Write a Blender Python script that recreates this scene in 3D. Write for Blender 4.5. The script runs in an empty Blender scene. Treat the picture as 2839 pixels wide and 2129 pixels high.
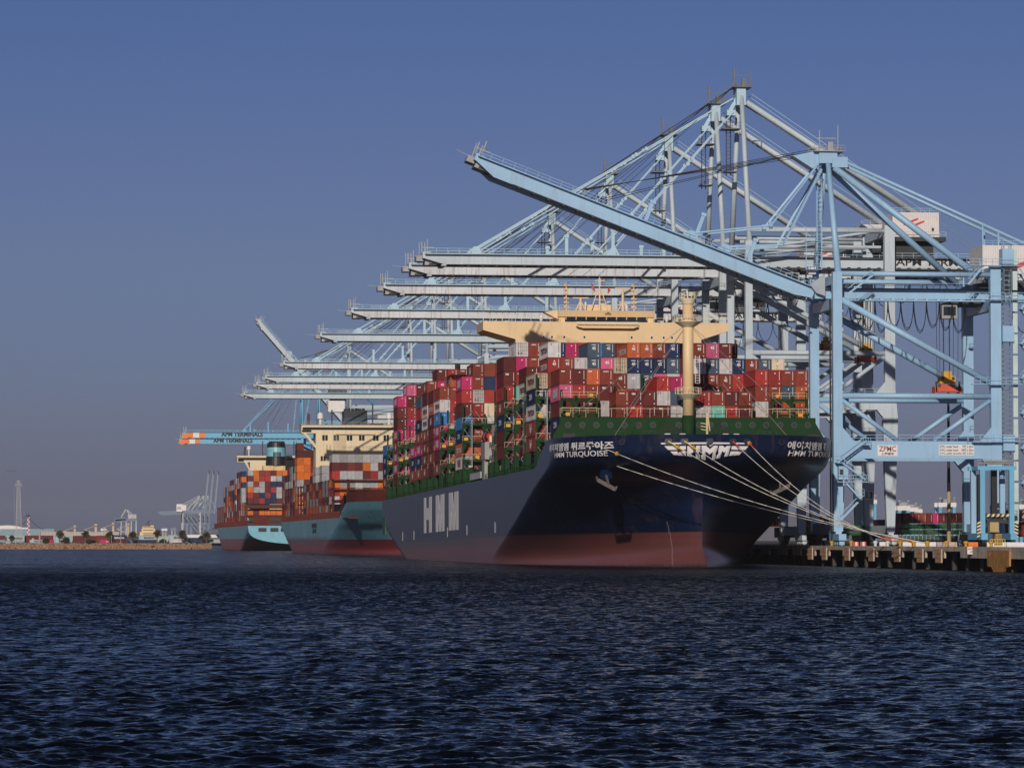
import bpy, bmesh, math, random
from math import sin, cos, pi, sqrt, radians
from mathutils import Vector, Matrix
random.seed(7)
SC = bpy.context.scene

# ------------------------------------------------------------------ camera, sky, sun, exposure
CAMZ, FPX = 4.8, 10000.0                      # eye height (m), focal length in photo pixels (2839 wide)
YAW = math.atan2(0.12694, 1.0); PIT = math.atan(432.5/FPX)
cam = bpy.data.cameras.new("camera"); cam.sensor_width = 36.0; cam.lens = FPX/2839*36
cam.clip_start = 1.0; cam.clip_end = 40000
camo = bpy.data.objects.new("camera", cam); SC.collection.objects.link(camo); SC.camera = camo
camo.location = (0, 0, CAMZ); camo.rotation_euler = (pi/2+PIT, 0, -YAW)

SUN = Vector((0.28, 1.0, -0.38)).normalized()     # the way the sunlight travels
SUN_EL = math.asin(-SUN.z); SUN_ROT = math.atan2(-SUN.x, -SUN.y)
w = bpy.data.worlds.new("World"); SC.world = w; w.use_nodes = True
nt = w.node_tree; nt.nodes.clear()
out = nt.nodes.new("ShaderNodeOutputWorld"); bg = nt.nodes.new("ShaderNodeBackground")
sky = nt.nodes.new("ShaderNodeTexSky"); sky.sky_type = 'NISHITA'; sky.sun_disc = False
sky.sun_elevation = SUN_EL; sky.sun_rotation = SUN_ROT; sky.air_density = 1.0; sky.dust_density = 0.6; sky.ozone_density = 2.0
tc = nt.nodes.new("ShaderNodeTexCoord"); sp = nt.nodes.new("ShaderNodeSeparateXYZ"); nt.links.new(tc.outputs['Generated'], sp.inputs[0])
ramp = nt.nodes.new("ShaderNodeValToRGB"); nt.links.new(sp.outputs['Z'], ramp.inputs[0])
SKYTINT = [(0.0, (0.369, 0.411, 0.891)), (0.0072, (0.369, 0.411, 0.891)), (0.0167, (0.375, 0.411, 0.868)), (0.0297, (0.401, 0.436, 0.864)), (0.0521, (0.425, 0.471, 0.901)), (0.0745, (0.462, 0.494, 0.872)), (0.1115, (0.447, 0.474, 0.864)), (0.1473, (0.393, 0.466, 0.846)), (0.3, (0.26, 0.28, 0.40)), (1.0, (0.20, 0.21, 0.27))]
ramp.color_ramp.elements[0].position = SKYTINT[0][0]; ramp.color_ramp.elements[0].color = (*SKYTINT[0][1], 1)
ramp.color_ramp.elements[1].position = SKYTINT[-1][0]; ramp.color_ramp.elements[1].color = (*SKYTINT[-1][1], 1)
for p_, c_ in SKYTINT[1:-1]:
    e = ramp.color_ramp.elements.new(p_); e.color = (*c_, 1)
mx = nt.nodes.new("ShaderNodeMix"); mx.data_type = 'RGBA'; mx.blend_type = 'MULTIPLY'; mx.inputs['Factor'].default_value = 1.0
nt.links.new(sky.outputs[0], mx.inputs['A']); nt.links.new(ramp.outputs[0], mx.inputs['B'])
nt.links.new(mx.outputs['Result'], bg.inputs[0]); bg.inputs[1].default_value = 0.05
nt.links.new(bg.outputs[0], out.inputs[0])
sl = bpy.data.lights.new("sun", 'SUN'); sl.energy = 3.1; sl.angle = radians(0.5); sl.color = (1.0, 0.90, 0.78)
so = bpy.data.objects.new("sun", sl); SC.collection.objects.link(so); so.rotation_euler = SUN.to_track_quat('-Z', 'Y').to_euler(); so.location = (0, -50, 200)
SC.view_settings.view_transform = 'Standard'; SC.view_settings.look = 'None'; SC.view_settings.gamma = 1; SC.view_settings.exposure = 0.0
SC.cycles.max_bounces = 5; SC.cycles.diffuse_bounces = 2; SC.cycles.glossy_bounces = 3; SC.cycles.transparent_max_bounces = 6

# ------------------------------------------------------------------ where a photo pixel lies on a real plane
_s, _c, _cp, _sp = sin(YAW), cos(YAW), cos(PIT), sin(PIT)
_R = Vector((_c, -_s, 0)); _F = Vector((_s*_cp, _c*_cp, _sp)); _U = Vector((-_s*_sp, -_c*_sp, _cp))
def ray(px, py): return _F + _R*((px-1419.5)/FPX) + _U*((1064.5-py)/FPX)
def onY(px, py, Y):
    d = ray(px, py); k = Y/d.y; return Vector((d.x*k, Y, CAMZ+d.z*k))
def onX(px, py, X):
    d = ray(px, py); k = X/d.x; return Vector((X, d.y*k, CAMZ+d.z*k))
def project(p):
    v = Vector(p)-Vector((0, 0, CAMZ)); z = v.dot(_F); return 1419.5+FPX*v.dot(_R)/z, 1064.5-FPX*v.dot(_U)/z, z

# ------------------------------------------------------------------ materials
MATS = {}
def mat(name, col, rough=0.5, metal=0.0, var=0.12, scale=0.6, streak=None, streak_amt=0.0, bump=0.0, spec=0.5):
    """Painted or plain surface: base colour broken up by noise, with vertical run-off stains of a second colour."""
    if name in MATS: return MATS[name]
    m = bpy.data.materials.new(name); m.use_nodes = True; n = m.node_tree; b = n.nodes['Principled BSDF']
    b.inputs['Roughness'].default_value = rough; b.inputs['Metallic'].default_value = metal; b.inputs['Specular IOR Level'].default_value = spec
    geo = n.nodes.new("ShaderNodeTexCoord"); nz = n.nodes.new("ShaderNodeTexNoise"); nz.inputs['Scale'].default_value = scale; nz.inputs['Detail'].default_value = 5
    n.links.new(geo.outputs['Object'], nz.inputs['Vector'])
    rmp = n.nodes.new("ShaderNodeMapRange"); rmp.inputs[1].default_value = 0.3; rmp.inputs[2].default_value = 0.7
    rmp.inputs[3].default_value = 1-var; rmp.inputs[4].default_value = 1+var*0.6
    n.links.new(nz.outputs[0], rmp.inputs[0])
    mul = n.nodes.new("ShaderNodeVectorMath"); mul.operation = 'SCALE'; mul.inputs[0].default_value = col
    n.links.new(rmp.outputs[0], mul.inputs['Scale'])
    last = mul.outputs[0]
    if streak:
        mp = n.nodes.new("ShaderNodeMapping"); mp.inputs['Scale'].default_value = (1.6, 1.6, 0.12)
        n.links.new(geo.outputs['Object'], mp.inputs[0]); n2 = n.nodes.new("ShaderNodeTexNoise"); n2.inputs['Scale'].default_value = 0.9; n2.inputs['Detail'].default_value = 6; n2.inputs['Roughness'].default_value = 0.65
        n.links.new(mp.outputs[0], n2.inputs['Vector'])
        r2 = n.nodes.new("ShaderNodeMapRange"); r2.inputs[1].default_value = 0.52; r2.inputs[2].default_value = 0.74; r2.inputs[4].default_value = streak_amt
        n.links.new(n2.outputs[0], r2.inputs[0])
        mi = n.nodes.new("ShaderNodeMix"); mi.data_type = 'RGBA'; mi.inputs['B'].default_value = (*streak, 1)
        n.links.new(r2.outputs[0], mi.inputs['Factor']); n.links.new(last, mi.inputs['A']); last = mi.outputs['Result']
    n.links.new(last, b.inputs['Base Color'])
    if bump:
        bp = n.nodes.new("ShaderNodeBump"); bp.inputs['Strength'].default_value = bump; bp.inputs['Distance'].default_value = 0.3
        n.links.new(nz.outputs[0], bp.inputs['Height']); n.links.new(bp.outputs[0], b.inputs['Normal'])
    MATS[name] = m; return m
M_BLUE = mat('crane_paint_fresh', (0.30, 0.49, 0.70), 0.45, var=0.09, scale=0.15, streak=(0.22,0.24,0.24), streak_amt=0.35)
M_PALE = mat('crane_paint_chalky', (0.48, 0.56, 0.63), 0.55, var=0.10, scale=0.12, streak=(0.22, 0.16, 0.12), streak_amt=0.35)
M_RUSTY = mat('boom_paint_rust_run', (0.57, 0.61, 0.66), 0.6, var=0.12, scale=0.12, streak=(0.25, 0.13, 0.09), streak_amt=0.85)
M_STAY = mat('stay_paint', (0.40, 0.57, 0.68), 0.5, var=0.05)
M_VIVID = mat('crane_paint_vivid', (0.15, 0.41, 0.62), 0.45, var=0.06)
M_DARK = mat('dark_steel', (0.03, 0.032, 0.036), 0.6, var=0.3)
M_ROPE = mat('wire_rope', (0.035, 0.03, 0.03), 0.7)
M_WHITE = mat('white_paint', (0.72, 0.70, 0.70), 0.5, var=0.06)
M_HOUSE = mat('white_corrugated_cladding', (0.70, 0.66, 0.66), 0.5, var=0.07)
M_BLACK = mat('black_paint', (0.012, 0.012, 0.014), 0.5)
M_RED = mat('red_paint', (0.62, 0.05, 0.03), 0.5)
M_ORANGE = mat('orange_paint', (0.80, 0.20, 0.03), 0.5, streak=(0.25, 0.1, 0.05), streak_amt=0.3)
M_YEL = mat('yellow_paint', (0.62, 0.34, 0.03), 0.5, streak=(0.25, 0.12, 0.04), streak_amt=0.3)
M_RAILY = mat('pale_yellow_rail', (0.55, 0.46, 0.25), 0.5)
M_BEIGE = mat('beige_superstructure', (0.75, 0.54, 0.31), 0.5, var=0.06, scale=0.2, streak=(0.45,0.30,0.16), streak_amt=0.3)
M_BEIGE2 = mat('beige_superstructure_stained', (0.70, 0.58, 0.38), 0.5, var=0.06, scale=0.2, streak=(0.40, 0.20, 0.08), streak_amt=0.4)
M_GREEN = mat('ship_green', (0.013, 0.044, 0.015), 0.7, var=0.12, scale=0.3, spec=0.12)
M_GREEND = mat('hatch_green', (0.018, 0.085, 0.028), 0.55, var=0.2, scale=0.3)
M_GLASS = mat('dark_window_glass', (0.015, 0.02, 0.025), 0.08, spec=0.8)
M_CONC = mat('weathered_concrete', (0.50, 0.42, 0.36), 0.9, var=0.3, scale=0.5, streak=(0.10, 0.07, 0.05), streak_amt=0.8, bump=0.4)
M_PILE = mat('shaded_pile_concrete', (0.05, 0.045, 0.04), 0.8, var=0.3)  # shadow under the quay deck painted into the dark pile colour
M_FENDER = mat('timber_rust_fender', (0.55, 0.30, 0.16), 0.85, var=0.35, scale=1.6, streak=(0.12, 0.06, 0.03), streak_amt=0.6)
M_RUST = mat('orange_rust_steel', (0.45, 0.22, 0.06), 0.8, var=0.3, scale=0.9, streak=(0.12, 0.06, 0.03), streak_amt=0.7)
M_GREY = mat('galvanised_grey', (0.32, 0.33, 0.34), 0.55)
M_LINE = mat('mooring_rope', (0.62, 0.60, 0.56), 0.8)
M_LINEO = mat('orange_chafe_rope', (0.70, 0.18, 0.06), 0.8)
M_TYRE = mat('tyre_rubber', (0.015, 0.015, 0.015), 0.8)

# ------------------------------------------------------------------ mesh building
class MB:
    """Collects boxes, beams, tubes and polygons; build() links them as ONE mesh object."""
    def __init__(s): s.v = []; s.f = []; s.mi = []; s.m = 0
    def add(s, vs, fs):
        o = len(s.v); s.v += [tuple(p) for p in vs]; s.f += [tuple(i+o for i in f) for f in fs]; s.mi += [s.m]*len(fs)
    def box(s, x0, x1, y0, y1, z0, z1):
        s.add([(x0,y0,z0),(x1,y0,z0),(x1,y1,z0),(x0,y1,z0),(x0,y0,z1),(x1,y0,z1),(x1,y1,z1),(x0,y1,z1)],
              [(0,3,2,1),(4,5,6,7),(0,1,5,4),(1,2,6,5),(2,3,7,6),(3,0,4,7)])
    def beam(s, a, b, w, h=None, w2=None, h2=None):
        """rectangular beam from a to b; w across (horizontal), h the other way; optional size at b"""
        a = Vector(a); b = Vector(b); h = h or w; w2 = w2 or w; h2 = h2 or h
        d = (b-a).normalized(); up = Vector((0,0,1)) if abs(d.z) < 0.99 else Vector((0,1,0))
        sx = d.cross(up).normalized(); sy = sx.cross(d).normalized()
        vs = [a+sx*i*w/2+sy*j*h/2 for i,j in ((-1,-1),(1,-1),(1,1),(-1,1))]+[b+sx*i*w2/2+sy*j*h2/2 for i,j in ((-1,-1),(1,-1),(1,1),(-1,1))]
        s.add(vs, [(0,3,2,1),(4,5,6,7),(0,1,5,4),(1,2,6,5),(2,3,7,6),(3,0,4,7)])
    def tube(s, a, b, r, n=8, r2=None):
        a = Vector(a); b = Vector(b); r2 = r if r2 is None else r2; d = (b-a).normalized()
        up = Vector((0,0,1)) if abs(d.z) < 0.99 else Vector((0,1,0)); sx = d.cross(up).normalized(); sy = sx.cross(d)
        vs = [c+(sx*cos(2*pi*k/n)+sy*sin(2*pi*k/n))*q for c,q in ((a,r),(b,r2)) for k in range(n)]
        s.add(vs, [(k,(k+1)%n,n+(k+1)%n,n+k) for k in range(n)]+[tuple(range(n))[::-1], tuple(range(n,2*n))])
    def path(s, pts, r, n=5):
        for a, b in zip(pts, pts[1:]): s.tube(a, b, r, n)
    def poly(s, pts, th):
        """flat polygon with thickness vector th"""
        n = len(pts); p = [Vector(q) for q in pts]; t = Vector(th)
        s.add(p+[q+t for q in p], [tuple(range(n))[::-1], tuple(range(n,2*n))]+[(k,(k+1)%n,n+(k+1)%n,n+k) for k in range(n)])
    def rail(s, a, b, h=1.1, step=2.5, r=0.055, n=2):
        a = Vector(a); b = Vector(b); L = (b-a).length; k = max(1, round(L/step)); z = Vector((0,0,1))
        for i in range(k+1): p = a.lerp(b, i/k); s.beam(p, p+z*h, r*1.5)
        for i in range(n): s.beam(a+z*h*(n-i)/n, b+z*h*(n-i)/n, r*1.5)
    def stairs(s, a, b, wd=0.9):
        a = Vector(a); b = Vector(b); d = b-a; side = Vector((0,0,1)).cross(d).normalized()*wd/2
        for q in (side, -side):
            s.beam(a+q, b+q, 0.08, 0.28); s.beam(a+q+Vector((0,0,1.0)), b+q+Vector((0,0,1.0)), 0.07)
        k = max(2, int(abs(d.z)/0.5))
        for i in range(k): p = a.lerp(b, (i+.5)/k); s.beam(p-side, p+side, 0.26, 0.06)
    def cut(s):
        """what follows is a separate piece of the same kind"""
        if not hasattr(s, 'cuts'): s.cuts = []
        if s.v: s.cuts.append((len(s.v), len(s.f)))
    def build(s, name, mats, parent=None, org=None, smooth=False):
        cuts = getattr(s, 'cuts', None)
        if cuts:
            s.cuts = None; o = None; ends = [(0, 0)]+cuts+[(len(s.v), len(s.f))]
            for (v0, f0), (v1, f1) in zip(ends, ends[1:]):
                if v1 <= v0 or f1 <= f0: continue
                q = MB(); q.v = s.v[v0:v1]; q.f = [tuple(i-v0 for i in f) for f in s.f[f0:f1]]; q.mi = s.mi[f0:f1]; o = q.build(name, mats, parent, org, smooth)
            return o
        me = bpy.data.meshes.new(name); o0 = Vector(org) if org is not None else (Vector(parent.location) if parent else Vector((0,0,0)))
        if parent and org is None and parent.get('_org'): o0 = Vector(parent['_org'])
        me.from_pydata([(p[0]-o0.x, p[1]-o0.y, p[2]-o0.z) for p in s.v], [], s.f)
        for m in (mats if isinstance(mats, (list, tuple)) else [mats]): me.materials.append(m)
        if max(s.mi, default=0): me.polygons.foreach_set('material_index', s.mi)
        if smooth: me.polygons.foreach_set('use_smooth', [True]*len(me.polygons))
        me.update(); ob = bpy.data.objects.new(name, me); SC.collection.objects.link(ob)
        if parent: ob.parent = parent; ob['_org'] = [o0.x, o0.y, o0.z]
        elif org is not None: ob.location = o0
        return ob
def tag(o, label=None, cat=None, group=None, kind=None):
    for k, v in (('label', label), ('category', cat), ('group', group), ('kind', kind)):
        if v: o[k] = v
    return o
def empty(name, loc, label, cat, group=None, rot=(0,0,0)):
    o = bpy.data.objects.new(name, None); SC.collection.objects.link(o); o.location = loc; o.rotation_euler = rot; o['_org'] = list(loc)
    return tag(o, label, cat, group)
def copy_tree(o, parent=None):
    c = o.copy(); SC.collection.objects.link(c)
    if parent: c.parent = parent
    for ch in list(o.children): copy_tree(ch, c)
    return c
_TXT = {}
def text_geo(s, bold=0.0):
    """outlines of a word as flat triangles, height of a capital = 1, left end at x = 0; returns (verts2d, faces, width)"""
    if (s, bold) in _TXT: return _TXT[(s, bold)]
    cu = bpy.data.curves.new("t", 'FONT'); cu.body = s; cu.size = 1.0; cu.offset = bold; cu.resolution_u = 3
    ob = bpy.data.objects.new("t", cu); SC.collection.objects.link(ob); bpy.context.view_layer.update()
    me = bpy.data.meshes.new_from_object(ob.evaluated_get(bpy.context.evaluated_depsgraph_get()))
    vs = [(v.co.x, v.co.y) for v in me.vertices]; fs = [tuple(p.vertices) for p in me.polygons]
    bpy.data.objects.remove(ob); bpy.data.meshes.remove(me)
    if not vs: vs = [(0,0),(1,0),(1,1)]; fs = [(0,1,2)]
    x0 = min(v[0] for v in vs); x1 = max(v[0] for v in vs); y0 = min(v[1] for v in vs); y1 = max(v[1] for v in vs)
    vs = [((a-x0)/(x1-x0), (b-y0)/(y1-y0)) for a, b in vs]; r = (vs, fs, (x1-x0)/(y1-y0)); _TXT[(s, bold)] = r; return r
def put_text(mb, s, o, ex, ez, bold=0.01):
    """word s fills the parallelogram at o spanned by ex (reading direction) and ez (up)"""
    vs, fs, w_ = text_geo(s, bold); o = Vector(o); ex = Vector(ex); ez = Vector(ez)
    mb.add([o+ex*a+ez*b for a, b in vs], fs)

# ------------------------------------------------------------------ water
def water_mat():
    m = bpy.data.materials.new('harbour_water'); m.use_nodes = True; n = m.node_tree; L = n.links; b = n.nodes['Principled BSDF']
    b.inputs['Base Color'].default_value = (0.002, 0.003, 0.006, 1); b.inputs['Roughness'].default_value = 0.10; b.inputs['IOR'].default_value = 1.33; b.inputs['Specular IOR Level'].default_value = 0.36
    g = n.nodes.new("ShaderNodeTexCoord")
    def noise(scale, sx, sy, det, rough=0.55, rot=0.0):
        mp = n.nodes.new("ShaderNodeMapping"); mp.inputs['Scale'].default_value = (sx, sy, 1); mp.inputs['Rotation'].default_value = (0, 0, rot)
        L.new(g.outputs['Object'], mp.inputs[0]); t = n.nodes.new("ShaderNodeTexNoise"); t.inputs['Scale'].default_value = scale; t.inputs['Detail'].default_value = det; t.inputs['Roughness'].default_value = rough
        L.new(mp.outputs[0], t.inputs['Vector']); return t.outputs[0]
    def mth(op, a, c_):
        q = n.nodes.new("ShaderNodeMath"); q.operation = op
        for i, v in enumerate((a, c_)):
            if isinstance(v, (int, float)): q.inputs[i].default_value = v
            else: L.new(v, q.inputs[i])
        return q.outputs[0]
    def cvec(scale, sx, sy, det, amp, rot=0.0, rough=.6):
        mp = n.nodes.new("ShaderNodeMapping"); mp.inputs['Scale'].default_value = (sx, sy, 1); mp.inputs['Rotation'].default_value = (0, 0, rot)
        L.new(g.outputs['Object'], mp.inputs[0]); t = n.nodes.new("ShaderNodeTexNoise"); t.inputs['Scale'].default_value = scale; t.inputs['Detail'].default_value = det; t.inputs['Roughness'].default_value = rough
        L.new(mp.outputs[0], t.inputs['Vector']); v = n.nodes.new("ShaderNodeVectorMath"); v.operation = 'SUBTRACT'; v.inputs[1].default_value = (.5, .5, .5); L.new(t.outputs[1], v.inputs[0])
        q = n.nodes.new("ShaderNodeVectorMath"); q.operation = 'MULTIPLY'; q.inputs[1].default_value = (amp, amp, 0); L.new(v.outputs[0], q.inputs[0]); return q.outputs[0]
    def vadd(a, c_):
        q = n.nodes.new("ShaderNodeVectorMath"); q.operation = 'ADD'
        for i, v in enumerate((a, c_)):
            if isinstance(v, tuple): q.inputs[i].default_value = v
            else: L.new(v, q.inputs[i])
        return q.outputs[0]
    chop = noise(0.75, 0.62, 1.0, 6, 0.62, 0.25); ripple = noise(3.4, 0.7, 1.0, 4, 0.6, -0.2); swell = noise(0.11, 0.6, 1.0, 3)
    patch = noise(0.006, 0.35, 1.6, 3, 0.5)
    h = mth('ADD', mth('MULTIPLY', chop, 1.0), mth('ADD', mth('MULTIPLY', ripple, 0.22), mth('MULTIPLY', swell, 1.6)))
    amp = n.nodes.new("ShaderNodeMapRange"); amp.inputs[1].default_value = 0.38; amp.inputs[2].default_value = 0.62; amp.inputs[3].default_value = 0.55; amp.inputs[4].default_value = 1.0
    L.new(patch, amp.inputs[0])
    bp = n.nodes.new("ShaderNodeBump"); bp.inputs['Distance'].default_value = 1.15
    L.new(mth('MULTIPLY', amp.outputs[0], 1.0), bp.inputs['Strength']); L.new(h, bp.inputs['Height']); 
    patch2 = n.nodes.new("ShaderNodeMapRange"); patch2.inputs[1].default_value = 0.40; patch2.inputs[2].default_value = 0.60; patch2.inputs[3].default_value = 0.75; patch2.inputs[4].default_value = 1.0; L.new(patch, patch2.inputs[0])
    sl_ = vadd(cvec(.25, .5, 1.0, 2, .5, .15), vadd(cvec(1.7, .45, 1.0, 5, 2.6, -.08, .7), cvec(9.0, .5, 1.0, 2, 1.6, .2))); near_ = vadd(cvec(2.6, .5, 1.0, 4, .85, .1, .65), cvec(12.0, .7, 1.0, 2, .5, .2))
    geo_ = n.nodes.new('ShaderNodeNewGeometry')
    sy = n.nodes.new('ShaderNodeSeparateXYZ'); L.new(g.outputs['Object'], sy.inputs[0]); fy = n.nodes.new('ShaderNodeMapRange'); fy.inputs[1].default_value = 450; fy.inputs[2].default_value = 1000; fy.inputs[3].default_value = 1.0; fy.inputs[4].default_value = .62
    fn = n.nodes.new('ShaderNodeMapRange'); fn.inputs[1].default_value = 380; fn.inputs[2].default_value = 545; L.new(sy.outputs['Y'], fn.inputs[0])
    L.new(mth('ADD', sy.outputs['Y'], mth('MULTIPLY', mth('SUBTRACT', patch, .5), 900.0)), fy.inputs[0])
    sc = n.nodes.new("ShaderNodeVectorMath"); sc.operation = 'SCALE'; L.new(sl_, sc.inputs[0]); L.new(mth('MULTIPLY', patch2.outputs[0], fy.outputs[0]), sc.inputs['Scale'])
    bl = n.nodes.new('ShaderNodeMix'); bl.data_type = 'VECTOR'; L.new(fn.outputs[0], bl.inputs[0]); f2 = n.nodes.new('ShaderNodeMapRange'); f2.inputs[1].default_value = 90; f2.inputs[2].default_value = 420; f2.inputs[3].default_value = 1.0; f2.inputs[4].default_value = 2.8; L.new(sy.outputs['Y'], f2.inputs[0])
    ns = n.nodes.new('ShaderNodeVectorMath'); ns.operation = 'SCALE'; L.new(near_, ns.inputs[0]); L.new(f2.outputs[0], ns.inputs['Scale'])
    f3 = n.nodes.new('ShaderNodeMapRange'); f3.inputs[1].default_value = 110; f3.inputs[2].default_value = 420; f3.inputs[3].default_value = 0.0; f3.inputs[4].default_value = -.31; L.new(sy.outputs['Y'], f3.inputs[0])
    f4 = n.nodes.new('ShaderNodeMapRange'); f4.inputs[1].default_value = 520; f4.inputs[2].default_value = 760; f4.inputs[3].default_value = 1.0; f4.inputs[4].default_value = .42; L.new(mth('ADD', sy.outputs['Y'], mth('MULTIPLY', mth('SUBTRACT', noise(.02, .12, 1.6, 3), .5), 420.0)), f4.inputs[0])
    bv = n.nodes.new('ShaderNodeCombineXYZ'); L.new(mth('MULTIPLY', f3.outputs[0], f4.outputs[0]), bv.inputs[1])
    L.new(ns.outputs[0], bl.inputs[4]); L.new(sc.outputs[0], bl.inputs[5]); nn = n.nodes.new("ShaderNodeVectorMath"); nn.operation = 'NORMALIZE'; L.new(vadd(vadd(bl.outputs[1], bv.outputs[0]), geo_.outputs['Normal']), nn.inputs[0]); L.new(nn.outputs[0], b.inputs['Normal'])
    return m
import numpy as np
def water_mesh():
    # wind chop on the near water (a sum of many small waves), fading into the flat sheet farther out
    rs = np.random.RandomState(3); nw = 64
    ys = [52.0]
    while ys[-1] < 560: ys.append(ys[-1]+.075+.00095*(ys[-1]-52))
    ys = np.array(ys); nc = 560; us = np.linspace(-.062, .305, nc)
    Yg, Ug = np.meshgrid(ys, us, indexing='ij'); X = Ug*Yg; Z = np.zeros_like(X); dX = np.zeros_like(X); dY = np.zeros_like(X)
    grp = .9+.16*np.sin(X*.045+1.3)*np.sin(Yg*.021+.4)+.12*np.sin(X*.13-Yg*.05); dyv = (.075+.00095*(Yg-52))
    for i in range(nw):
        lam = .22*(2.4/.22)**((i+.5)/nw); th = rs.normal(-.25, .62); k = 2*np.pi/lam; a = (.235*np.sqrt(2/nw)/k*(1.0 if lam < 2.6 else .75)); ph = rs.rand()*6.283
        kx, ky = k*np.sin(th), -k*np.cos(th); arg = kx*X+ky*Yg+ph+.8*np.sin(X*.23*(1+i % 3)+i)+.8*np.sin(Yg*.19+i*2.1)
        a = a*np.clip(lam/dyv/2.2-.6, 0, 1); s_, c_ = np.sin(arg), np.cos(arg); Z += a*s_; dX += .9*a*c_*kx/k; dY += .9*a*c_*ky/k
    fade = np.clip((545-Yg)/170, 0, 1)*np.clip(grp, .35, 1.5); edge = np.minimum(1, np.minimum((Ug+.062)/.004, (.305-Ug)/.004)); f = fade*edge*np.clip((Yg-52)/2, 0, 1)
    co = np.stack([X+dX*f, Yg+dY*f, Z*f], -1).reshape(-1, 3).astype(np.float32); nr, ncc = X.shape
    outer = np.array([(-3000,-200,0),(4000,-200,0),(4000,12000,0),(-3000,12000,0)], np.float32)
    i = np.arange(nr-1)[:, None]*ncc+np.arange(ncc-1)[None]; q = np.stack([i, i+1, i+ncc+1, i+ncc], -1).reshape(-1, 4)
    N0 = nr*ncc; co = np.concatenate([co, outer]); a, b, c_, d = 0, ncc-1, (nr-1)*ncc, nr*ncc-1
    ring_b = list(range(0, ncc)); ring_r = [r*ncc+ncc-1 for r in range(nr)]; ring_t = list(range(nr*ncc-1, (nr-1)*ncc-1, -1)); ring_l = [r*ncc for r in range(nr-1, -1, -1)]
    polys = [[N0, N0+1]+ring_b[::-1], [N0+1, N0+2]+ring_r[::-1], [N0+2, N0+3]+ring_t[::-1], [N0+3, N0]+ring_l[::-1]]
    lv = np.concatenate([q.ravel()]+[np.array(p) for p in polys]).astype(np.int32); ls = np.concatenate([np.full(len(q), 4), [len(p) for p in polys]]); st = np.concatenate([[0], np.cumsum(ls)[:-1]]).astype(np.int32)
    me = bpy.data.meshes.new('water'); me.vertices.add(len(co)); me.vertices.foreach_set('co', co.ravel()); me.loops.add(len(lv)); me.loops.foreach_set('vertex_index', lv); me.polygons.add(len(ls)); me.polygons.foreach_set('loop_start', st)
    me.polygons.foreach_set('use_smooth', np.concatenate([np.ones(len(q), bool), np.zeros(4, bool)])); me.materials.append(water_mat()); me.update(calc_edges=True); me.validate()
    o = bpy.data.objects.new('water', me); SC.collection.objects.link(o); return o
tag(water_mesh(), kind='structure')

# ------------------------------------------------------------------ quay
QX, QZ = 142.5, 3.65
M_GROUND = mat('terminal_asphalt', (0.06, 0.058, 0.055), 0.9, var=0.25, scale=0.1)
def Yq(px, X=QX): return onX(px, 1500, X).y
mb = MB(); mb.box(QX+0.0, 3000, 400, 6000, QZ-0.9, QZ); mb.box(QX+6, 3000, 402, 5999, -3, QZ-0.9)
tag(mb.build('ground', M_GROUND), kind='structure')
FEND = [2180, 2220, 2260, 2299, 2362.5, 2430, 2502, 2566, 2618]
mb = MB()
mb.box(QX-0.35, QX-0.003, 400, 6000, QZ-0.62, QZ+0.12)        # fascia cap
yb = Yq(2668)
mb.box(QX-0.33, QX-0.01, 401, yb, 2.0, QZ-0.62)
Ys = [Yq(p) for p in FEND] + [Yq(2180)+17*k for k in range(1, 40)]
for y in sorted(Ys):
    mb.box(QX-0.33, QX-0.01, y-1.2, y+6.5, 1.9, QZ-0.62)
tag(mb.build('quay_wall', M_CONC), kind='structure')
mb = MB()
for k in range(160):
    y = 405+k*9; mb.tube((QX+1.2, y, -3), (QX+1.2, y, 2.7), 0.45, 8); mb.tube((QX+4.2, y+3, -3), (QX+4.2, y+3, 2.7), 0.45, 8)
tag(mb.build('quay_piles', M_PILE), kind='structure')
ordw = ['first','second','third','fourth','fifth','sixth','seventh','eighth','ninth','tenth','eleventh','twelfth','thirteenth','fourteenth','fifteenth','sixteenth','seventeenth','eighteenth','nineteenth','twentieth','twenty first','twenty second']
proto = None
for i, y in enumerate(Ys[2:9]):
    if proto is None:
        r = empty('quay_fender', (QX-0.35, y, 2.4), None, 'fender', 'tiled fender panels on the quay face'); mb = MB()
        mb.box(QX-1.05, QX-0.8, y-1.9, y+1.9, 1.15, 3.35); mb.build('panel', M_FENDER, r)
        mb = MB()
        for a in range(1, 5): mb.box(QX-1.075, QX-1.05, y-1.9+a*0.76-.03, y-1.9+a*0.76+.03, 1.17, 3.33)
        for a in range(1, 3): mb.box(QX-1.07, QX-1.05, y-1.88, y+1.88, 1.15+a*0.73-.03, 1.15+a*0.73+.03)
        mb.build('grid_bar', mat('dark_timber', (.16,.08,.05), .9), r); mb = MB(); mb.box(QX-1.05, QX-0.8, y-1.96, y-1.903, 1.2, 3.3); mb.build('edge_strip', mat('sunlit_edge_tone', (.42,.36,.30), .9), r)  # edge strip: sunlight on the panel's near end painted as a paler tone
        mb = MB()
        for dz in (1.8, 2.8): mb.tube((QX-0.8, y-.7, dz), (QX-0.36, y-.7, dz), 0.3, 8); mb.tube((QX-0.8, y+.7, dz), (QX-0.36, y+.7, dz), 0.3, 8)
        mb.build('rubber_buffer', M_TYRE, r); proto = r
    else: r = copy_tree(proto)
    r.location = (QX-0.35, y, 2.4)
    tag(r, f'rusty tiled fender panel on the quay face, {ordw[i]} one out from the ship bow')
y0, y1 = Yq(2799, QX-.6), Yq(2738, QX-.6)
r = empty('fender_plate', (QX-0.6, (y0+y1)/2, 2), 'large orange rusty steel plate hanging over the quay edge below the yellow cage', 'fender')
mb = MB(); ym = (y0+y1)/2; hw = (y1-y0)/2
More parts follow.
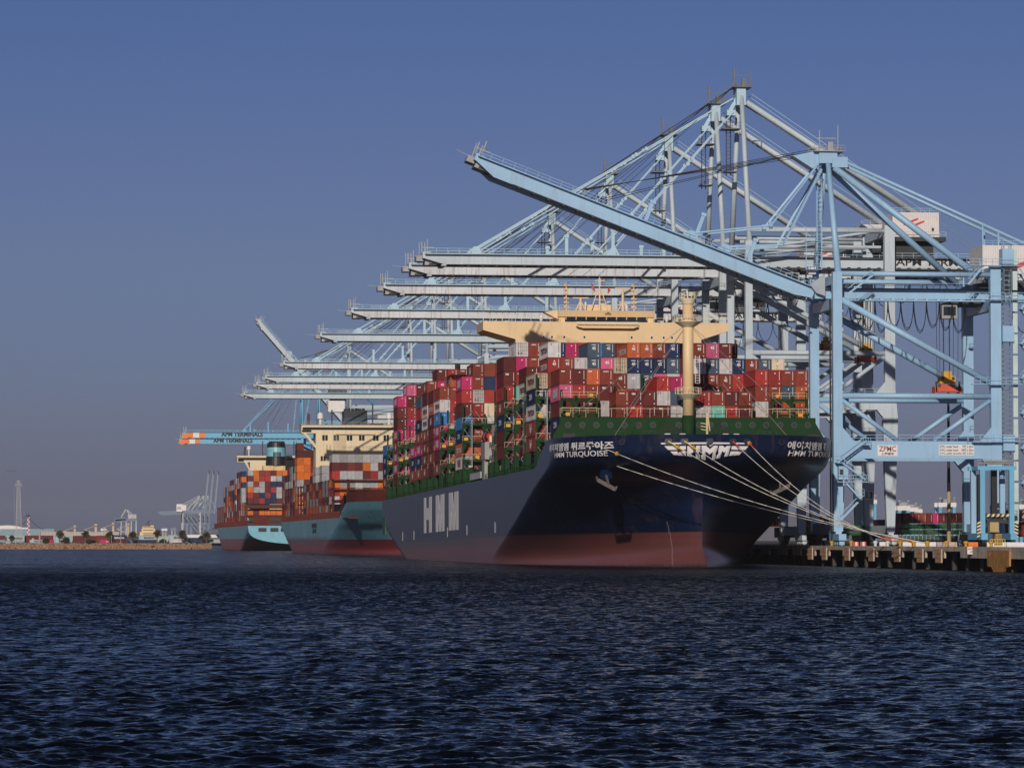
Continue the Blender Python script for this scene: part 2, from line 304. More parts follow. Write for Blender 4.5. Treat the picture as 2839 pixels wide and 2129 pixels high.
mb.poly([(QX-0.7, ym+a*hw, z) for a, z in ((-1,.9),(-1,3.1),(-.95,3.25),(.95,3.25),(1,3.1),(1,1.0),(.93,.75),(.62,.75),(.45,.1),(.38,-.3),(-.38,-.3),(-.52,.1),(-.66,.75),(-.93,.75))], (.3,0,0)); mb.build('plate', M_RUST, r)
mb = MB(); put_text(mb, '2', (QX-0.72, ym+hw*.78, 2.5), (0, -.9, 0), (0, 0, .45)); mb.build('painted_number', M_WHITE, r)

proto = None
BOL = [(2306,0),(2360,0),(2427,1),(2461,1),(2495.5,0),(2533.6,0),(2571,0),(2624,0),(2678,0),(2748,0)]
BOLY = {}
for i, (p, wh) in enumerate(BOL):
    y = Yq(p, QX+0.9); BOLY[p] = y; mb = MB()
    pr = [(.34,0),(.34,.1),(.24,.18),(.22,.45),(.30,.62),(.40,.70),(.40,.84),(.30,.92),(.12,.95)]; n = 12
    for a, b in zip(pr, pr[1:]):
        mb.tube((QX+.9, y, QZ+a[1]*1.05), (QX+.9, y, QZ+b[1]*1.05), a[0]*1.1, n, b[0]*1.1)
    o = mb.build('bollard', M_WHITE if wh else M_YEL, org=(QX+.9, y, QZ), smooth=True)
    nm = 'white bollard with red stain' if wh else 'yellow mushroom bollard'
    yl = {2306: 'in front of the white pickup truck', 2360: 'between the pickup truck and the barrier blocks', 2427: 'nearer the red and white barriers', 2461: 'just short of the mooring ropes',
          2495.5: 'where the first mooring ropes land', 2533.6: 'wrapped in red rope ends', 2571: 'at the end of the orange rope', 2624: 'before the striped barrier wall', 2678: 'above the restricted area sign', 2748: 'beside the yellow cage over the orange plate'}[p]
    tag(o, nm+' '+yl, 'bollard', 'bollards along the quay edge')
# sign
a = onY(2682, 1536, Yq(2693, QX-.5)); b = onY(2705, 1536, a.y); h = 21*(a.y/10000)
r = empty('restricted_sign', (a.x, a.y, a.z), 'white sign with red letters hung on the quay edge near the straddle carrier', 'sign')
mb = MB(); mb.box(a.x, b.x, a.y, a.y+.06, a.z, a.z+h); mb.build('board', M_WHITE, r)
mb = MB(); wv = Vector((b.x-a.x, 0, 0)); zz = Vector((0, 0, h))
put_text(mb, 'RESTRICTED', a+wv*.06+zz*.58-Vector((0,.02,0)), wv*.88, zz*.26, .03); put_text(mb, 'AREA', a+wv*.27+zz*.2-Vector((0,.02,0)), wv*.46, zz*.24, .03); mb.build('lettering', mat('sign_red', (.35,.02,.03)), r)

# ------------------------------------------------------------------ things standing on the quay
def on_quay(px, X): y = Yq(px, X); return X, y
# pickup truck
X, y = on_quay(2309, 149)
r = empty('pickup_truck', (X, y, QZ), 'white pickup truck parked on the quay beside the ship bow', 'pickup truck', rot=(0,0,radians(20))); r['_org'] = [0,0,0]
def prism(mb, prof, x0, x1):
    mb.poly([(x0, a, z) for a, z in prof], (x1-x0, 0, 0))
mb = MB(); prism(mb, [(-2.9,.45),(-2.9,1.0),(-1.6,1.12),(-1.0,1.12),(2.8,1.12),(2.85,.45)], -.98, .98); mb.build('body', M_WHITE, r)
mb = MB(); prism(mb, [(-1.55,1.12),(-.85,1.78),(.75,1.80),(1.0,1.12)], -.86, .86); mb.build('cab', M_WHITE, r)
mb = MB(); mb.poly([(-.72,-1.47,1.17),(.72,-1.47,1.17),(.66,-.93,1.68),(-.66,-.93,1.68)], (0,-.03,.01)); mb.build('windscreen', M_GLASS, r)
for s_ in (-1, 1):
    mb = MB(); mb.poly([(s_*.87,-1.35,1.2),(s_*.87,.8,1.2),(s_*.865,.6,1.7),(s_*.865,-.8,1.7)], (s_*.012,0,0)); mb.build('side_window', M_GLASS, r)
    mb = MB(); mb.box(s_*.75-.18, s_*.75+.18, -2.94, -2.9, .72, .95); mb.build('headlight', mat('lamp_glass', (.5,.5,.5), .2), r)
    for yy in (-1.9, 1.8):
        mb = MB(); mb.tube((s_*.78,yy,.4), (s_*1.0,yy,.4), .4, 12); mb.build('wheel', M_TYRE, r)
mb = MB(); mb.box(-.5,.5,-2.93,-2.9,.7,.95); mb.box(-.95,.95,-2.98,-2.9,.45,.6); mb.build('grille', M_DARK, r)
mb = MB(); mb.beam((0,-.1,1.8),(0,-.1,2.3),.03); mb.build('aerial', M_DARK, r)
# low barriers
BARS = [(2366,2382,'red and white'),(2386,2402,'red and white'),(2438,2456,'white'),(2502,2528,'plain white'),(2538,2566,'plain white'),(2576,2596,'white'),(2596,2622,'graffiti covered'),(2630,2654,'rust stained'),(2684,2712,'orange'),(2736,2790,'long white'),(2790,2870,'long white')]
for i, (p0, p1, kd) in enumerate(BARS):
    y = Yq((p0+p1)/2, QX+4.5); a = onY(p0, 1500, y); b = onY(p1, 1500, y); mb = MB()
    mb.poly([(0, y-.32, QZ), (0, y-.32, QZ+.2), (0, y-.12, QZ+.35), (0, y-.1, QZ+.83), (0, y+.1, QZ+.83), (0, y+.12, QZ+.35), (0, y+.32, QZ+.2), (0, y+.32, QZ)], (b.x-a.x-.08, 0, 0))
    mb.v = [(v[0]+a.x, v[1], v[2]) for v in mb.v]
    mm = {'orange': M_ORANGE, 'rust stained': mat('barrier_rust', (.55,.45,.40), streak=(.45,.12,.03), streak_amt=.9), 'graffiti covered': mat('barrier_graffiti', (.45,.38,.38), streak=(.10,.03,.06), streak_amt=.9, scale=2),
          'red and white': M_WHITE}.get(kd, M_WHITE)
    r = empty('concrete_barrier', (a.x, y, QZ), None, 'barrier', 'low barriers along the quay'); mb.build('block', mm, r)
    if kd == 'red and white':
        mb = MB(); wv = (b.x-a.x)/4; mb.box(a.x+.02, a.x+wv, y-.34, y+.34, QZ+.01, QZ+.86); mb.box(b.x-wv-.1, b.x-.1, y-.34, y+.34, QZ+.01, QZ+.86); mb.build('red_end', M_RED, r)
    where = ['nearer the pickup truck', 'beside the first white bollard', 'with sloping end among the white bollards', 'just behind the rope covered yellow bollards', 'behind the last roped bollard', 'short piece before the graffiti covered one',
             'between two plain yellow bollards', 'next to the fence gate', 'block above the restricted area sign', 'wall under the yellow cage', 'wall at the photo edge'][i]
    tag(r, f'{kd} barrier {where}')
# yellow cage
y = Yq(2770, QX+3); a = onY(2752, 1512, y); b = onY(2786, 1480, y)
r = empty('guard_cage', (a.x, y, QZ), 'yellow tubular cage with a raised cabin part on the quay above the orange plate', 'cage'); mb = MB()
for k in range(6):
    x_ = a.x+(b.x-a.x)*k/5; mb.beam((x_, y, QZ), (x_, y, QZ+1.25), .07)
    mb.beam((x_, y+1.5, QZ), (x_, y+1.5, QZ+1.25), .07)
for zz in (.1, .65, 1.25): mb.beam((a.x, y, QZ+zz), (b.x, y, QZ+zz), .08); mb.beam((a.x, y+1.5, QZ+zz), (b.x, y+1.5, QZ+zz), .08)
mb.build('railing', mat('pale_cage_yellow', (.75,.55,.18)), r)
mb = MB(); mb.box(a.x+.6, b.x-.4, y+.3, y+1.3, QZ+.3, QZ+2.1); mb.build('cabin', M_YEL, r)
mb = MB()
for k in range(5): mb.box(a.x+.7+k*.2, a.x+.8+k*.2, y+.27, y+.3, QZ+.5, QZ+2.0)
mb.build('grating', M_DARK, r)
# fence and gate
y = 640
fa = onY(2492, 1500, 758).x; fb = onY(2655, 1500, 758).x
r = empty('mesh_fence', (fa, 758, QZ), 'grey green mesh fence panels with pale posts in front of the green hatch covers', 'fence')
mb = MB(); n = 15
for k in range(n+1): x_ = fa+(fb-fa)*k/n; mb.cut(); mb.beam((x_, 758, QZ), (x_, 758, QZ+2.2), .11)
mb.build('post', M_GREY, r)
mb = MB(); mb.box(fa, fb, 758.1, 758.14, QZ+.6, QZ+2.1)
mb.build('mesh_panel', mat('fence_mesh', (.06,.11,.08), .9, var=.5, scale=3), r)
gy = 720; fa = onY(2660, 1500, gy).x; fb = onY(2740, 1500, gy).x
r = empty('gate_fence', (fa, gy, QZ), 'galvanised tube fence with leaning poles beside the straddle carrier', 'fence'); mb = MB()
for k in range(15): x_ = fa+(fb-fa)*k/14; mb.beam((x_, gy, QZ), (x_, gy, QZ+2.6+.4*(k%4==0)), .07)
for zz in (.3, 1.4, 2.6): mb.beam((fa, gy, QZ+zz), (fb, gy, QZ+zz), .07)
mb.build('rails', M_GREY, r); mb = MB()
for q in (0, .5, 1.0): mb.beam((fa+2.2+q, gy-.3, QZ), (fa+4.6+q*.3, gy-.3, QZ+3.0), .09)
mb.beam((fa+4.7, gy-.3, QZ), (fa+5.0, gy-.3, QZ+3.2), .2); mb.build('leaning_pole', M_GREY, r)
# green hatch covers: stacked slabs
def hatch(p0, p1, ytop, ybot, Y, lab, ribs=False):
    a = onY(p0, ybot, Y); b = onY(p1, ytop, Y); r = empty('hatch_cover', (a.x, Y, a.z), lab, 'hatch cover', 'stacked green ship hatch covers')
    mb = MB(); mb.box(a.x, b.x, Y, Y+12, a.z+.25, b.z); mb.box(a.x+.3, b.x-.3, Y+.2, Y+11.8, a.z, a.z+.25); mb.build('slab', M_GREEND, r)
    mb = MB(); k = max(2, int((b.x-a.x)/2.6))
    for i in range(k+1): x_ = a.x+.2+(b.x-a.x-.5)*i/k; mb.box(x_-.08, x_+.08, Y-.06, Y, a.z+.25, b.z-.1)
    mb.build('rib', M_GREEN, r)
    if ribs:
        mb = MB()
        for i in range(4): x_ = a.x+(b.x-a.x)*(i+.5)/4; mb.beam((x_-.5, Y-.1, b.z-.2), (x_+.5, Y-.1, a.z+.3), .1)
        mb.build('brace', M_GREEN, r)
hatch(2566, 2706, 1452, 1465, 768, 'upper long green hatch cover stacked behind the mesh fence')
hatch(2566, 2706, 1468, 1481, 768, 'lower long green hatch cover directly behind the mesh fence')
hatch(2524, 2565, 1452, 1466, 770, 'upper short braced hatch cover beside the pink container', True)
hatch(2524, 2565, 1468, 1481, 770, 'lower short braced hatch cover beside the pink container', True)
hatch(2354, 2448, 1456, 1468, 772, 'upper green hatch cover behind the ropes, between the crane legs')
hatch(2354, 2448, 1471, 1483, 772, 'lower green hatch cover behind the ropes, between the crane legs')
hatch(2203, 2248, 1459, 1469, 850, 'upper green hatch cover seen under the ship bow flare')
hatch(2203, 2248, 1473, 1484, 850, 'lower green hatch cover seen under the ship bow flare')
# tall light mast
X, y = on_quay(2631, 190); y = 700; p = onY(2631, 1450, y); q = onY(2629, 1070, y)
r = empty('light_mast', (p.x, y, QZ), 'tall slender pale and dark light mast between the crane legs', 'mast'); mb = MB()
mb.tube((p.x, y, QZ), (p.x, y, p.z+8), .42, 10, .36); mb.build('lower_tube', mat('mast_ochre', (.42,.33,.18), .6, streak=(.1,.08,.06), streak_amt=.6), r)
mb = MB(); mb.tube((p.x, y, p.z+8), (p.x, y, q.z), .33, 10, .22); mb.beam((p.x-1.2,y,q.z-12),(p.x+.2,y,q.z-12),.12); mb.beam((p.x-.9,y,q.z-3),(p.x+.9,y,q.z-3),.12); mb.build('upper_tube', M_DARK, r)
mb = MB()
for k in (-.8, 0, .8): mb.box(p.x+k-.2, p.x+k+.2, y-.2, y+.2, q.z-3.2, q.z-2.8)
mb.build('lamp', M_GREY, r)

# straddle carrier
SY = 700
r = None
def carrier(SY, p0, p1, lab):
    a = onY(p0, 1490, SY).x; b = onY(p1, 1490, SY).x; top = onY(2760, 1292, SY).z
    r = empty('straddle_carrier', (a, SY, QZ), lab, 'straddle carrier')
    for x_ in (a+.5, b-.5):
        for yy in (SY, SY+6.5):
            mb = MB(); mb.box(x_-.45, x_+.45, yy-.45, yy+.45, QZ+1.8, top-.4); mb.build('leg', M_VIVID if yy == SY else M_BLUE, r)
    mb = MB()
    for x_ in (a+.5, b-.5): mb.cut(); mb.box(x_-.6, x_+.6, SY-1.6, SY+8.2, QZ+1.2, QZ+2.4)
    mb.cut()
    for z_ in (top-.7,):
        for yy in (SY, SY+6.5): mb.box(a-.4, b+.4, yy-.4, yy+.4, z_, z_+.7)
        for x_ in (a+.5, b-.5): mb.box(x_-.4, x_+.4, SY, SY+6.5, z_, z_+.69)
    mb.build('frame', M_VIVID, r)
    for x_ in (a+.5, b-.5):
        for k in range(4):
            mb = MB(); yy = SY-.8+k*2.6; mb.tube((x_-.35, yy, QZ+.75), (x_+.35, yy, QZ+.75), .75, 14); mb.build('wheel', M_TYRE, r)
    mb = MB()
    for k in range(9):
        if k % 2: continue
        mb.poly([(a-.6+.0, SY-.5, QZ+1.6+k*.3), (a+.1, SY-.5, QZ+1.9+k*.3), (a+.1, SY-.5, QZ+2.2+k*.3), (a-.6, SY-.5, QZ+1.9+k*.3)], (0,-.05,0))
        mb.poly([(b-.1, SY-.5, QZ+1.9+k*.3), (b+.6, SY-.5, QZ+1.6+k*.3), (b+.6, SY-.5, QZ+1.9+k*.3), (b-.1, SY-.5, QZ+2.2+k*.3)], (0,-.05,0))
    for k in range(5):
        x_ = a+1.2+k*.9; mb.poly([(x_, SY-.3, QZ+5.4), (x_+.45, SY-.3, QZ+5.4), (x_+.75, SY-.3, QZ+5.9), (x_+.3, SY-.3, QZ+5.9)], (0,-.05,0))
    mb.build('hazard_stripe', mat('stripe_cream', (.75,.6,.35)), r)
    mb = MB(); mb.box(a+1.1, b-1.1, SY+1, SY+6, QZ+5.1, QZ+6.0); mb.box(a+1.3, b-1.3, SY-.2, SY+6.2, QZ+4.2, QZ+5.0); mb.build('spreader_frame', M_DARK, r)
    mb = MB(); mb.box(a+1.8, a+3.4, SY-.6, SY+1, QZ+2.6, QZ+4.4); mb.build('winch_box', mat('ochre_box', (.45,.33,.15)), r)
    mb = MB()
    xm = (a+b)/2+.3; mb.box(xm-.5, xm+.5, SY+2.6, SY+3.4, QZ+6, top-.5); mb.box(a+.5-.9, a+.05, SY-.3, SY+.5, QZ+2.5, top-1.5); mb.build('mast_column', M_BLACK, r)
    mb = MB(); mb.rail((a-.3, SY-.3, top), (b+.3, SY-.3, top), 1.1, 1.2); mb.tube((a+1, SY+1, top+.7), (b-1, SY+1, top+.7), .35, 8); mb.build('top_machinery', M_GREY, r)
carrier(640, 2716, 2812, 'light blue straddle carrier with cream hazard stripes parked behind the quay fence')

# gantry cranes of the yard far behind
def yard_gantry(p0, p1, ytop, Y, lab):
    a = onY(p0, 1495, Y).x; b = onY(p1, 1495, Y).x; z = onY(p0, ytop, Y).z
    r = empty('yard_gantry', (a, Y, QZ), lab, 'yard crane', 'yard gantry cranes beyond the container rows'); mb = MB()
    mb.box(a, b, Y, Y+1.2, z-1.6, z); mb.cut(); mb.box(a, b, Y+6, Y+7.2, z-1.6, z); mb.build('girder', M_WHITE, r)
    for x_ in (a+.8, b-.8):
        mb = MB(); mb.box(x_-.6, x_+.6, Y-.2, Y+7.4, z-2.4, z-1.6); mb.box(x_-.5, x_+.5, Y, Y+1, QZ, z-2.4); mb.box(x_-.5, x_+.5, Y+6.2, Y+7.2, QZ, z-2.4); mb.build('leg', M_VIVID, r)
        mb = MB(); mb.beam((x_, Y+.5, z), (x_, Y+.5, z+1.6), .25); mb.box(x_-.5, x_+.5, Y, Y+1, z+1.4, z+1.9); mb.build('lamp_post', M_GREY, r)
    mb = MB(); mb.box((a+b)/2-1.2, (a+b)/2+1.2, Y+1, Y+6, z-.8, z+1.3); mb.build('trolley', M_GREY, r)
for q in ((2488, 2524, 1402, 1250, 'foremost of the white topped yard cranes beyond the crane leg numbered ten'), (2509, 2545, 1407, 1400, 'middle one of three overlapping yard cranes left of the light mast'), (2530, 2558, 1411, 1560, 'smallest of three overlapping yard cranes left of the light mast'),
          (2602, 2652, 1393, 1300, 'yard crane standing beyond the tall light mast'), (2826, 2880, 1398, 1300, 'yard crane beyond the straddle carrier at the photo edge'), (2408, 2432, 1385, 1450, 'yard crane half hidden behind the crane leg numbered thirteen')):
    yard_gantry(*q)
# low hills behind the terminal
mb = MB(); random.seed(5); pts = []
for k in range(61):
    x_ = -200+k*60; pts.append((x_, 11000, 30+70*(0.5+0.5*sin(k*.33+1))*(1 if x_ > 700 else 0)+random.uniform(-3, 3)))
base = [(p[0], 11000, -2) for p in pts]; back = [(p[0], 12500, -2) for p in pts]
n = len(pts); mb.add(base+pts+back, [(i, i+1, n+i+1, n+i) for i in range(n-1)]+[(n+i, n+i+1, 2*n+i+1, 2*n+i) for i in range(n-1)])
tag(mb.build('hills', mat('hazy_hill', (.10,.10,.13), .95)), kind='structure')

# ------------------------------------------------------------------ ship-to-shore cranes
XW, XL = 146.0, 176.5
def rotm(mb, piv, ang):
    """turn what mb holds about the boom hinge (axis along the quay)"""
    ca, sa = cos(ang), sin(ang)
    mb.v = [(piv[0]+(x-piv[0])*ca+(z-piv[1])*sa, y, piv[1]-(x-piv[0])*sa+(z-piv[1])*ca) for x, y, z in mb.v]
def make_crane(Y, P, label, group):
    r = empty('quay_crane', (XW, Y, QZ), label, 'quay crane', group)
    zb, zt, za, p0, p1, zc, zl = P['zb'], P['zt'], P['za'], P['p0'], P['p1'], P['zc'], P['zl']
    mL, mG, mS, mB = P['leg'], P['girder'], P['stay'], P['boom']
    N, Fy = Y-10.4, Y+10.4; full = P.get('full', True); A = P['kind'] == 'A'
    # legs
    for X, wx in ((XW, P['wx']), (XL, P['wl'])):
        for yy in (N, Fy):
            mb = MB(); wy = 1.5
            if A: mb.beam((X, yy, 6.4), (X, yy, p0-1), wx*1.0, wy, wx*1.05, wy); mb.beam((X, yy, p0-1.005), (X, yy, zl if X == XW else P['zl2']), wx, wy)
            else:
                d = 1 if X == XW else -1
                mb.beam((X, yy, 6.4), (X, yy, p0-2), 1.7, 1.5, 3.2, 1.7); mb.beam((X, yy, p0-2.005), (X, yy, p1+1), 3.2, 1.7, wx, 1.5); mb.beam((X, yy, p1+1.005), (X, yy, zl if X == XW else P['zl2']), wx, wy)
            # fillets under and over the portal beam
            mb.build('leg', mL, r)
            mb = MB(); mb.box(X-.7, X+.7, yy-4.2, yy+4.2, QZ+1.1, QZ+2.3)
            for k in (-2.9, -1.0, 1.0, 2.9): mb.box(X-.5, X+.5, yy+k-.75, yy+k+.75, QZ+.25, QZ+1.25)
            for k in (-3.3, -2.4, -1.4, -.5, .5, 1.4, 2.4, 3.3): mb.tube((X-.2, yy+k, QZ+.38), (X+.2, yy+k, QZ+.38), .38, 10)
            mb.build('bogie', mL if yy == N else M_DARK, r)
    mb = MB()
    for X in (XW, XL): mb.cut(); mb.box(X-.6, X+.6, N+.76, Fy-.76, 6.2, 7.9); mb.box(X-.55, X+.55, N-.9, Fy+.9, 5.9, 6.4)
    mb.build('sill_beam', mL, r)
    # portal beams
    for yy in (N, Fy):
        mb = MB(); a_, b_ = XW+P['wx']/2, XL-P['wl']/2
        mb.box(a_, b_, yy-.65, yy+.65, p0, p1)
        for X, d in ((a_, 1), (b_, -1)):
            mb.poly([(X, yy-.6, p1), (X+d*2.2, yy-.6, p1), (X, yy-.6, p1+2.6)], (0, 1.2, 0)); mb.poly([(X, yy-.6, p0), (X+d*1.8, yy-.6, p0), (X, yy-.6, p0-2.2)], (0, 1.2, 0))
        mb.build('portal_beam', mL, r)
        mb = MB(); mb.rail((a_, yy-.6, p1), (b_, yy-.6, p1), 1.15, 2.2, .05)
        mb.build('portal_railing', mS, r)
    mb = MB()
    for X in (XW, XL): mb.cut(); mb.box(X-.5, X+.5, N+.76, Fy-.76, p0+.3, p1-.3)
    mb.cut(); mb.box(XW-.6, XW+.6, N+.76, Fy-.76, zt+.3, zt+2.0); mb.cut(); mb.box(XL-.8, XL+.8, N+.76, Fy-.76, P['zl2']-2.2, P['zl2']-.2); mb.cut(); mb.box(XL-.6, XL+.6, N+.76, Fy-.76, zb-2.4, zb-.25); mb.cut(); mb.box(XW-.6, XW+.6, N+.76, Fy-.76, zb-2.2, zb-.25)
    mb.build('cross_beam', mL, r)
    # pipes
    q = XW+P['wx']/2; t = XL-P['wl']/2; xm0, xm1 = XW+11.5, XW+18.5
    for yy in (N, Fy):
        for nm, a, b, rad in (('upper_diagonal_brace', (q, yy, zb-.6), (t, yy, zc+2.6), .62), ('horizontal_brace', (q, yy, zc), (t, yy, zc), .55),
                              ('lower_diagonal_brace', (q, yy, zc-.8), (xm0, yy, p1+.1), .45), ('lower_diagonal_brace', (t, yy, zc-.8), (xm1, yy, p1+.1), .45),
                              ('top_tie', (q-.3, yy, P['zt2']), (t+.3, yy, P['zt2']), .5)):
            mb = MB(); mb.tube(a, b, rad, 12); mb.build(nm, mL, r, smooth=True)
    if not A:
        mb = MB()
        for z_ in (P['zt2']-2.2, P['zt2']+1.6): mb.cut(); mb.tube((q, Fy-3, z_), (t, Fy-3, z_), .4, 8); mb.cut(); mb.tube((q, N+3, z_-1), (t, N+3, z_-1), .35, 8)
        mb.cut()
        mb.tube((q, N, zt+1), (t, N, P['zl2']-1), .3, 8); mb.build('tie_rod', mL, r)
    # girder over the legs and back reach
    xb = P['xback']
    for s_ in (-1, 1):
        mb = MB(); mb.box(143.2, xb, Y+s_*3.3-.55, Y+s_*3.3+.55, zb, zt); mb.build('girder', P.get('girdm', mG), r)
    mb = MB(); k = 0
    while 144+k*6 < xb: mb.box(143.6+k*6, 144.4+k*6, Y-2.75, Y+2.75, zt-.9, zt-.1); k += 1
    mb.box(143.2, xb, Y-4.9, Y-4.1, zt-.28, zt-.18); mb.build('girder_tie', M_DARK, r)
    mb = MB(); mb.rail((143.5, Y-4.9, zt-.2), (xb, Y-4.9, zt-.2), 1.1, 2.5, .05); mb.build('walkway_railing', mS, r)
    # boom
    L = XW-P['tip']; piv = (143.2, zb+.9); ang = P['ang']; Xt = P['tip']
    bp = []; dB = .75 if A else 0.0
    for s_ in (-1, 1):
        mb = MB(); yy = Y+s_*3.3
        mb.poly([(143.0, yy-.55, zb), (143.0, yy-.55, zt), (Xt+.2, yy-.55, zt), (Xt, yy-.55, zt-1.15), (Xt+4.2, yy-.55, zb-dB), (139, yy-.55, zb-dB)], (0, 1.1, 0)); bp.append(('boom_girder', mb, P.get('boomm', mB)))
    mb = MB(); k = 0
    while Xt+3+k*5.5 < 141: mb.box(Xt+2.6+k*5.5, Xt+3.4+k*5.5, Y-2.75, Y+2.75, zb+.12, zt-.2); k += 1
    mb.box(Xt-.4, Xt+1.4, Y-3.8, Y+3.8, zt-1.1, zt+.25); mb.box(Xt+3.6, Xt+4.6, Y-3.9, Y+3.9, zb-.35, zb); bp.append(('boom_tie', mb, mL))
    mb = MB(); mb.box(Xt+1, 142.6, Y-2.7, Y-1.6, zb+.01, zb+.3); mb.box(Xt+1, 142.6, Y+1.6, Y+2.7, zb+.01, zb+.3)
    mb.box(Xt+8, 142, Y-4.95, Y-4.3, zb-.22-dB, zb-.04-dB)
    kk = 0
    while Xt+9+kk*3 < 141: mb.box(Xt+9+kk*3, Xt+9.5+kk*3, Y-4.9, Y-2.8, zb-.42-dB, zb-.2-dB); kk += 1
    bp.append(('rail_underside', mb, M_DARK))
    mb = MB(); mb.box(Xt, 142.4, Y-4.9, Y-3.9, zt-.28, zt-.14); mb.rail((Xt, Y-4.9, zt-.14), (142.4, Y-4.9, zt-.14), 1.1, 2.4, .05)
    mb.rail((Xt+6, Y+4.5, zt+.1), (142.4, Y+4.5, zt+.1), 1.1, 2.4, .05); bp.append(('boom_railing', mb, mS))
    mb = MB()
    for k, x_ in enumerate((Xt-.6, Xt+.6)): mb.beam((x_, Y-3.5, zt), (x_, Y-3.5, zt+2.4+k*.6), .22); mb.beam((x_, Y+2, zt), (x_, Y+2, zt+2.8), .18)
    mb.beam((Xt-.8, Y-3.6, zt+1.2), (Xt+2, Y-3.6, zt+1.2), .18); mb.box(Xt-1.6, Xt, Y-2, Y+2, zt-1.6, zt-.4); mb.box(Xt+.2, Xt+2.6, Y-2.5, Y+2.5, zb-1.2+1.1, zb+1.5)
    mb.beam((Xt-4, Y-2, zt-.3), (Xt, Y-2, zt-.8), .1); bp.append(('tip_platform', mb, M_GREY))
    mb = MB()
    for x_, h_ in P.get('posts', ((XW-38, 4.2), (XW-28, 5.5), (XW-17, 4.6))): mb.cut(); mb.beam((x_, Y-3.3, zt), (x_, Y-3.3, zt+h_), .7, .5); mb.box(x_-.5, x_+.5, Y-3.7, Y-2.9, zt+h_-.6, zt+h_)
    for x_ in P['in']: mb.cut(); mb.poly([(x_-1.6, Y-3.7, zt), (x_-.4, Y-3.7, zt+1.5), (x_+.6, Y-3.7, zt+1.5), (x_+1.4, Y-3.7, zt)], (0, .6, 0)); mb.cut(); mb.poly([(x_-1.6, Y+3.1, zt), (x_-.4, Y+3.1, zt+1.5), (x_+.6, Y+3.1, zt+1.5), (x_+1.4, Y+3.1, zt)], (0, .6, 0))
    bp.append(('stay_bracket', mb, mS))
    for nm, mb, mm in bp:
        rotm(mb, piv, ang); mb.build(nm, mm, r)
    def bpt(x, z):
        m_ = MB(); m_.v = [(x, 0, z)]; rotm(m_, piv, ang); return m_.v[0][0], m_.v[0][2]
    # mast: two tubes meeting over the waterside legs
    for s_ in (-1, 1):
        mb = MB(); mb.tube((XW+.3, Y+s_*10.4, zl-.5), (XW+.3, Y+s_*1.6, za-3), .66 if A else .60, 12, .5); mb.build('mast', mL, r, smooth=True)
    mb = MB()
    if A:
        mb.box(XW-1.5, XW+2.0, Y-2.2, Y+2.2, za-3.4, za-1.2); mb.poly([(XW-6.5, Y-1.6, za-2.0), (XW-1.5, Y-1.6, za-.9), (XW-1.5, Y-1.6, za-4.5), (XW-2.8, Y-1.6, za-4.3)], (0, 3.2, 0)); mb.box(XW+1, XW+4, Y-2.4, Y+2.4, za-4.2, za-2.2)
    else: mb.box(XW-.8, XW+1.2, Y-2.0, Y+2.0, za-5.0, za-1.2); mb.box(XW-2.8, XW-.9, Y-1.3, Y+1.3, za-7.2, za-6.0); mb.beam((XW-1.9, Y, za-6), (XW, Y, za-2.5), .8)
    mb.build('mast_head', mS, r)
    mb = MB(); w_ = 2.6 if A else 1.7
    mb.box(XW-w_, XW+w_+.8, Y-2.8, Y+2.8, za-1.2, za-1.05); mb.rail((XW-w_, Y-2.8, za-1.1), (XW+w_+.8, Y-2.8, za-1.1), 1.1, .9, .05); mb.rail((XW-w_, Y+2.8, za-1.1), (XW+w_+.8, Y+2.8, za-1.1), 1.1, .9, .05)
    mb.beam((XW+2.6, Y, za-1), (XW+2.6, Y, za+4.2 if A else za+2.8), .16); mb.beam((XW-1, Y, za-1), (XW-1, Y, za+3.2), .2 if A else .35); mb.beam((XW-1.6, Y, za+1.6), (XW+2.2, Y, za+1.6), .18); mb.box(XW+.6, XW+1.6, Y-.4, Y+.4, za-1, za+.9)
    if not A:
        mb.cut(); mb.box(XW-3.8, XW+.1, Y-2.2, Y+2.2, za-10.2, za-10.0); mb.rail((XW-3.8, Y-2.2, za-10), (XW+.1, Y-2.2, za-10), 1.1, .9, .06)
        mb.cut(); mb.box(XW-3.3, XW-.5, Y-1.6, Y+1.6, za-19.4, za-19.2); mb.rail((XW-3.3, Y-1.6, za-19.2), (XW-.5, Y-1.6, za-19.2), 1.1, .9, .06)
    mb.build('mast_platform', M_GREY if A else mat('weathered_platform', (.16,.17,.19), .7), r)
    mb = MB(); xx = XW-2.2 if not A else XW-1.0
    z0_, z1_ = (za-34, za-6) if not A else (zl+2, za-4)
    for dx in (-.45, .45): mb.beam((xx+dx, Y, z0_+(0 if A else 14)), (xx+dx, Y, z1_), .1); mb.beam((xx+dx, Y+.8, z0_+(0 if A else 14)), (xx+dx, Y+.8, z1_), .1)
    for k in range(int((z1_-z0_-(0 if A else 14))/.8)): mb.beam((xx-.45, Y, z1_-k*.8), (xx+.45, Y, z1_-k*.8), .08)
    mb.build('ladder', M_DARK if not A else mS, r)
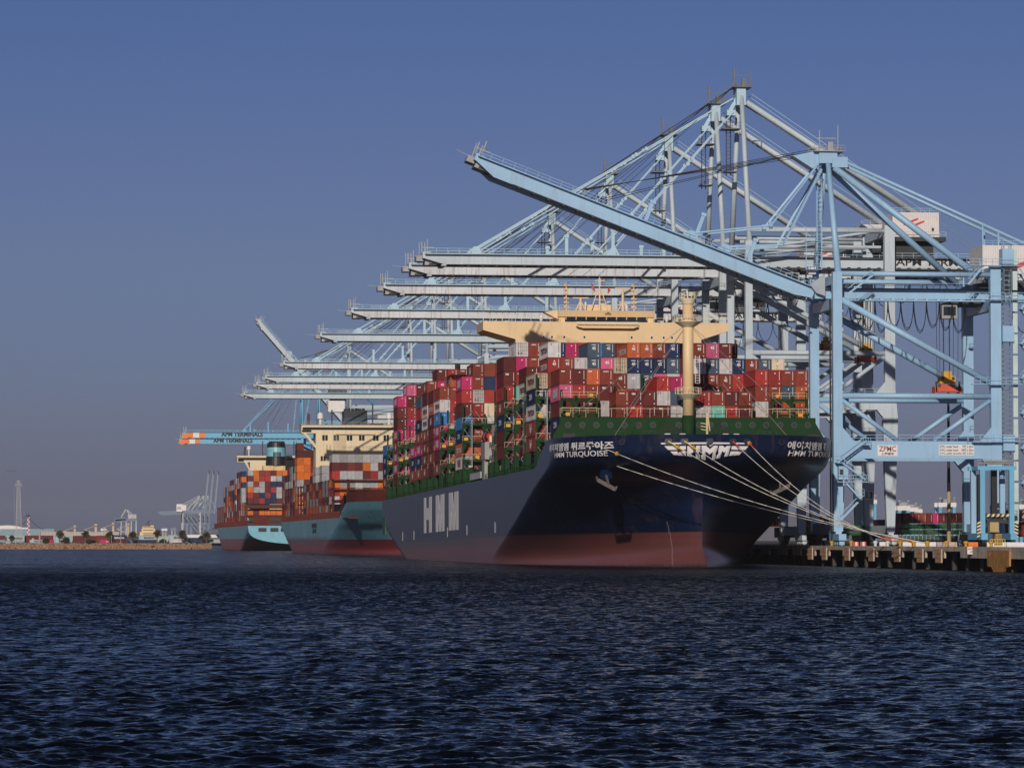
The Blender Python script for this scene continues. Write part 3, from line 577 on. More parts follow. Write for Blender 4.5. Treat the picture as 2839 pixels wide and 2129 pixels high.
    # stays
    for s_ in (-1, 1):
        mb = MB()
        if ang > .1:
            k1 = P['knee']; i_, o_ = bpt(P['in'][0], zt+1), bpt(P['in'][1], zt+1)
            for dy in (-.25, .25):
                mb.beam((XW-1.5, Y+s_*1.5+dy, za-3.4), (k1[0], Y+s_*3.3+dy, k1[1]), .32); mb.beam((k1[0], Y+s_*3.3+dy, k1[1]), (i_[0], Y+s_*3.3+dy, i_[1]), .28)
            mb.beam((XW-1.0, Y+s_*1.5, za-4.5), (k1[2], Y+s_*3.3, k1[3]), .42); mb.beam((k1[2], Y+s_*3.3, k1[3]), (o_[0], Y+s_*3.3, o_[1]), .36)
            mb.beam((k1[0], Y+s_*3.3-.5, k1[1]-.5), (k1[0], Y+s_*3.3+.5, k1[1]+.5), .7)
            mb.build('folded_stay', mS, r)
        else:
            for x_, hz, dd in ((P['in'][0], za-3.5, .22), (P['in'][1], za-6.5, .19)):
                mb = MB()
                a = Vector((XW-1.5, Y+s_*1.2, hz)); b = Vector((x_, Y+s_*3.3, zt+1.2))
                for dy in (-.28, .28): mb.beam(a+Vector((0,dy,0)), b+Vector((0,dy,0)), dd, dd*1.15)
                for f_ in (.34, .38, .66, .70): c_ = a.lerp(b, f_); mb.tube(c_-Vector((0,.5,0)), c_+Vector((0,.5,0)), .42, 8)
                mb.build('forestay', mS, r)
    mb = MB()
    for k in range(4):
        if ang > .1: e_ = bpt(P['ropex'], zt+1.2); mb.tube((XW-2, Y-1.2+k*.8, za-.6-.35*k), (e_[0], Y-1.5+k, e_[1]+.2*k), .06, 4)
        else: mb.tube((XW-1, Y-1.2+k*.8, za-.8), (P['in'][0]+2+k*5, Y-1.5+k, zt+.8), .055, 4)
    if A:
        for k in range(2): mb.tube((XW-6.2, Y-1+k*2, za-1.6), (XW-44+k*1.5, Y-1+k*2, bpt(XW-44, zt)[1]+2), .06, 4)
    mb.build('hoist_rope', M_ROPE, r)
    for s_ in (-1, 1):
        mb = MB(); e_ = (XL-2.5, Y+s_*8.8, P['zbs']) if A else (XL+9, Y+s_*.9, P['zbs']+4.6); mb.tube((XW+1.5, Y+s_*(1.7 if A else .8), za-4.2), e_, .62 if A else .60, 12, .66); mb.build('backstay', mL, r, smooth=True)
        mb = MB(); b = Vector((xb-2, Y+s_*3.3, zt+.3)); a = Vector((XW+2.5, Y+s_*1.8, za-2.6)); mb.tube(a, b, .33 if A else .06, 8)
        if A:
            for f_ in (.50, .555):
                p_ = a.lerp(b, f_ + (.03 if s_ > 0 else 0)); mb.beam(p_, (p_.x+.2, p_.y, zt+1), .3)
        mb.build('rear_stay', mS, r, smooth=True)
    # machinery house
    hx0, hx1, hz0, hz1 = P['house']
    mb = MB(); mb.box(hx0, hx1, Y-5, Y+5, hz0, hz1); mb.build('machinery_house', M_HOUSE, r).name = 'machinery_house'
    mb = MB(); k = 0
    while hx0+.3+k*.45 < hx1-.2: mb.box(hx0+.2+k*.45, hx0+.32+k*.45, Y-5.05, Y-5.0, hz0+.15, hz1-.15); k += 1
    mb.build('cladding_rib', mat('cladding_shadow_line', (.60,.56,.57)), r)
    mb = MB(); sx, sz, sw = P['mark']
    for dx, dz in ((0, 0), (sw*.42, -.55*sw*.3)):
        mb.poly([(sx+dx, Y-5.06, sz+dz), (sx+dx+sw, Y-5.06, sz+dz+sw*.42), (sx+dx+sw, Y-5.06, sz+dz+sw*.55), (sx+dx, Y-5.06, sz+dz+sw*.16)], (0, -.03, 0))
    mb.build('red_flash', M_RED, r)
    mb = MB(); mb.box(hx0-1.5, hx1+1.2, Y-6.4, Y+6.4, hz0-.9, hz0); mb.box(hx0-.5, hx1-1, Y-4, Y+4, zt, hz0-.9) if not A else None
    mb.build('house_platform', M_DARK, r)
    mb = MB(); mb.rail((hx0-1.5, Y-6.4, hz0), (hx1+1.2, Y-6.4, hz0), 1.1, 1.5, .05); mb.rail((hx0, Y-5, hz1), (hx1, Y-5, hz1), .9, 2, .05); mb.build('house_railing', mS, r)
    mb = MB(); mb.box(hx1-1.6, hx1-1.1, Y-5.06, Y-5.0, hz0+1.4, hz0+2.1) if not A else mb.box(hx0+1.2, hx0+1.8, Y-5.06, Y-5, hz0+.4, hz0+2.4); mb.build('door', M_DARK, r)
    # trolley and cab
    x_ = P['trolley']; mb = MB(); mb.box(x_-3.2, x_+3.2, Y-3.6, Y+3.6, zb-1.0, zb-.3); mb.build('trolley', M_DARK, r)
    mb = MB(); mb.box(x_-4.6, x_-1.6, Y-3.8, Y-1.0, zb-3.6, zb-.9); mb.build('operator_cab', mat('cab_grey', (.30,.30,.30)), r)
    mb = MB(); mb.box(x_-4.3, x_-1.9, Y-3.85, Y-3.8, zb-3.0, zb-1.3); mb.box(x_-4.66, x_-4.6, Y-3.5, Y-1.3, zb-3.2, zb-1.3); mb.build('cab_window', M_GLASS, r)
    # festoon loops
    mb = MB(); x0 = XW+3.5
    for k in range(9):
        xa = x0+k*2.5; pts = [(xa+1.25*(1-cos(pi*t_/8)), Y-5.2, zb-.5-(5.0+.5*(k % 3))*sin(pi*t_/8)) for t_ in range(9)]
        mb.path(pts, .07, 4); mb.path([(p[0]+.15, p[1]+.3, p[2]+(.4 if 0 < i < 8 else 0)) for i, p in enumerate(pts)], .06, 4)
    for k in range(4):
        xa = XL+1+k*4; pts = [(xa+2*(1-cos(pi*t_/8)), Y-5.2, zb-.5-(6.5-.7*k)*sin(pi*t_/8)) for t_ in range(9)]; mb.path(pts, .08, 4)
    mb.build('festoon_cable', M_BLACK, r)
    mb = MB(); mb.box(XW+2, xb-1, Y-5.4, Y-5.0, zb-.45, zb-.2)
    for k in range(24): mb.box(XW+3+k*2.2, XW+3.5+k*2.2, Y-5.2, Y-3.9, zb-.3, zb+.1)
    mb.build('festoon_track', mS if A else M_DARK, r)
    return r
PA = dict(kind='A', zb=50.6, zt=52.7, za=80.0, p0=20.1, p1=23.4, zc=31.9, zl=55.2, zl2=56.6, wx=1.75, wl=2.0, zt2=54.9, zbs=54.6, leg=M_BLUE, girder=M_BLUE, stay=M_BLUE, boom=M_BLUE,
          xback=206, tip=73.9, ang=radians(20.7), house=(175.6, 196, 53.6, 61.0), mark=(181.5, 56.2, 6.0), trolley=172.5, knee=(134.8, 64.5, 137.2, 60.8), ropex=95.0)
PA['in'] = (117.0, 124.0)
CG = 'blue quay cranes working the ships'
c1 = make_crane(675, PA, 'nearest bright blue quay crane, its boom raised slanting over the big ship', CG)
# extra fittings of the nearest crane
Y = 675; N = Y-10.4
def sign_plate(par, X0, X1, z0, z1, yy, lines, frame=True):
    mb = MB(); mb.box(X0, X1, yy-.05, yy, z0, z1); bd = mb.build('sign_board', M_WHITE, par)
    mb = MB(); n = len(lines); h = (z1-z0)/(n+.35*(n+1)) if n > 1 else (z1-z0)*.6
    for i, (ln, f0, f1) in enumerate(lines):
        zz = z1-(z1-z0)*(i+1)/n+((z1-z0)/n-h)/2
        put_text(mb, ln, (X0+(X1-X0)*f0, yy-.09, zz), ((X1-X0)*(f1-f0), 0, 0), (0, 0, h), .015)
    o = mb.build('lettering', M_BLACK, par); return bd, o
p = onY(2603, 1262, N-.65); q = onY(2700, 1233, N-.65)
sign_plate(c1, p.x, q.x, p.z, q.z, N-.66, [('S.W.L under hook      75T x 65m', .02, .98), ('S.W.L under hook    100T x 55m', .02, .98), ('S.W.L under spreader 65T x 65m', .02, .98)])
p = onY(2433, 1264, N-.65); q = onY(2488, 1234, N-.65)
mb = MB(); mb.box(p.x, q.x, N-.71, N-.66, p.z, q.z); mb.build('maker_board', M_WHITE, c1)
mb = MB(); put_text(mb, 'ZPMC', (p.x+.25, N-.75, p.z+.85), (q.x-p.x-.5, 0, 0), (0, 0, 1.05), .02); mb.build('maker_letters', mat('dull_red', (.28,.10,.10)), c1)
mb = MB(); put_text(mb, '上海振华', (p.x+.7, N-.75, p.z+.18), (q.x-p.x-1.4, 0, 0), (0, 0, .5), .02); mb.build('maker_characters', M_BLACK, c1)
# stairs at the waterside leg
mb = MB(); st = [((2322,1442), (2362,1400)), ((2395,1360), (2345,1330)), ((2345,1290), (2398,1330)), ((2340,1275), (2400,1225))]
def S(px, py, dy=-2.2): return onY(px, py, N+dy)
for a, b in (((2330,1442),(2378,1392)), ((2384,1382),(2345,1340)), ((2398,1330),(2335,1284)), ((2330,1276),(2402,1222))): mb.cut(); mb.stairs(S(*a), S(*b), .9)
mb.build('stair_flight', M_BLUE, c1)
mb = MB()
for a, b in (((2318,1335),(2406,1335)), ((2372,1374),(2394,1374)), ((2318,1282),(2340,1282)), ((2392,1232),(2412,1232))):
    p, q = S(*a), S(*b); mb.cut(); mb.box(p.x, q.x, p.y-.6, p.y+1.4, p.z-.12, p.z); mb.rail((p.x, p.y-.6, p.z), (q.x, p.y-.6, p.z), 1.2, 1.2, .05); mb.rail((p.x, p.y+1.4, p.z), (q.x, p.y+1.4, p.z), 1.2, 1.2, .05)
mb.build('stair_landing', M_BLUE, c1)
mb = MB(); p, q = S(2326, 1330), S(2352, 1292); mb.box(p.x, q.x, p.y, p.y+2.2, p.z, q.z); mb.build('electrical_room', M_BLUE, c1)
mb = MB(); p, q = S(2328, 1316), S(2338, 1301); mb.box(p.x, q.x, p.y-.04, p.y, p.z, q.z); mb.build('room_window', mat('brown_glass', (.06,.055,.045), .2), c1)
mb = MB(); mb.tube((XW-1.5, N-.9, 6), (XW-1.5, N-.9, 50), .16, 6); mb.build('cable_chain', M_BLACK, c1)
# lift shaft and zigzag stairs on the landside leg
LX = XL+2.2; mb = MB()
for dx in (-.7, .7):
    for dy in (-.7, .7): mb.beam((LX+dx, N+dy-.4, 8), (LX+dx, N+dy-.4, 60.5), .14)
z = 8
while z < 60: mb.beam((LX-.7, N-1.1, z), (LX+.7, N-1.1, z), .1); mb.beam((LX-.7, N+.3, z), (LX+.7, N+.3, z), .1); mb.beam((LX-.7, N-1.1, z), (LX-.7, N+.3, z), .1); z += .9
mb.build('lift_shaft', mat('shaft_steel', (.16,.22,.27), .5), c1)
mb = MB(); z = 8
while z < 58: mb.beam((LX+.85, N-.4, z), (LX+.85, N-.4, z+.02+1.0), .4, .05) if False else mb.box(LX+1.0, LX+1.9, N-1.1, N-.9, z, z+3.6); z += 4
mb.build('lift_cladding', mat('pale_green_cladding', (.50,.62,.62)), c1)
for z in (21.6, 42.2, 56.8):
    mb = MB(); mb.box(LX-1.1, LX+1.1, N-1.7, N+.9, z, z+3.0); mb.build('lift_door_box', M_BLUE, c1)
mb = MB(); z = 9; k = 0
while z < 55:
    a = Vector((LX+2.6, N-1.5+1.2*(k % 2), z)); b = Vector((LX+5.2, N-1.5+1.2*(k % 2), z+3.2))
    if k % 2: a, b = Vector((LX+5.2, a.y, z)), Vector((LX+2.6, a.y, z+3.2))
    mb.stairs(a, b, .8); mb.box(LX+1.9 if k % 2 else LX+5.1, LX+2.7 if k % 2 else LX+6, N-2, N+.6, z+3.1, z+3.22); z += 3.3; k += 1
mb.build('zigzag_stair', M_BLUE, c1)
mb = MB()
for z in (23.4, 34.2, 50.2, 56.6):
    mb.cut(); mb.box(XL-5 if z < 50 else XL-6, LX+3.4, N-2.3, N-1.2, z-.12, z); mb.rail((XL-6, N-2.3, z), (LX+5.5, N-2.3, z), 1.2, 1.3, .05)
mb.build('landing', M_BLUE, c1)
mb = MB(); mb.rail((XW+2, N-.8, 54), (XL-2, N-.8, 54), 1.0, 2.2, .05) if False else None
for k in range(5): mb.stairs((XW+1.8+k*.01, N-1.5, 51), (XW+6.5, N-1.5, 54.5), .8) if k == 0 else None
mb.stairs((XL-5.5, N-1.5, 53), (XL-2.5, N-1.5, 56.6), .8)
z = 56
while z < 64: mb.cut(); mb.box(XW-4.8, XW-1.8, N+5, N+7, z, z+.1); mb.rail((XW-4.8, N+5, z), (XW-1.8, N+5, z), 1.1, .8, .05); mb.beam((XW-4.8, N+5, z), (XW-4.8, N+5, z+2.7), .14); mb.beam((XW-1.8, N+5, z), (XW-1.8, N+5, z+2.7), .14); z += 2.7
mb.build('hinge_platforms', M_BLUE, c1)
mb = MB(); p = onY(2242, 760, Y-4); q = onY(2262, 738, Y-4); mb.box(p.x, q.x, p.y, p.y+2, p.z, q.z); mb.build('lookout_cabin', M_WHITE, c1)
mb = MB(); mb.poly([(143.2, Y-5.2, 51.6), (142.0, Y-5.2, 53.2), (144.9, Y-5.2, 55.2), (144.9, Y-5.2, 51.0)], (0, 1.0, 0)); mb.build('hinge_plate', mat('hinge_plate_grey', (.36,.40,.46), .5), c1)

# the taller cranes behind: one built, the others copied
PB = dict(kind='B', zb=63.15, zt=65.5, za=103.2, p0=32.5, p1=35.8, zc=44.5, zl=68.3, zl2=71.8, wx=1.5, wl=2.2, zt2=70.6, zbs=70.4, leg=M_PALE, girder=M_PALE, stay=M_STAY, boom=M_PALE,
          xback=203, tip=77.6, ang=0.0, house=(178.6, 188.8, 69.8, 75.2), mark=(181.0, 72.3, 3.2), trolley=160.0)
PB['in'] = (88.5, 118.0)
c2 = make_crane(762, PB, 'pale tall quay crane with level boom, second of the row, highest mast in view', CG)
mb = MB(); put_text(mb, 'APM TERMINALS', (179.5, 762-3.95, 63.75), (21.5, 0, 0), (0, 0, 1.55), .02); c2t = mb.build('lettering', M_BLACK, c2)
mb = MB(); mb.box(178.6, 202, 762-3.9, 762-3.86, 63.52, 65.48); mb.build('name_panel', mat('pale_panel', (.55,.60,.64)), c2)
p = onY(2245, 1152, 750.9); mb = MB(); mb.box(XW+4, XW+13, 762-10.4-.72, 762-10.4-.66, 33.4, 35.2); mb.build('sign_board', M_WHITE, c2)
mb = MB()
for i, ln in enumerate(('S.W.L under hook      75T x 65m', 'S.W.L under spreader 65T x 65m')): put_text(mb, ln, (XW+4.4, 762-10.4-.75, 34.5-.75*i), (8.2, 0, 0), (0, 0, .45), .015)
mb.build('sign_lettering', M_BLACK, c2)
def recolor(o, m):
    o.material_slots[0].link = 'OBJECT'; o.material_slots[0].material = m
BY = [792, 854, 947, 1059, 1230, 1336, 1395, 1489]
pos = ['third', 'fourth', 'fifth', 'sixth', 'seventh', 'eighth', 'ninth', 'tenth']
look = ['rust streaked boom', 'level boom above the ship bridge', 'slightly rusty level boom', 'level boom ending over the ship funnel', 'level boom above the far yellow bridge', 'level boom second lowest but one', 'level boom just over the lowest pale one', 'lowest pale boom and a white trolley']
cranes = [c2]; numbers = {0: '13', 1: '10'}
for i, y in enumerate(BY):
    c = copy_tree(c2); c.location = (XW, y, QZ); cranes.append(c); c['label'] = f'pale tall quay crane, {pos[i]} in the row, {look[i]}'
    for ch in c.children:
        b_ = ch.name.split('.')[0]
        if b_ in ('boom_girder', 'girder') and i in (0, 1, 2, 4, 6): recolor(ch, M_RUSTY)
        if y == 1489 and b_ in ('trolley', 'operator_cab', 'cab_window'): ch.location.x = onY(936, 1080, 1489).x-160
for c, s_ in ((c2, '13'), (c2, '10')):
    yy = c.location.y; mb = MB(); put_text(mb, s_, (XL-.65 if s_ == '13' else XL-1.2, yy+9.36 if s_ == '13' else yy-11.36, 13.9), (1.4 if s_ == '13' else 2, 0, 0), (0, 0, 1.4), .03)
    o = mb.build('leg_number', M_BLACK if s_ == '13' else M_WHITE, c, org=(XW, yy, QZ)); o.location = (0, 0, 0); o.parent = c
mb = MB(); yy = cranes[1].location.y; yy = 762; mb.box(XL-.9, XL+1.0, yy+9.40, yy+9.44, 13.6, 15.6); o = mb.build('number_board', M_WHITE, c2, org=(XW, yy, QZ))
# white housing round the trolley of the tenth crane
Yc = 1489; px = onY(936, 1090, Yc).x; mb = MB(); mb.box(px-4.2, px+2.6, Yc-4.5, Yc+3, 57.6, 62.2); o = mb.build('trolley_house', M_WHITE, cranes[-1], org=(XW, Yc, QZ)); 
mb = MB()
for k in (-3, -1, 1, 3): mb.beam((px+k, Yc-4, 62), (px+k*.6, Yc-3, 65.5), .35)
mb.box(px-3.8, px+3.6, Yc-4, Yc+3, 65.6, 67); mb.build('trolley_frame', M_DARK, cranes[-1], org=(XW, Yc, QZ))
# crane with the half raised boom far along the quay
PC = dict(PB); PC.update(ang=radians(49), knee=(128, 86, 131, 80), ropex=105.0); PC['in'] = (100.0, 118.0)
make_crane(1800, PC, 'distant quay crane whose short looking boom points steeply up left of the mast row', CG)
# two vivid blue cranes with orange and white boom tips
for i, (y, pxt, pyt, lab) in enumerate(((2010, 512, 1197, 'vivid blue crane with orange white boom tip, upper one of the two lettered booms'), (2150, 503, 1215, 'vivid blue crane with orange white boom tip, lower one of the two lettered booms'))):
    t_ = onY(pxt, pyt, y); PV = dict(PB); dz = t_.z-65.5
    PV.update(zb=t_.z-3.4, zt=t_.z, za=t_.z+44, zl=t_.z+2.8, zl2=t_.z+6.3, zt2=t_.z+5, zbs=t_.z+5, tip=t_.x, leg=M_VIVID, girder=M_VIVID, stay=M_VIVID, boom=M_VIVID, house=(179, 190, t_.z+4, t_.z+10), mark=(181, t_.z+6, 3.2)); PV['in'] = (t_.x+33, t_.x+66)
    PV['p0'] = 30; PV['p1'] = 34
    c = make_crane(y, PV, lab, CG)
    mb = MB(); a = onY(612 if i == 0 else 590, 1205, y).x; b = onY(728 if i == 0 else 700, 1205, y).x
    put_text(mb, 'APM TERMINALS', (a, y-3.3-.6, t_.z-2.7), (b-a, 0, 0), (0, 0, 2.6), .05); mb.build('lettering', M_BLACK, c)
    for k, (mm, nm) in enumerate(((M_ORANGE, 'orange_band'), (M_WHITE, 'white_band'), (M_ORANGE, 'orange_band'))):
        mb = MB(); x0 = t_.x+(2.5, 4.6, 7.9)[k]; mb.box(x0, x0+(2.09, 3.29, 3.1)[k], y-3.93, y-3.86, t_.z-3.3, t_.z-.1); mb.build(nm, mm, c)
    mb = MB(); x0 = t_.x-2; mb.poly([(x0, y-4.2, t_.z-3.0), (x0+1, y-4.2, t_.z-1.2), (x0+4.4, y-4.2, t_.z-.6), (x0+4.4, y-4.2, t_.z-3.2), (x0+2, y-4.2, t_.z-3.9)], (0, .3, 0)); mb.build('tip_cowl', M_ORANGE, c)

# spreaders hanging from the cranes on ropes
def spreader(px0, px1, ytop, ybot, yrope, Y, lab):
    a = onY(px0, ybot, Y); b = onY(px1, ytop, Y); x0, x1 = a.x, b.x; z0 = a.z; H = b.z-z0; xm = (x0+x1)/2; w_ = x1-x0
    r = empty('container_spreader', (xm, Y, z0), lab, 'spreader', 'orange spreaders hanging under the cranes')
    mb = MB(); mb.box(x0+.2, x1-.2, Y-1.0, Y-.6, z0+.35, z0+.35+H*.2); mb.box(x0+.2, x1-.2, Y+.6, Y+1, z0+.35, z0+.35+H*.2); mb.box(x0, x0+.35, Y-1.3, Y+1.3, z0, z0+H*.32); mb.box(x1-.35, x1, Y-1.3, Y+1.3, z0, z0+H*.32)
    mb.box(xm-w_*.27, xm+w_*.27, Y-1.1, Y+1.1, z0+.5, z0+H*.42); mb.build('spreader_beam', mat('spreader_red_orange', (.62,.10,.04), .6, streak=(.15,.05,.03), streak_amt=.7), r)
    mb = MB(); mb.box(xm-w_*.3, xm+w_*.3, Y-1.0, Y+1.0, z0+H*.46, z0+H*.62); mb.box(xm-w_*.14, xm+w_*.16, Y-.8, Y+.8, z0+H*.62, z0+H); mb.tube((xm-w_*.2, Y-1.05, z0+H*.68), (xm-w_*.2, Y+1, z0+H*.68), w_*.1, 12); mb.tube((xm+w_*.2, Y-1.05, z0+H*.68), (xm+w_*.2, Y+1, z0+H*.68), w_*.1, 12)
    mb.build('headblock', M_YEL, r)
    mb = MB(); mb.tube((xm-w_*.2, Y-1.15, z0+H*.68), (xm-w_*.2, Y-1.05, z0+H*.68), w_*.06, 10); mb.tube((xm+w_*.2, Y-1.15, z0+H*.68), (xm+w_*.2, Y-1.05, z0+H*.68), w_*.06, 10)
    for x_ in (x0+.3, x1-.4): mb.box(x_-.15, x_+.15, Y-1.3, Y-1.0, z0+.3, z0+H*.55)
    for x_ in (x0+.15, x1-.15): mb.box(x_-.1, x_+.1, Y-1.35, Y-1.1, z0-.45, z0)
    mb.build('fitting', M_DARK, r)
    mb = MB()
    for k, dx in enumerate((-.3, -.12, -.05, .05, .12, .3, .38, -.36)): mb.tube((xm+dx*w_, Y-1+(k % 3), z0+H*.7), (xm+dx*w_*1.05, Y-1+(k % 3), yrope), .05, 4)
    mb.build('rope', M_ROPE, r)
spreader(2588, 2661, 1030, 1092, 50.3, 676, 'orange spreader with yellow headblock hanging nearest, over the crane portal of the nearest crane')
spreader(2372, 2428, 952, 1008, 63.2, 762, 'smaller orange spreader hanging farther back between the crane legs')
spreader(2272, 2306, 934, 976, 63.2, 800, 'spreader edge half hidden behind the nearest waterside crane leg')
# mobile cranes' ropes and yard rails need nothing more here

# ------------------------------------------------------------------ ships
def lerp_tab(tab, z):
    if z <= tab[0][0]: return tab[0][1]
    for (a, u), (b, v) in zip(tab, tab[1:]):
        if z <= b: return u+(v-u)*(z-a)/(b-a)
    return tab[-1][1]
class Hull:
    """Hull form: y runs aft from the stem, z up from the water; C is the centre line."""
    def __init__(s, C, B, length, Ltab, qtab, ytab, deck, aft, zcut, rcut, aftexp=0.45, p=2.0):
        s.C, s.B, s.len, s.Lt, s.qt, s.yt, s.deck, s.aft, s.zcut, s.rcut, s.ae, s.p = C, B, length, Ltab, qtab, ytab, deck, aft, zcut, rcut, aftexp, p
    def y0(s, z): return lerp_tab(s.yt, z)
    def L(s, z): return lerp_tab(s.Lt, z)
    def at(s, t, z, side):                       # t 0..1 along the entrance
        h = s.B*(max(0, 1-(1-t)**(s.p if isinstance(s.p, float) else lerp_tab(s.p, z))))**(1/lerp_tab(s.qt, z)); return Vector((s.C+side*h, s.y0(z)+s.L(z)*t, z))
    def mesh(s, mb, zmin=-2.0, nt=26, na=40, nz=26, zlow=None, nu=7):
        """fore body and after body in one net, both sides, and the transom; zlow: the height where the raised forecastle begins"""
        zlow = zlow if zlow is not None else s.deck(s.len)
        def zs(zt): return [zmin+(zlow-zmin)*j/nz for j in range(nz+1)]+[zlow+(zt-zlow)*j/nu for j in range(1, nu+1)]
        for side in (-1, 1):
            rows = []
            for i in range(nt+1):
                t = (i/nt)**1.7; yy = s.at(t, zlow, side).y
                for _ in range(3): zt = s.deck(yy); yy = s.at(t, zt, side).y
                rows.append([s.at(t, z, side) for z in zs(s.deck(yy))])
            ys0 = [v.y for v in rows[-1]]; m = nz+nu+1; gs = sorted([(i/na)**1.35 for i in range(1, na+1)])
            for g in gs:
                col = []
                for j in range(m):
                    y = ys0[j]+(s.len-ys0[j])*g; zt = s.deck(y); k = max(0.0, (y-s.aft)/(s.len-s.aft)) if y > s.aft else 0.0
                    if j > nz: z = zlow+(zt-zlow)*(j-nz)/nu; h = s.B
                    else:
                        zl = zmin+(s.zcut-zmin)*k**1.25 if k > 0 else zmin; z = zl+(zlow-zl)*j/nz; h = s.B
                        if k > 0:
                            rr = .01+s.rcut*k; u = min(1.0, (z-zl)/rr); h = s.B*(1-(1-u)**2*(1 if k > .15 else k/.15))**0.5 if u < 1 else s.B
                            h = max(h, .02) if j else h*.25
                    col.append(Vector((s.C+side*h, y, z)))
                rows.append(col)
            vs = [v for c in rows for v in c]; fs = []
            for i in range(len(rows)-1):
                for j in range(m-1):
                    q = (i*m+j, (i+1)*m+j, (i+1)*m+j+1, i*m+j+1)
                    if j >= nz and abs(vs[q[2]].z-zlow) < .02 and abs(vs[q[3]].z-zlow) < .02: continue
                    fs.append(q if side < 0 else q[::-1])
            mb.add(vs, fs)
            last = rows[-1][:nz+1]; n1 = nz+1; mb.add(last+[Vector((s.C, v.y, v.z)) for v in last], [((j, n1+j, n1+j+1, j+1) if side < 0 else (j+1, n1+j+1, n1+j, j)) for j in range(nz)])
def hull_mat(name, upper, boot, zboot, slope, grime=(0.05, 0.045, 0.04), rough=0.32, stain=(0.2, 0.1, 0.06), stain_amt=0.25):
    """paint above the boot line, antifouling below it, a dirty band between, long run-off streaks"""
    m = bpy.data.materials.new(name); m.use_nodes = True; n = m.node_tree; L = n.links; b = n.nodes['Principled BSDF']; b.inputs['Roughness'].default_value = rough
    tcn = n.nodes.new("ShaderNodeTexCoord"); sx = n.nodes.new("ShaderNodeSeparateXYZ"); L.new(tcn.outputs['Object'], sx.inputs[0])
    def M(op, a, c_=None, d=None):
        q = n.nodes.new("ShaderNodeMath"); q.operation = op
        for i, v in enumerate((a, c_, d)):
            if v is None: continue
            if isinstance(v, (int, float)): q.inputs[i].default_value = v
            else: L.new(v, q.inputs[i])
        return q.outputs[0]
    def nz(scale, sc, det=5):
        mp = n.nodes.new("ShaderNodeMapping"); mp.inputs['Scale'].default_value = sc; L.new(tcn.outputs['Object'], mp.inputs[0])
        t = n.nodes.new("ShaderNodeTexNoise"); t.inputs['Scale'].default_value = scale; t.inputs['Detail'].default_value = det; L.new(mp.outputs[0], t.inputs['Vector']); return t.outputs[0]
    def ramp(v, a, b_, lo=0.0, hi=1.0):
        q = n.nodes.new("ShaderNodeMapRange"); q.inputs[1].default_value = a; q.inputs[2].default_value = b_; q.inputs[3].default_value = lo; q.inputs[4].default_value = hi; L.new(v, q.inputs[0]); return q.outputs[0]
    def mix(f, a, c_):
        q = n.nodes.new("ShaderNodeMix"); q.data_type = 'RGBA'
        if isinstance(f, float): q.inputs['Factor'].default_value = f
        else: L.new(f, q.inputs['Factor'])
        for k, v in (('A', a), ('B', c_)):
            if isinstance(v, tuple): q.inputs[k].default_value = (*v, 1)
            else: L.new(v, q.inputs[k])
        return q.outputs['Result']
    zz = M('ADD', sx.outputs['Z'], M('MULTIPLY', sx.outputs['Y'], slope))
    big = nz(0.12, (1, .35, 1)); fine = nz(0.8, (1, 1, .25)); run = nz(0.9, (1, .7, .05), 6)
    up = mix(ramp(big, .35, .7, 0, .35), upper, tuple(c_*1.5+.004 for c_ in upper))
    up = mix(ramp(run, .55, .75, 0, stain_amt), up, stain)
    bt = mix(ramp(big, .3, .7, 0, .5), boot, tuple(c_*.6 for c_ in boot))
    isup = ramp(zz, zboot-.06, zboot+.06)
    col = mix(isup, bt, up)
    aftf = ramp(sx.outputs['Y'], 60, 150)
    g = M('MULTIPLY', M('MULTIPLY', ramp(M('ADD', zz, M('MULTIPLY', fine, 1.2)), zboot-1.6, zboot-.2), ramp(M('ADD', zz, M('MULTIPLY', big, 2.0)), zboot+2.6, zboot+1.0)), aftf)
    col = mix(M('MULTIPLY', g, .75), col, grime)
    cb = n.nodes.new("ShaderNodeCombineXYZ"); L.new(sx.outputs['Y'], cb.inputs[0]); L.new(sx.outputs['Z'], cb.inputs[1]); br = n.nodes.new("ShaderNodeTexBrick"); br.inputs['Scale'].default_value = 1.0; br.inputs['Brick Width'].default_value = 9.5; br.inputs['Row Height'].default_value = 2.7; br.inputs['Mortar Size'].default_value = .045; br.inputs['Mortar Smooth'].default_value = .6
    br.inputs['Color1'].default_value = (0, 0, 0, 1); br.inputs['Color2'].default_value = (.3, .3, .3, 1); br.inputs['Mortar'].default_value = (1, 1, 1, 1); L.new(cb.outputs[0], br.inputs['Vector'])
    col = mix(M('MULTIPLY', br.outputs['Color'], .28), col, tuple(c_*.35+.01 for c_ in upper))
    scum = ramp(M('ADD', sx.outputs['Z'], M('MULTIPLY', fine, -1.1)), .25, -.35)
    col = mix(M('MULTIPLY', scum, .85), col, (.02, .022, .016))
    patchy = ramp(nz(.35, (1, .5, 1.6), 6), .52, .68); low = ramp(zz, zboot, zboot-.1)
    col = mix(M('MULTIPLY', M('MULTIPLY', patchy, low), .45), col, tuple(c_*.45+.03 for c_ in boot))
    L.new(col, b.inputs['Base Color'])
    bp = n.nodes.new("ShaderNodeBump"); bp.inputs['Strength'].default_value = .25; bp.inputs['Distance'].default_value = .05; L.new(nz(.35, (1, 1, 1), 2), bp.inputs['Height']); L.new(bp.outputs[0], b.inputs['Normal'])
    return m

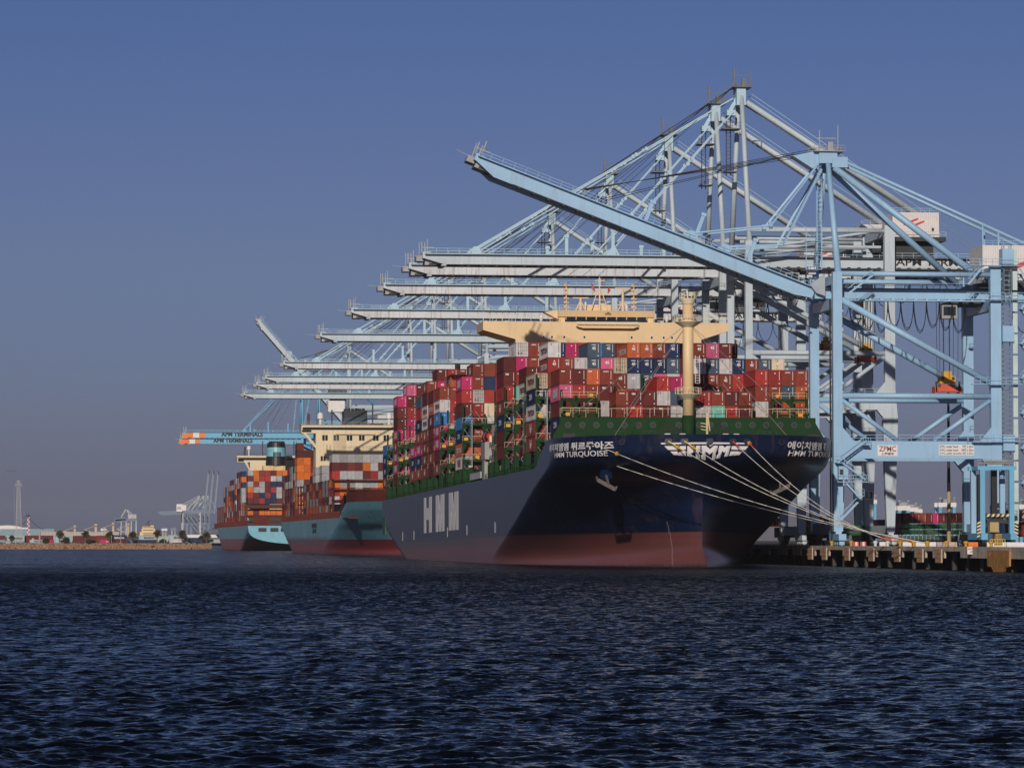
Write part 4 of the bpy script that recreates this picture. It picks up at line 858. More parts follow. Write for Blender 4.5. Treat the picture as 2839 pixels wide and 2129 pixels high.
# the big ship (local frame: origin at stem on the water, y aft; trimmed a little by the stern)
SHX, SHY, TRIM = 115.2, 627.0, -0.0085
ship = bpy.data.objects.new('container_ship', None); SC.collection.objects.link(ship); ship.location = (SHX, SHY, 0); ship.rotation_euler = (TRIM, 0, 0); ship['_org'] = [0, 0, 0]
tag(ship, 'huge dark navy container ship moored bow on, green bulwark and beige bridge, nearest of three', 'container ship')
SMAT = Matrix.Translation((SHX, SHY, 0)) @ Matrix.Rotation(TRIM, 4, 'X')
SINV = SMAT.inverted()
def toship(p): return SINV @ Vector(p)
DK = lambda y: 23.3 if y < 29 else (23.3-(y-29)/15*4.7 if y < 44 else 18.6)
H1 = Hull(0.0, 25.6, 362.0, [(-2,110),(2,101),(5.5,82),(8.5,66),(11.6,51),(15.2,38),(17,31),(18.5,27),(20,26.5),(24,27)], [(0,1.0),(5.5,1.0),(8.5,1.05),(11.6,1.2),(15.2,1.5),(17,1.8),(18.5,2.0),(20,2.2),(24,2.3)],
          [(-2,3),(0,4.5),(1.2,6.5),(2.4,8.8),(3.4,10),(12,10),(15,7),(17,2.5),(18.5,-1),(20,-3),(24,-4.5)], DK, 262, 8.3, 5.0, p=[(0,1.35),(5.5,1.35),(8.5,1.4),(11.6,1.5),(15.2,1.7),(17,1.9),(18.5,2.0)])
mb = MB(); H1.mesh(mb, -2.0, 34, 60, 30)
hull1 = mb.build('hull', hull_mat('navy_hull', (.005,.013,.045), (.20,.066,.060), 6.4, 0.0), ship, smooth=True)
def decal(H, s, side, s0, s1, z0, z1, zref, name, m, parent, off=.22, bold=.02, geo=None, extent=40):
    """letters that follow the hull: arc length s0..s1 from the stem at height zref, reading from viewer's left"""
    tab = [(0.0, 0.0)]; prev = H.at(0, zref, side); acc = 0
    for i in range(1, 401):
        t = (i/400)**1.6; c_ = H.at(t, zref, side); acc += (c_-prev).length; prev = c_; tab.append((acc, t))
    def T(a):
        for (u, x), (v, y) in zip(tab, tab[1:]):
            if a <= v: return x+(y-x)*(a-u)/(v-u)
        return 1.0
    vs, fs, w_ = geo if geo else text_geo(s, bold)
    bm = bmesh.new(); bv = [bm.verts.new((a, b, 0)) for a, b in vs]
    for f in fs:
        try: bm.faces.new([bv[i] for i in f])
        except ValueError: pass
    bmesh.ops.triangulate(bm, faces=bm.faces[:])
    for _ in range(4):
        es = [e for e in bm.edges if abs(e.verts[0].co.x-e.verts[1].co.x)*abs(s1-s0) > .5]
        if es: bmesh.ops.subdivide_edges(bm, edges=es, cuts=1); bmesh.ops.triangulate(bm, faces=bm.faces[:])
    mb = MB(); pts = []
    for v in bm.verts:
        a = s0+(s1-s0)*v.co.x; z = z0+(z1-z0)*v.co.y
        sd = side
        if side == 0: sd = -1 if a < 0 else 1
        tt = None
        if side == 0:
            tab0 = T0(abs(a)); tt = tab0
        else: tt = T(a)
        p = H.at(tt, z, sd); e = .004
        pt = H.at(min(1, tt+e), z, sd)-H.at(max(0, tt-e), z, sd); pz = H.at(tt, z+.1, sd)-H.at(tt, z-.1, sd)
        nrm = pt.cross(pz).normalized()
        if nrm.y > 0 : nrm = -nrm
        pts.append(p+nrm*off)
    bm.verts.index_update(); mb.add(pts, [tuple(x.index for x in f.verts) for f in bm.faces]); bm.free()
    return mb.build(name, m, parent)
def T0(a):
    best = T0.__dict__.setdefault('tab', None)
    if best is None:
        tab = [(0.0, 0.0)]; prev = H1.at(0, 20.5, 1); acc = 0
        for i in range(1, 401):
            t = (i/400)**2.2; c_ = H1.at(t, 20.5, 1); acc += (c_-prev).length; prev = c_; tab.append((acc, t))
        T0.__dict__['tab'] = best = tab
    for (u, x), (v, y) in zip(best, best[1:]):
        if a <= v: return x+(y-x)*(a-u)/(v-u)
    return 1.0
M_LET = mat('hull_lettering', (.80,.77,.79), .6, var=.04)
def s_from_px(px, py, side):
    """arc length from the stem of the hull point nearest the given line of sight"""
    best = (1e9, 0); prev = H1.at(0, 20.5, side); acc = 0
    for i in range(1, 400):
        t = (i/400)**1.6; c_ = H1.at(t, 20.5, side); acc += (c_-prev).length; prev = c_
        x, y, z = project(SMAT @ c_); d = abs(x-px)
        if d < best[0]: best = (d, acc)
    return best[1]
sA, sB = s_from_px(1516, 1250, -1), s_from_px(1704, 1250, -1)
decal(H1, '에이치엠엠 튀르쿠아즈', -1, sA, sB, 20.95, 22.35, 20.5, 'ship_name_korean', M_LET, ship, bold=.025)
sC, sD = s_from_px(1541, 1260, -1), s_from_px(1687, 1260, -1)
decal(H1, 'HMM TURQUOISE', -1, sC, sD, 19.7, 20.75, 20.5, 'ship_name', M_LET, ship, bold=.012)
sE = s_from_px(2178, 1250, 1)
decal(H1, '에이치엠엠 튀르쿠아즈', 1, sE, sE+abs(sA-sB), 20.95, 22.35, 20.5, 'ship_name_korean', M_LET, ship, bold=.025)
decal(H1, 'HMM TURQUOISE', 1, sE+.6, sE+.6+abs(sC-sD), 19.7, 20.75, 20.5, 'ship_name', M_LET, ship, bold=.012)
# winged bow emblem, drawn as polygons (units: logo width 0..1, height 0..1)
def px2uv(pts): return [((x-390)/(2210-390), 1-(y-630)/(990-630)) for x, y in pts]
EM = [[(390,640),(1325,632),(1375,690),(1425,632),(2210,640),(2195,668),(1440,668),(1375,722),(1310,668),(412,672)],
      [(462,708),(893,708),(889,785),(540,790)], [(575,822),(884,818),(880,905),(640,885)],
      [(1800,708),(2150,708),(2090,788),(1800,782)], [(1793,818),(2042,822),(1985,885),(1785,902)],
      [(918,708),(1008,705),(1003,770),(1090,772),(1092,702),(1180,702),(1160,965),(1075,945),(1082,850),(1000,848),(995,925),(905,905)],
      [(1200,700),(1290,700),(1368,775),(1445,700),(1525,702),(1512,970),(1422,990),(1430,830),(1365,880),(1282,822),(1278,990),(1185,968)],
      [(1548,702),(1625,702),(1662,740),(1700,705),(1778,705),(1765,905),(1690,920),(1692,812),(1660,848),(1625,812),(1612,945),(1532,962)]]
vs = []; fs = []
for pl in EM:
    o = len(vs); vs += px2uv(pl); fs.append(tuple(range(o, o+len(pl))))
sl_, sr_ = -s_from_px(1833, 1250, -1), s_from_px(2080, 1250, 1)
sc_ = (1970-1833)/(2080-1833)
H1_side0 = decal(H1, '', 0, sl_, sr_, 19.0, 22.0, 20.5, 'bow_emblem', M_LET, ship, geo=(vs, fs, 1))
# big letters on the side
XS = -25.6-.05
def sidepoly(pls, name):
    mb = MB()
    for pl in pls: mb.poly([(XS, a, b) for a, b in pl], (-.04, 0, 0))
    mb.build(name, M_LET, ship)
ya, yb_ = toship(onX(1176, 1420, 89.6)).y, toship(onX(1271, 1420, 89.6)).y    # far end, near end
lw = (ya-yb_); zt1, zb1 = 17.2, 8.6
def HH(y, w_): # y: far (viewer's left) edge
    f = lambda u: y-w_*u
    return [[(f(0),zb1),(f(.28),zb1),(f(.28),zb1+3.1),(f(.68),zb1+3.1),(f(.68),zb1),(f(1),zb1),(f(1),zt1),(f(.68),zt1),(f(.68),zt1-2.6),(f(.28),zt1-2.6),(f(.28),zt1),(f(0),zt1)]]
def MM(y, w_):
    f = lambda u: y-w_*u
    return [[(f(0),zb1),(f(.26),zb1),(f(.29),zb1+4.3),(f(.38),zb1),(f(.62),zb1),(f(.70),zb1+4.3),(f(.73),zb1),(f(1),zb1),(f(1),zt1),(f(.6),zt1),(f(.5),zt1-3.6),(f(.38),zt1),(f(0),zt1)]]
sidepoly(HH(ya, lw*.235), 'side_letter_h'); sidepoly(MM(ya-lw*.365, lw*.245), 'side_letter_m'); sidepoly(MM(ya-lw*.745, lw*.255), 'side_letter_m')
mb = MB()
for px_ in (1117, 1148, 1241, 1295, 1373):
    p = toship(onX(px_, 1470, 89.6)); mb.box(XS-.03, XS, p.y-.5, p.y+.5, 7.2, 9.4)
for k in range(22):
    z = .6+k*.36; best = min((abs(project(SMAT @ H1.at(i/200, z, -1))[0]-(1862-(k-11)*(1.2 if k > 11 else .2))), i/200) for i in range(2, 150)); q = H1.at(best[1], z, -1); mb.box(q.x-.06, q.x+.04, q.y-.11, q.y-.06, z, z+.05)
mb.build('draught_marks', M_LET, ship)
mb = MB(); p = toship(onX(1066, 1430, 89.6)); mb.box(XS-.02, XS+.3, p.y-2.5, p.y+5, 9.4, 14.2); mb.build('side_port', M_GREEND, ship)
# decks
mb = MB(); nd = 30
ring = [H1.at((i/nd)**1.6, 23.0, -1) for i in range(nd+1)]+[Vector((-25.5, 40, 22.0))]
mb.add([Vector((v.x*.985, v.y+.4, 21.6)) for v in ring]+[Vector((-v.x*.985, v.y+.4, 21.6)) for v in ring], [(i, i+1, len(ring)+i+1, len(ring)+i) for i in range(len(ring)-1)])
mb.box(-25.55, 25.55, 43, 361.9, 18.2, 18.55); mb.build('deck', M_GREEND, ship)
# green breakwater wall with round holes
bw = MB(); YB = 20.5; bot = 21.6; _q = lambda a, b: toship(onY(a, b, SHY+20.5)); ztop = _q(1900, 1157).z; zk1 = _q(1900, 1172).z; zk2 = _q(1900, 1209).z; xa1, xa2, xb1, xb2 = _q(1554, 1160).x, _q(1534, 1210).x, _q(2262, 1160).x, _q(2283, 1210).x
bw.poly([(xa2, YB, bot), (xa2, YB, zk2), (xa1, YB, zk1), (xa1, YB, ztop), (xb1, YB, ztop), (xb1, YB, zk1), (xb2, YB, zk2), (xb2, YB, bot)], (0, .25, 0)); bwo = bw.build('breakwater', M_GREEN, ship)
hp = [1576,1615,1654,1693,1732,1771,1811,1882,1938,1971,2009,2048,2087,2125,2164,2203,2240]
mb = MB(); mr = MB()
for q in hp:
    p = toship(onY(q, 1178, SHY+YB)); mb.cut(); mr.cut(); mb.tube((p.x, YB-.03, p.z), (p.x, YB-.02, p.z), .46, 16); mr.tube((p.x, YB-.02, p.z), (p.x, YB-.005, p.z), .56, 16)
mb.build('drain_hole', M_BLACK, ship); mr.build('hole_rim', mat('green_rim', (.03,.07,.045)), ship)
mb = MB(); mb.box(-23.6, -21.4, YB-.04, YB, 23.2, 24.3); mb.cut(); mb.box(21.6, 23.6, YB-.04, YB, 23.2, 24.3); mb.build('wall_opening', M_BLACK, ship)
mb = MB(); mb.rail((xa1, YB+.3, ztop), (xb1, YB+.3, ztop), 1.6, 2.4, .05, 1); mb.build('breakwater_railing', M_RAILY, ship)
# bow mast
pm = toship(onY(1909, 1160, 645.8)); MX, MY = pm.x, 645.8-SHY; zk = lambda y: toship(onY(1909, y, 645.8)).z
mb = MB(); mb.tube((MX, MY, 21.6), (MX, MY, zk(1152)), 1.13, 20); mb.build('mast_base', M_GREEN, ship, smooth=True)
mb = MB(); mb.tube((MX, MY, zk(1152)), (MX, MY, zk(845)), 1.0, 20, .98); mb.tube((MX, MY, zk(845)), (MX, MY, zk(828)), .98, 20, 1.3); mb.build('mast_tube', M_BEIGE, ship, smooth=True)
mb = MB()
for y_, w_ in ((1092, 2.4), (892, 2.5), (828, 1.5)):
    mb.cut(); z = zk(y_); mb.tube((MX, MY, z-1.0), (MX, MY, z-.1), 1.05, 16, w_*.98); mb.tube((MX, MY, z-.1), (MX, MY, z+.02), w_, 16)
    for k in range(14):
        a = 2*pi*k/14; b = 2*pi*(k+1)/14; p, q = Vector((MX+w_*cos(a), MY+w_*sin(a), z)), Vector((MX+w_*cos(b), MY+w_*sin(b), z)); mb.beam(p, p+Vector((0,0,1.1)), .07); mb.beam(p+Vector((0,0,1.1)), q+Vector((0,0,1.1)), .07); mb.beam(p+Vector((0,0,.6)), q+Vector((0,0,.6)), .06)
mb.build('mast_platform', mat('cream_rail', (.72,.64,.45)), ship)
mb = MB(); z = zk(893); mb.tube((MX+1.6, MY-2.4, z+.5), (MX+1.6, MY-1.5, z+.5), .55, 14, .15); mb.build('foghorn', M_GREY, ship)
mb = MB(); z = zk(1062)
for dx in (1.3, 2.1): mb.beam((MX+dx, MY, z), (MX+dx, MY, zk(985)), .1)
for k in range(11): mb.beam((MX+1.3, MY, z+k*.47), (MX+2.1, MY, z+k*.47), .07)
mb.beam((MX, MY, zk(828)), (MX-.2, MY, zk(805)), .25); mb.build('mast_ladder', M_WHITE, ship)
mb = MB(); a = toship(onY(1960, 1195, 626)); mb.beam((a.x, a.y, 21.6), (a.x, a.y, 27.2), .35); mb.beam((a.x+.5, a.y, 24), (a.x+.1, a.y, 27.2), .2)
for k in range(3): mb.beam((a.x-1.1, a.y, 25.4-k*.55), (a.x, a.y, 25.2-k*.55), .15)
mb.build('bow_light_post', M_RAILY, ship)
for q in (1860, 1997):
    mb = MB(); p = toship(onY(q, 1197, 640)); n_ = 20
    for rr in (2.4, 1.9):
        for k in range(n_//2+1):
            a, b = pi*k/(n_/2+1), pi*(k+1)/(n_/2+1); mb.beam((p.x+rr*cos(a), p.y, 23.0+rr*sin(a)), (p.x+rr*cos(b), p.y, 23.0+rr*sin(b)), .22)
    for k in range(5): a = pi*(k+.5)/5; mb.beam((p.x, p.y, 23), (p.x+2.3*cos(a), p.y, 23+2.3*sin(a)), .14)
    mb.build('windlass_wheel', mat('windlass_dark_green', (.006,.014,.008), .7), ship)
mb = MB()
for q in (1851, 1893, 2012, 2042):
    p = toship(onY(q, 1197, 632)); mb.box(p.x-.5, p.x+.5, p.y, p.y+.5, 22.8, 23.75)
mb.build('deck_fitting', M_WHITE, ship)
mb = MB()
for q in (1783, 2099, 2120, 1700): p = toship(onY(q, 1197, 640)); mb.rail((p.x, p.y, 22.6), (p.x+2.2, p.y, 22.6), 1.9, 1.1, .04)
mb.build('deck_railing', M_DARK, ship)
# stays from the mast
mb = MB(); z1, z2 = zk(895), zk(900)
for x_, z_ in ((-15.5, 23.6), (-22, 27.6), (19.0, 27.6), (16.2, 23.4), (-12.5, 27.6)):
    mb.tube((MX, MY, z1), (x_, YB if z_ > 25 else 12, z_), .045, 4)
mb.build('mast_stay', mat('thin_wire', (.25,.24,.22)), ship)
# anchors in their pockets
def anchor(t, z, side):
    p = H1.at(t, z, side); mb = MB()
    mb.tube(p+Vector((side*.2, 1.0, 1.2)), p+Vector((side*.9, -.9, -.3)), 1.0, 14, 1.15); mb.build('anchor_pocket', mat('navy_pocket', (.006,.018,.06), .3), ship, smooth=False)
    mb = MB(); c_ = p+Vector((side*.8, -1.5, -1.0))
    mb.beam(c_+Vector((side*.1, .8, .8)), c_+Vector((-side*.2, -.1, -1.0)), .35)
    a, b = c_+Vector((-1.7, .1, -.2 if side < 0 else -1.8)), c_+Vector((1.5, .1, -1.9 if side < 0 else -.3))
    mb.beam(a, b, .5, .7); d = (b-a).normalized()
    mb.beam(a, a+Vector((-.3*d.x, -.2, .7)), .35, .5, .15, .2); mb.beam(b, b+Vector((.3*d.x, -.2, .6)), .35, .5, .15, .2); mb.build('anchor', mat('anchor_grey_iron', (.10,.085,.085), .6, var=.3, scale=1.5, streak=(.25,.12,.06), streak_amt=.5), ship)
def find_t(px, py, side):
    best = (1e9, 0, 0)
    for i in range(1, 80):
        for j in range(40):
            t = i/80; z = 6+j*.4; x, y, _ = project(SMAT @ H1.at(t, z, side)); d = (x-px)**2+(y-py)**2
            if d < best[0]: best = (d, t, z)
    return best[1:]
for px_, py_, sd in ((1692, 1312, -1), (2150, 1325, 1)):
    t_, z_ = find_t(px_, py_, sd); anchor(t_, z_, sd)
# fairleads along the bow and the mooring lines
FL = [(1546,1219),(1640,1216),(1725,1214),(1853,1210),(1897,1208),(1968,1209),(2030,1208),(2071,1209),(2166,1214),(2228,1216),(2288,1219)]
fpt = []
for k, (a_, b_) in enumerate(FL):
    sd = -1 if a_ < 1990 else 1; t_, z_ = find_t(a_, b_, sd)
    if a_ == 1968: t_ = .004
    z_ = 22.1; best = (1e9, 0)
    for i in range(1, 300):
        t = (i/300)**1.8; x, y, _ = project(SMAT @ H1.at(t, z_, sd))
        if abs(x-a_) < best[0]: best = (abs(x-a_), t)
    p = H1.at(best[1], z_, sd); e = H1.at(best[1]+.01, z_, sd)-H1.at(max(0,best[1]-.01), z_, sd); nrm = e.cross(Vector((0,0,1))).normalized(); nrm = -nrm if nrm.y > 0 else nrm
    mb = MB(); mb.tube(p-nrm*.3, p+nrm*.16, .62, 14, .68); mb.build('fairlead', mat('fairlead_navy', (.02,.03,.06), .3), ship)
    mb = MB(); mb.tube(p+nrm*.16, p+nrm*.18, .42, 12); mb.build('fairlead_hole', M_BLACK, ship); fpt.append(SMAT @ (p+nrm*.2))
TG = {0: 2571, 1: 2571, 3: 2533.6, 4: 2533.6, 6: 2495.5, 7: 2495.5}
LB = {0: 'lowest mooring line, from the outermost hole under the ship name to the quay', 1: 'mooring line from the second hole with an orange ring guard, second from below',
      3: 'yellow ended mooring line crossing the first letter of the bow emblem', 4: 'yellow ended mooring line crossing the middle of the bow emblem', 6: 'mooring line with red end crossing the emblem wing tip', 7: 'uppermost mooring line, red and orange at its bow end'}
for k, tp in TG.items():
    a = fpt[k]; y = BOLY[tp]; b = Vector((QX+.8+.1*k, y+.1*k, QZ+.62)); sag = 1.6+.2*k; n_ = 24
    P_ = [a.lerp(b, i/n_)-Vector((0,0,sag*4*(i/n_)*(1-i/n_))) for i in range(n_+1)]
    r = empty('mooring_line', tuple(a), LB[k], 'mooring line', 'mooring lines from the bow to the quay'); r['_org'] = list(a)
    lo = n_-3
    mb = MB(); mb.path(P_[:lo+1], .062, 6); mb.build('rope', M_LINE, r, smooth=True)
    mb = MB(); mb.path(P_[lo:], .09, 6); mb.build('orange_tail', M_LINEO if k > 2 else M_LINE, r)
    if k > 2:
        mb = MB(); c_ = a.lerp(P_[1], 1.0); mb.path([a, P_[1], P_[1].lerp(P_[2], .7)] if k < 5 else [a, P_[1]], .10, 6); mb.build('chafe_sleeve', mat('yellow_sleeve', (.75,.60,.15)) if k < 5 else M_RED, r)
    if k in (1, 3, 4, 7):
        c_ = P_[2 if k == 1 else 1] if k != 7 else P_[0].lerp(P_[1], .3); mb = MB(); d = (b-a).normalized(); mb.tube(c_-d*.12, c_+d*.12, .40, 12, .36); mb.build('rat_guard', M_YEL, r)

# ------------------------------------------------------------------ superstructure of the big ship
def shp(px, py, Yw): return toship(onY(px, py, Yw))
BY0 = 753.0; by = BY0-SHY
def z_at(y): return shp(1700, y, BY0).z
xl, xr = shp(1340, 900, BY0).x, shp(2021, 900, BY0).x
wl, wr = shp(1552, 880, BY0).x, shp(1815, 880, BY0).x
mb = MB(); zt_ = z_at(893); mb.poly([(xl, by, zt_), (xl, by, z_at(917)), (shp(1430, 942, BY0).x, by, z_at(942)), (shp(1440, 942, BY0).x, by, 22), (shp(1930, 942, BY0).x, by, 22), (shp(1945, 942, BY0).x, by, z_at(940)), (xr, by, z_at(915)), (xr, by, zt_)], (0, 12, 0))
mb.build('bridge_front', M_BEIGE, ship)
mb = MB(); zr = z_at(861); z1, z2 = z_at(893), z_at(878)
mb.box(wl, wr, by+1, by+11, z1-.4, z1-.22); mb.box(wl, wr, by+1.2, by+11, z2-.02, zr); mb.box(wl, wl+1.4, by+1, by+11, z1, z2); mb.box(wr-1.4, wr, by+1, by+11, z1, z2)
mb.poly([(wl-.2, by+.6, z2), (wr+.2, by+.6, z2), (wr+.2, by+.2, zr), (wl-.2, by+.2, zr)], (0, .9, 0)); mb.poly([(wl-2.8, by+3, zr-.2), (wl, by+3, zr+.2), (wl, by+3, zr-1.6)], (0, 3, 0)); mb.build('wheelhouse', M_BEIGE, ship)
mb = MB(); mb.box(wl+1.3, wr-1.3, by+.96, by+.99, z1-.22, z2); mb.build('bridge_window', M_GLASS, ship)
mb = MB()
for k in range(9): x_ = wl+1.5+(wr-wl-3)*k/8; mb.beam((x_, by+1.3, z1+.3), (x_, by+.5, z2+.1), .22)
mb.build('window_mullion', M_BEIGE, ship)
mb = MB(); a, b = shp(1597, 905, BY0).x, shp(1768, 905, BY0).x; mb.box(a, b, by-1.3, by+.0-.01, z_at(906), z_at(904)); mb.poly([(a, by-1.3, z_at(906)), (b, by-1.3, z_at(906)), (b-1, by-1.3, z_at(911)), (a+1.4, by-1.3, z_at(911))], (0, 1.28, 0)); mb.build('front_balcony', M_BEIGE, ship)
mb = MB(); mb.rail((a, by-1.3, z_at(905)), (b, by-1.3, z_at(905)), .85, 1.6, .045); mb.rail((xl, by-.02, zt_), (wl, by-.02, zt_), .9, 2, .05, 1); mb.rail((wr, by-.02, zt_), (xr, by-.02, zt_), .9, 2, .05, 1); mb.rail((wl, by+.2, zr), (wr, by+.2, zr), 1.1, 2, .04)
mb.beam((a, by-1.35, z_at(896)), (b, by-1.35, z_at(896)), .16); mb.rail((xl+.2, by+1, zt_), (xl+7, by+1, zt_), 2.0, 1.3, .06); mb.rail((xr-5, by+1, zt_), (xr, by+1, zt_), 2.1, 1.3, .06); mb.build('bridge_railing', mat('cream_rail', (.6,.5,.33)), ship)
mb = MB(); mb.box(xl+.4, xl+7.2, by, by+1.2, zt_+2.0, zt_+2.25); mb.build('wing_canopy', M_DARK, ship)
mb = MB()
for q in (1508, 1531, 1565, 1621, 1752, 1808, 1841, 1864): x_ = shp(q, 935, BY0).x; mb.box(x_-.2, x_+.2, by-.03, by, z_at(938), z_at(932)); 
mb.build('porthole', M_GLASS, ship)
mb = MB()
for q in (1508, 1531, 1565, 1621, 1752, 1808, 1841, 1864): x_ = shp(q, 935, BY0).x; mb.box(x_-.3, x_+.3, by-.02, by-.001, z_at(938), z_at(931))
mb.build('porthole_frame', M_WHITE, ship)
mb = MB(); put_text(mb, 'IMO', (shp(1684, 867, BY0).x, by+.12, z_at(868.5)), (.6,0,0), (0,0,.28)); put_text(mb, '9869200', (shp(1678, 870, BY0).x, by+.12, z_at(872)), (1.35,0,0), (0,0,.32)); mb.build('painted_number', M_DARK, ship)
def bmast(q, ytop, kind):
    x_ = shp(q, 860, BY0).x; z = z_at(ytop); mb = MB()
    if kind == 'lamps':
        mb.beam((x_, by+4, zr), (x_, by+4, z), .26)
        for k in range(6): zz = zr+1+(z-zr-1)*k/5.2; mb.tube((x_-.6, by+3.6, zz), (x_-.1, by+3.6, zz), .27, 8); mb.box(x_+.2, x_+.6, by+3.8, by+4.2, zz-.1, zz+.1)
    elif kind == 'radar':
        mb.tube((x_, by+4, zr), (x_, by+4, z), .35, 8, .25); mb.box(x_-1.7, x_+1.7, by+3.8, by+4.1, z, z+.22)
        for d in (-1.2, 1.2): mb.beam((x_+d, by+4, zr), (x_, by+4, zr+2.4), .2)
    elif kind == 'main':
        mb.beam((x_, by+4, zr), (x_, by+4, z), .38, .38, .15, .15)
        for d in (-2, 2): mb.beam((x_+d, by+4, zr), (x_+d*.2, by+4, zr+4.5), .17)
        for zz, ww in ((.35, 1.2), (.5, 1.6), (.62, 1.5), (.75, .8), (.9, 1.0)): mb.beam((x_-ww, by+4, zr+(z-zr)*zz), (x_+ww, by+4, zr+(z-zr)*zz), .14); 
        mb.box(x_-2.8, x_+2.6, by+5, by+7, zr, zr+1.6)
    else: mb.tube((x_, by+4, zr-2), (x_, by+4, z), .1, 6)
    mb.build('bridge_mast', M_BEIGE, ship)
bmast(1578, 786, 'lamps'); bmast(1618, 822, 'pole'); bmast(1671, 764, 'main'); bmast(1736, 796, 'radar'); bmast(1766, 786, 'lamps'); bmast(1618, 824, 'radar')
mb = MB()
for q, yy, w_ in ((1508, 875, .45), (1746, 845, .35), (1858, 875, .45), (1632, 838, .25)):
    x_ = shp(q, 885, BY0).x; z = z_at(yy); mb.tube((x_, by+4, z-.9), (x_, by+4, z-.35), w_*.6, 8, w_); mb.tube((x_, by+4, z-.35), (x_, by+4, z+.1), w_, 10, w_*1.0); mb.tube((x_, by+4, z+.1), (x_, by+4, z+.42), w_, 10, w_*.35); mb.tube((x_, by+4, z_at(893)), (x_, by+4, z-.9), .12, 6)
mb.build('radome', M_WHITE, ship)
p = shp(1645, 790, BY0); fl = MB(); fl.poly([(p.x, by+3, p.z+1.0), (p.x+.9, by+3.2, p.z-.5), (p.x+.9, by+3.2, p.z-1.4), (p.x+.1, by+3, p.z-.2)], (0, .04, 0)); f_ = fl.build('flag', mat('striped_flag', (.45,.12,.14), .8, var=.5, scale=4), ship)
p = shp(1692, 800, BY0); fl = MB(); fl.poly([(p.x, by+3, p.z+.6), (p.x+.7, by+3.2, p.z-.1), (p.x, by+3, p.z-.9)], (0, .04, 0)); fl.build('flag', M_RED, ship)
# funnel block aft
FYw = 903; fa, fb = shp(1255, 1060, FYw), shp(1385, 1050, FYw); mb = MB(); mb.box(fa.x, fb.x, FYw-SHY, FYw-SHY+8, 22, fb.z+.6); mb.build('funnel_casing', M_BEIGE, ship)
mb = MB()
for q in (1270, 1276, 1362, 1370, 1380): p = shp(q, 1060, FYw); t_ = shp(q, 1007 if q < 1300 else 1008, FYw); mb.tube((p.x, FYw-SHY+3, p.z), (p.x, FYw-SHY+3, t_.z), .42, 10)
mb.build('exhaust_pipe', M_BLACK, ship)
mb = MB(); p = shp(1288, 1055, FYw); mb.rail((fa.x, FYw-SHY, fb.z+.6), (fb.x, FYw-SHY, fb.z+.6), 1.1, 1.2, .05); mb.build('casing_railing', M_DARK, ship)

# ------------------------------------------------------------------ lashing bridges, side stanchions
LV = 22.0; TH = 2.95; RW = 2.53; CX0 = -25.3      # lowest container level, tier height, row pitch, outboard edge (ship frame)
LBY = [Y_-SHY-1.5 for Y_ in (674, 690, 706, 722, 738)]+[Y_-SHY-1.5 for Y_ in (797, 812.5, 828, 843, 857.5, 872, 887, 902, 917.5, 933, 948, 963.5, 979)]
proto = None
for k, y in enumerate(LBY):
    if proto is None:
        mb = MB()
        for j in range(0, 21, 2):
            x_ = CX0+RW*j+(0.0 if j else .15); mb.box(x_-.17, x_+.17, y-.4, y+.4, 18.5, 36.4 if j % 4 == 0 else 34.2)
            if j < 20:
                for z in (23.6, 27.6, 31.6): mb.poly([(x_+.2, y-.3, z-.02), (x_+.2, y-.3, z-1.5), (x_+1.0, y-.3, z-.3)], (0, .3, 0)); mb.poly([(x_+4.85, y-.3, z-.02), (x_+4.85, y-.3, z-1.5), (x_+4.05, y-.3, z-.3)], (0, .3, 0))
        for z in (23.6, 27.6, 31.6): mb.box(CX0, -CX0, y-.5, y+.5, z, z+.55)
        mb.box(CX0, -CX0, y-.45, y+.45, 19.5, 20.0)
        lb = mb.build('lashing_bridge', M_GREEN, ship); mb = MB()
        for z in (24.15, 28.15, 32.15):
            for h_ in (1.1,): mb.beam((CX0, y-.48, z+h_), (-CX0, y-.48, z+h_), .08)
            for j in range(0, 21): mb.beam((CX0+RW*j, y-.48, z), (CX0+RW*j, y-.48, z+1.1), .05)
        rl = mb.build('platform_railing', M_RAILY, lb, org=(0,0,0)); rl.parent = lb; rl.location = (0,0,0); proto = (lb, rl)
        mb = MB(); random.seed(3)
        for j in range(20):
            x_ = CX0+RW*j+.3
            for z in (20.1, 24.2, 28.2, 32.2):
                if random.random() < .6: mb.beam((x_, y-.5, z), (x_+1.9, y-.6, z+2.6), .07)
                if random.random() < .6: mb.beam((x_+1.9, y-.5, z), (x_, y-.6, z+2.6), .07)
        lr = mb.build('lashing_rod', M_GREY, lb, org=(0,0,0)); lr.parent = lb; lr.location = (0,0,0)
        mb = MB()
        for j, z in ((1, 24.3), (7, 28.3), (0, 28.3), (18, 32.3)): mb.box(CX0+RW*j+.3, CX0+RW*j+1.2, y-.75, y-.5, z, z+.65)
        bx_ = mb.build('gear_box', M_YEL, lb, org=(0,0,0)); bx_.parent = lb; bx_.location = (0,0,0)
        mb = MB()
        for j in (0, 2): mb.beam((CX0+RW*j+2.1, y-.55, 20), (CX0+RW*j+2.1, y-.55, 33), .16)
        for q in range(40): mb.beam((CX0+1.6, y-.55, 20+q*.33), (CX0+2.1, y-.55, 20+q*.33), .05)
        ld = mb.build('lashing_ladder', M_GREY, lb, org=(0,0,0)); ld.parent = lb; ld.location = (0,0,0)
        y_first = y
    else:
        c_ = copy_tree(lb, ship); c_.location = (0, y-y_first, 0)
lb['_org'] = [0,0,0]
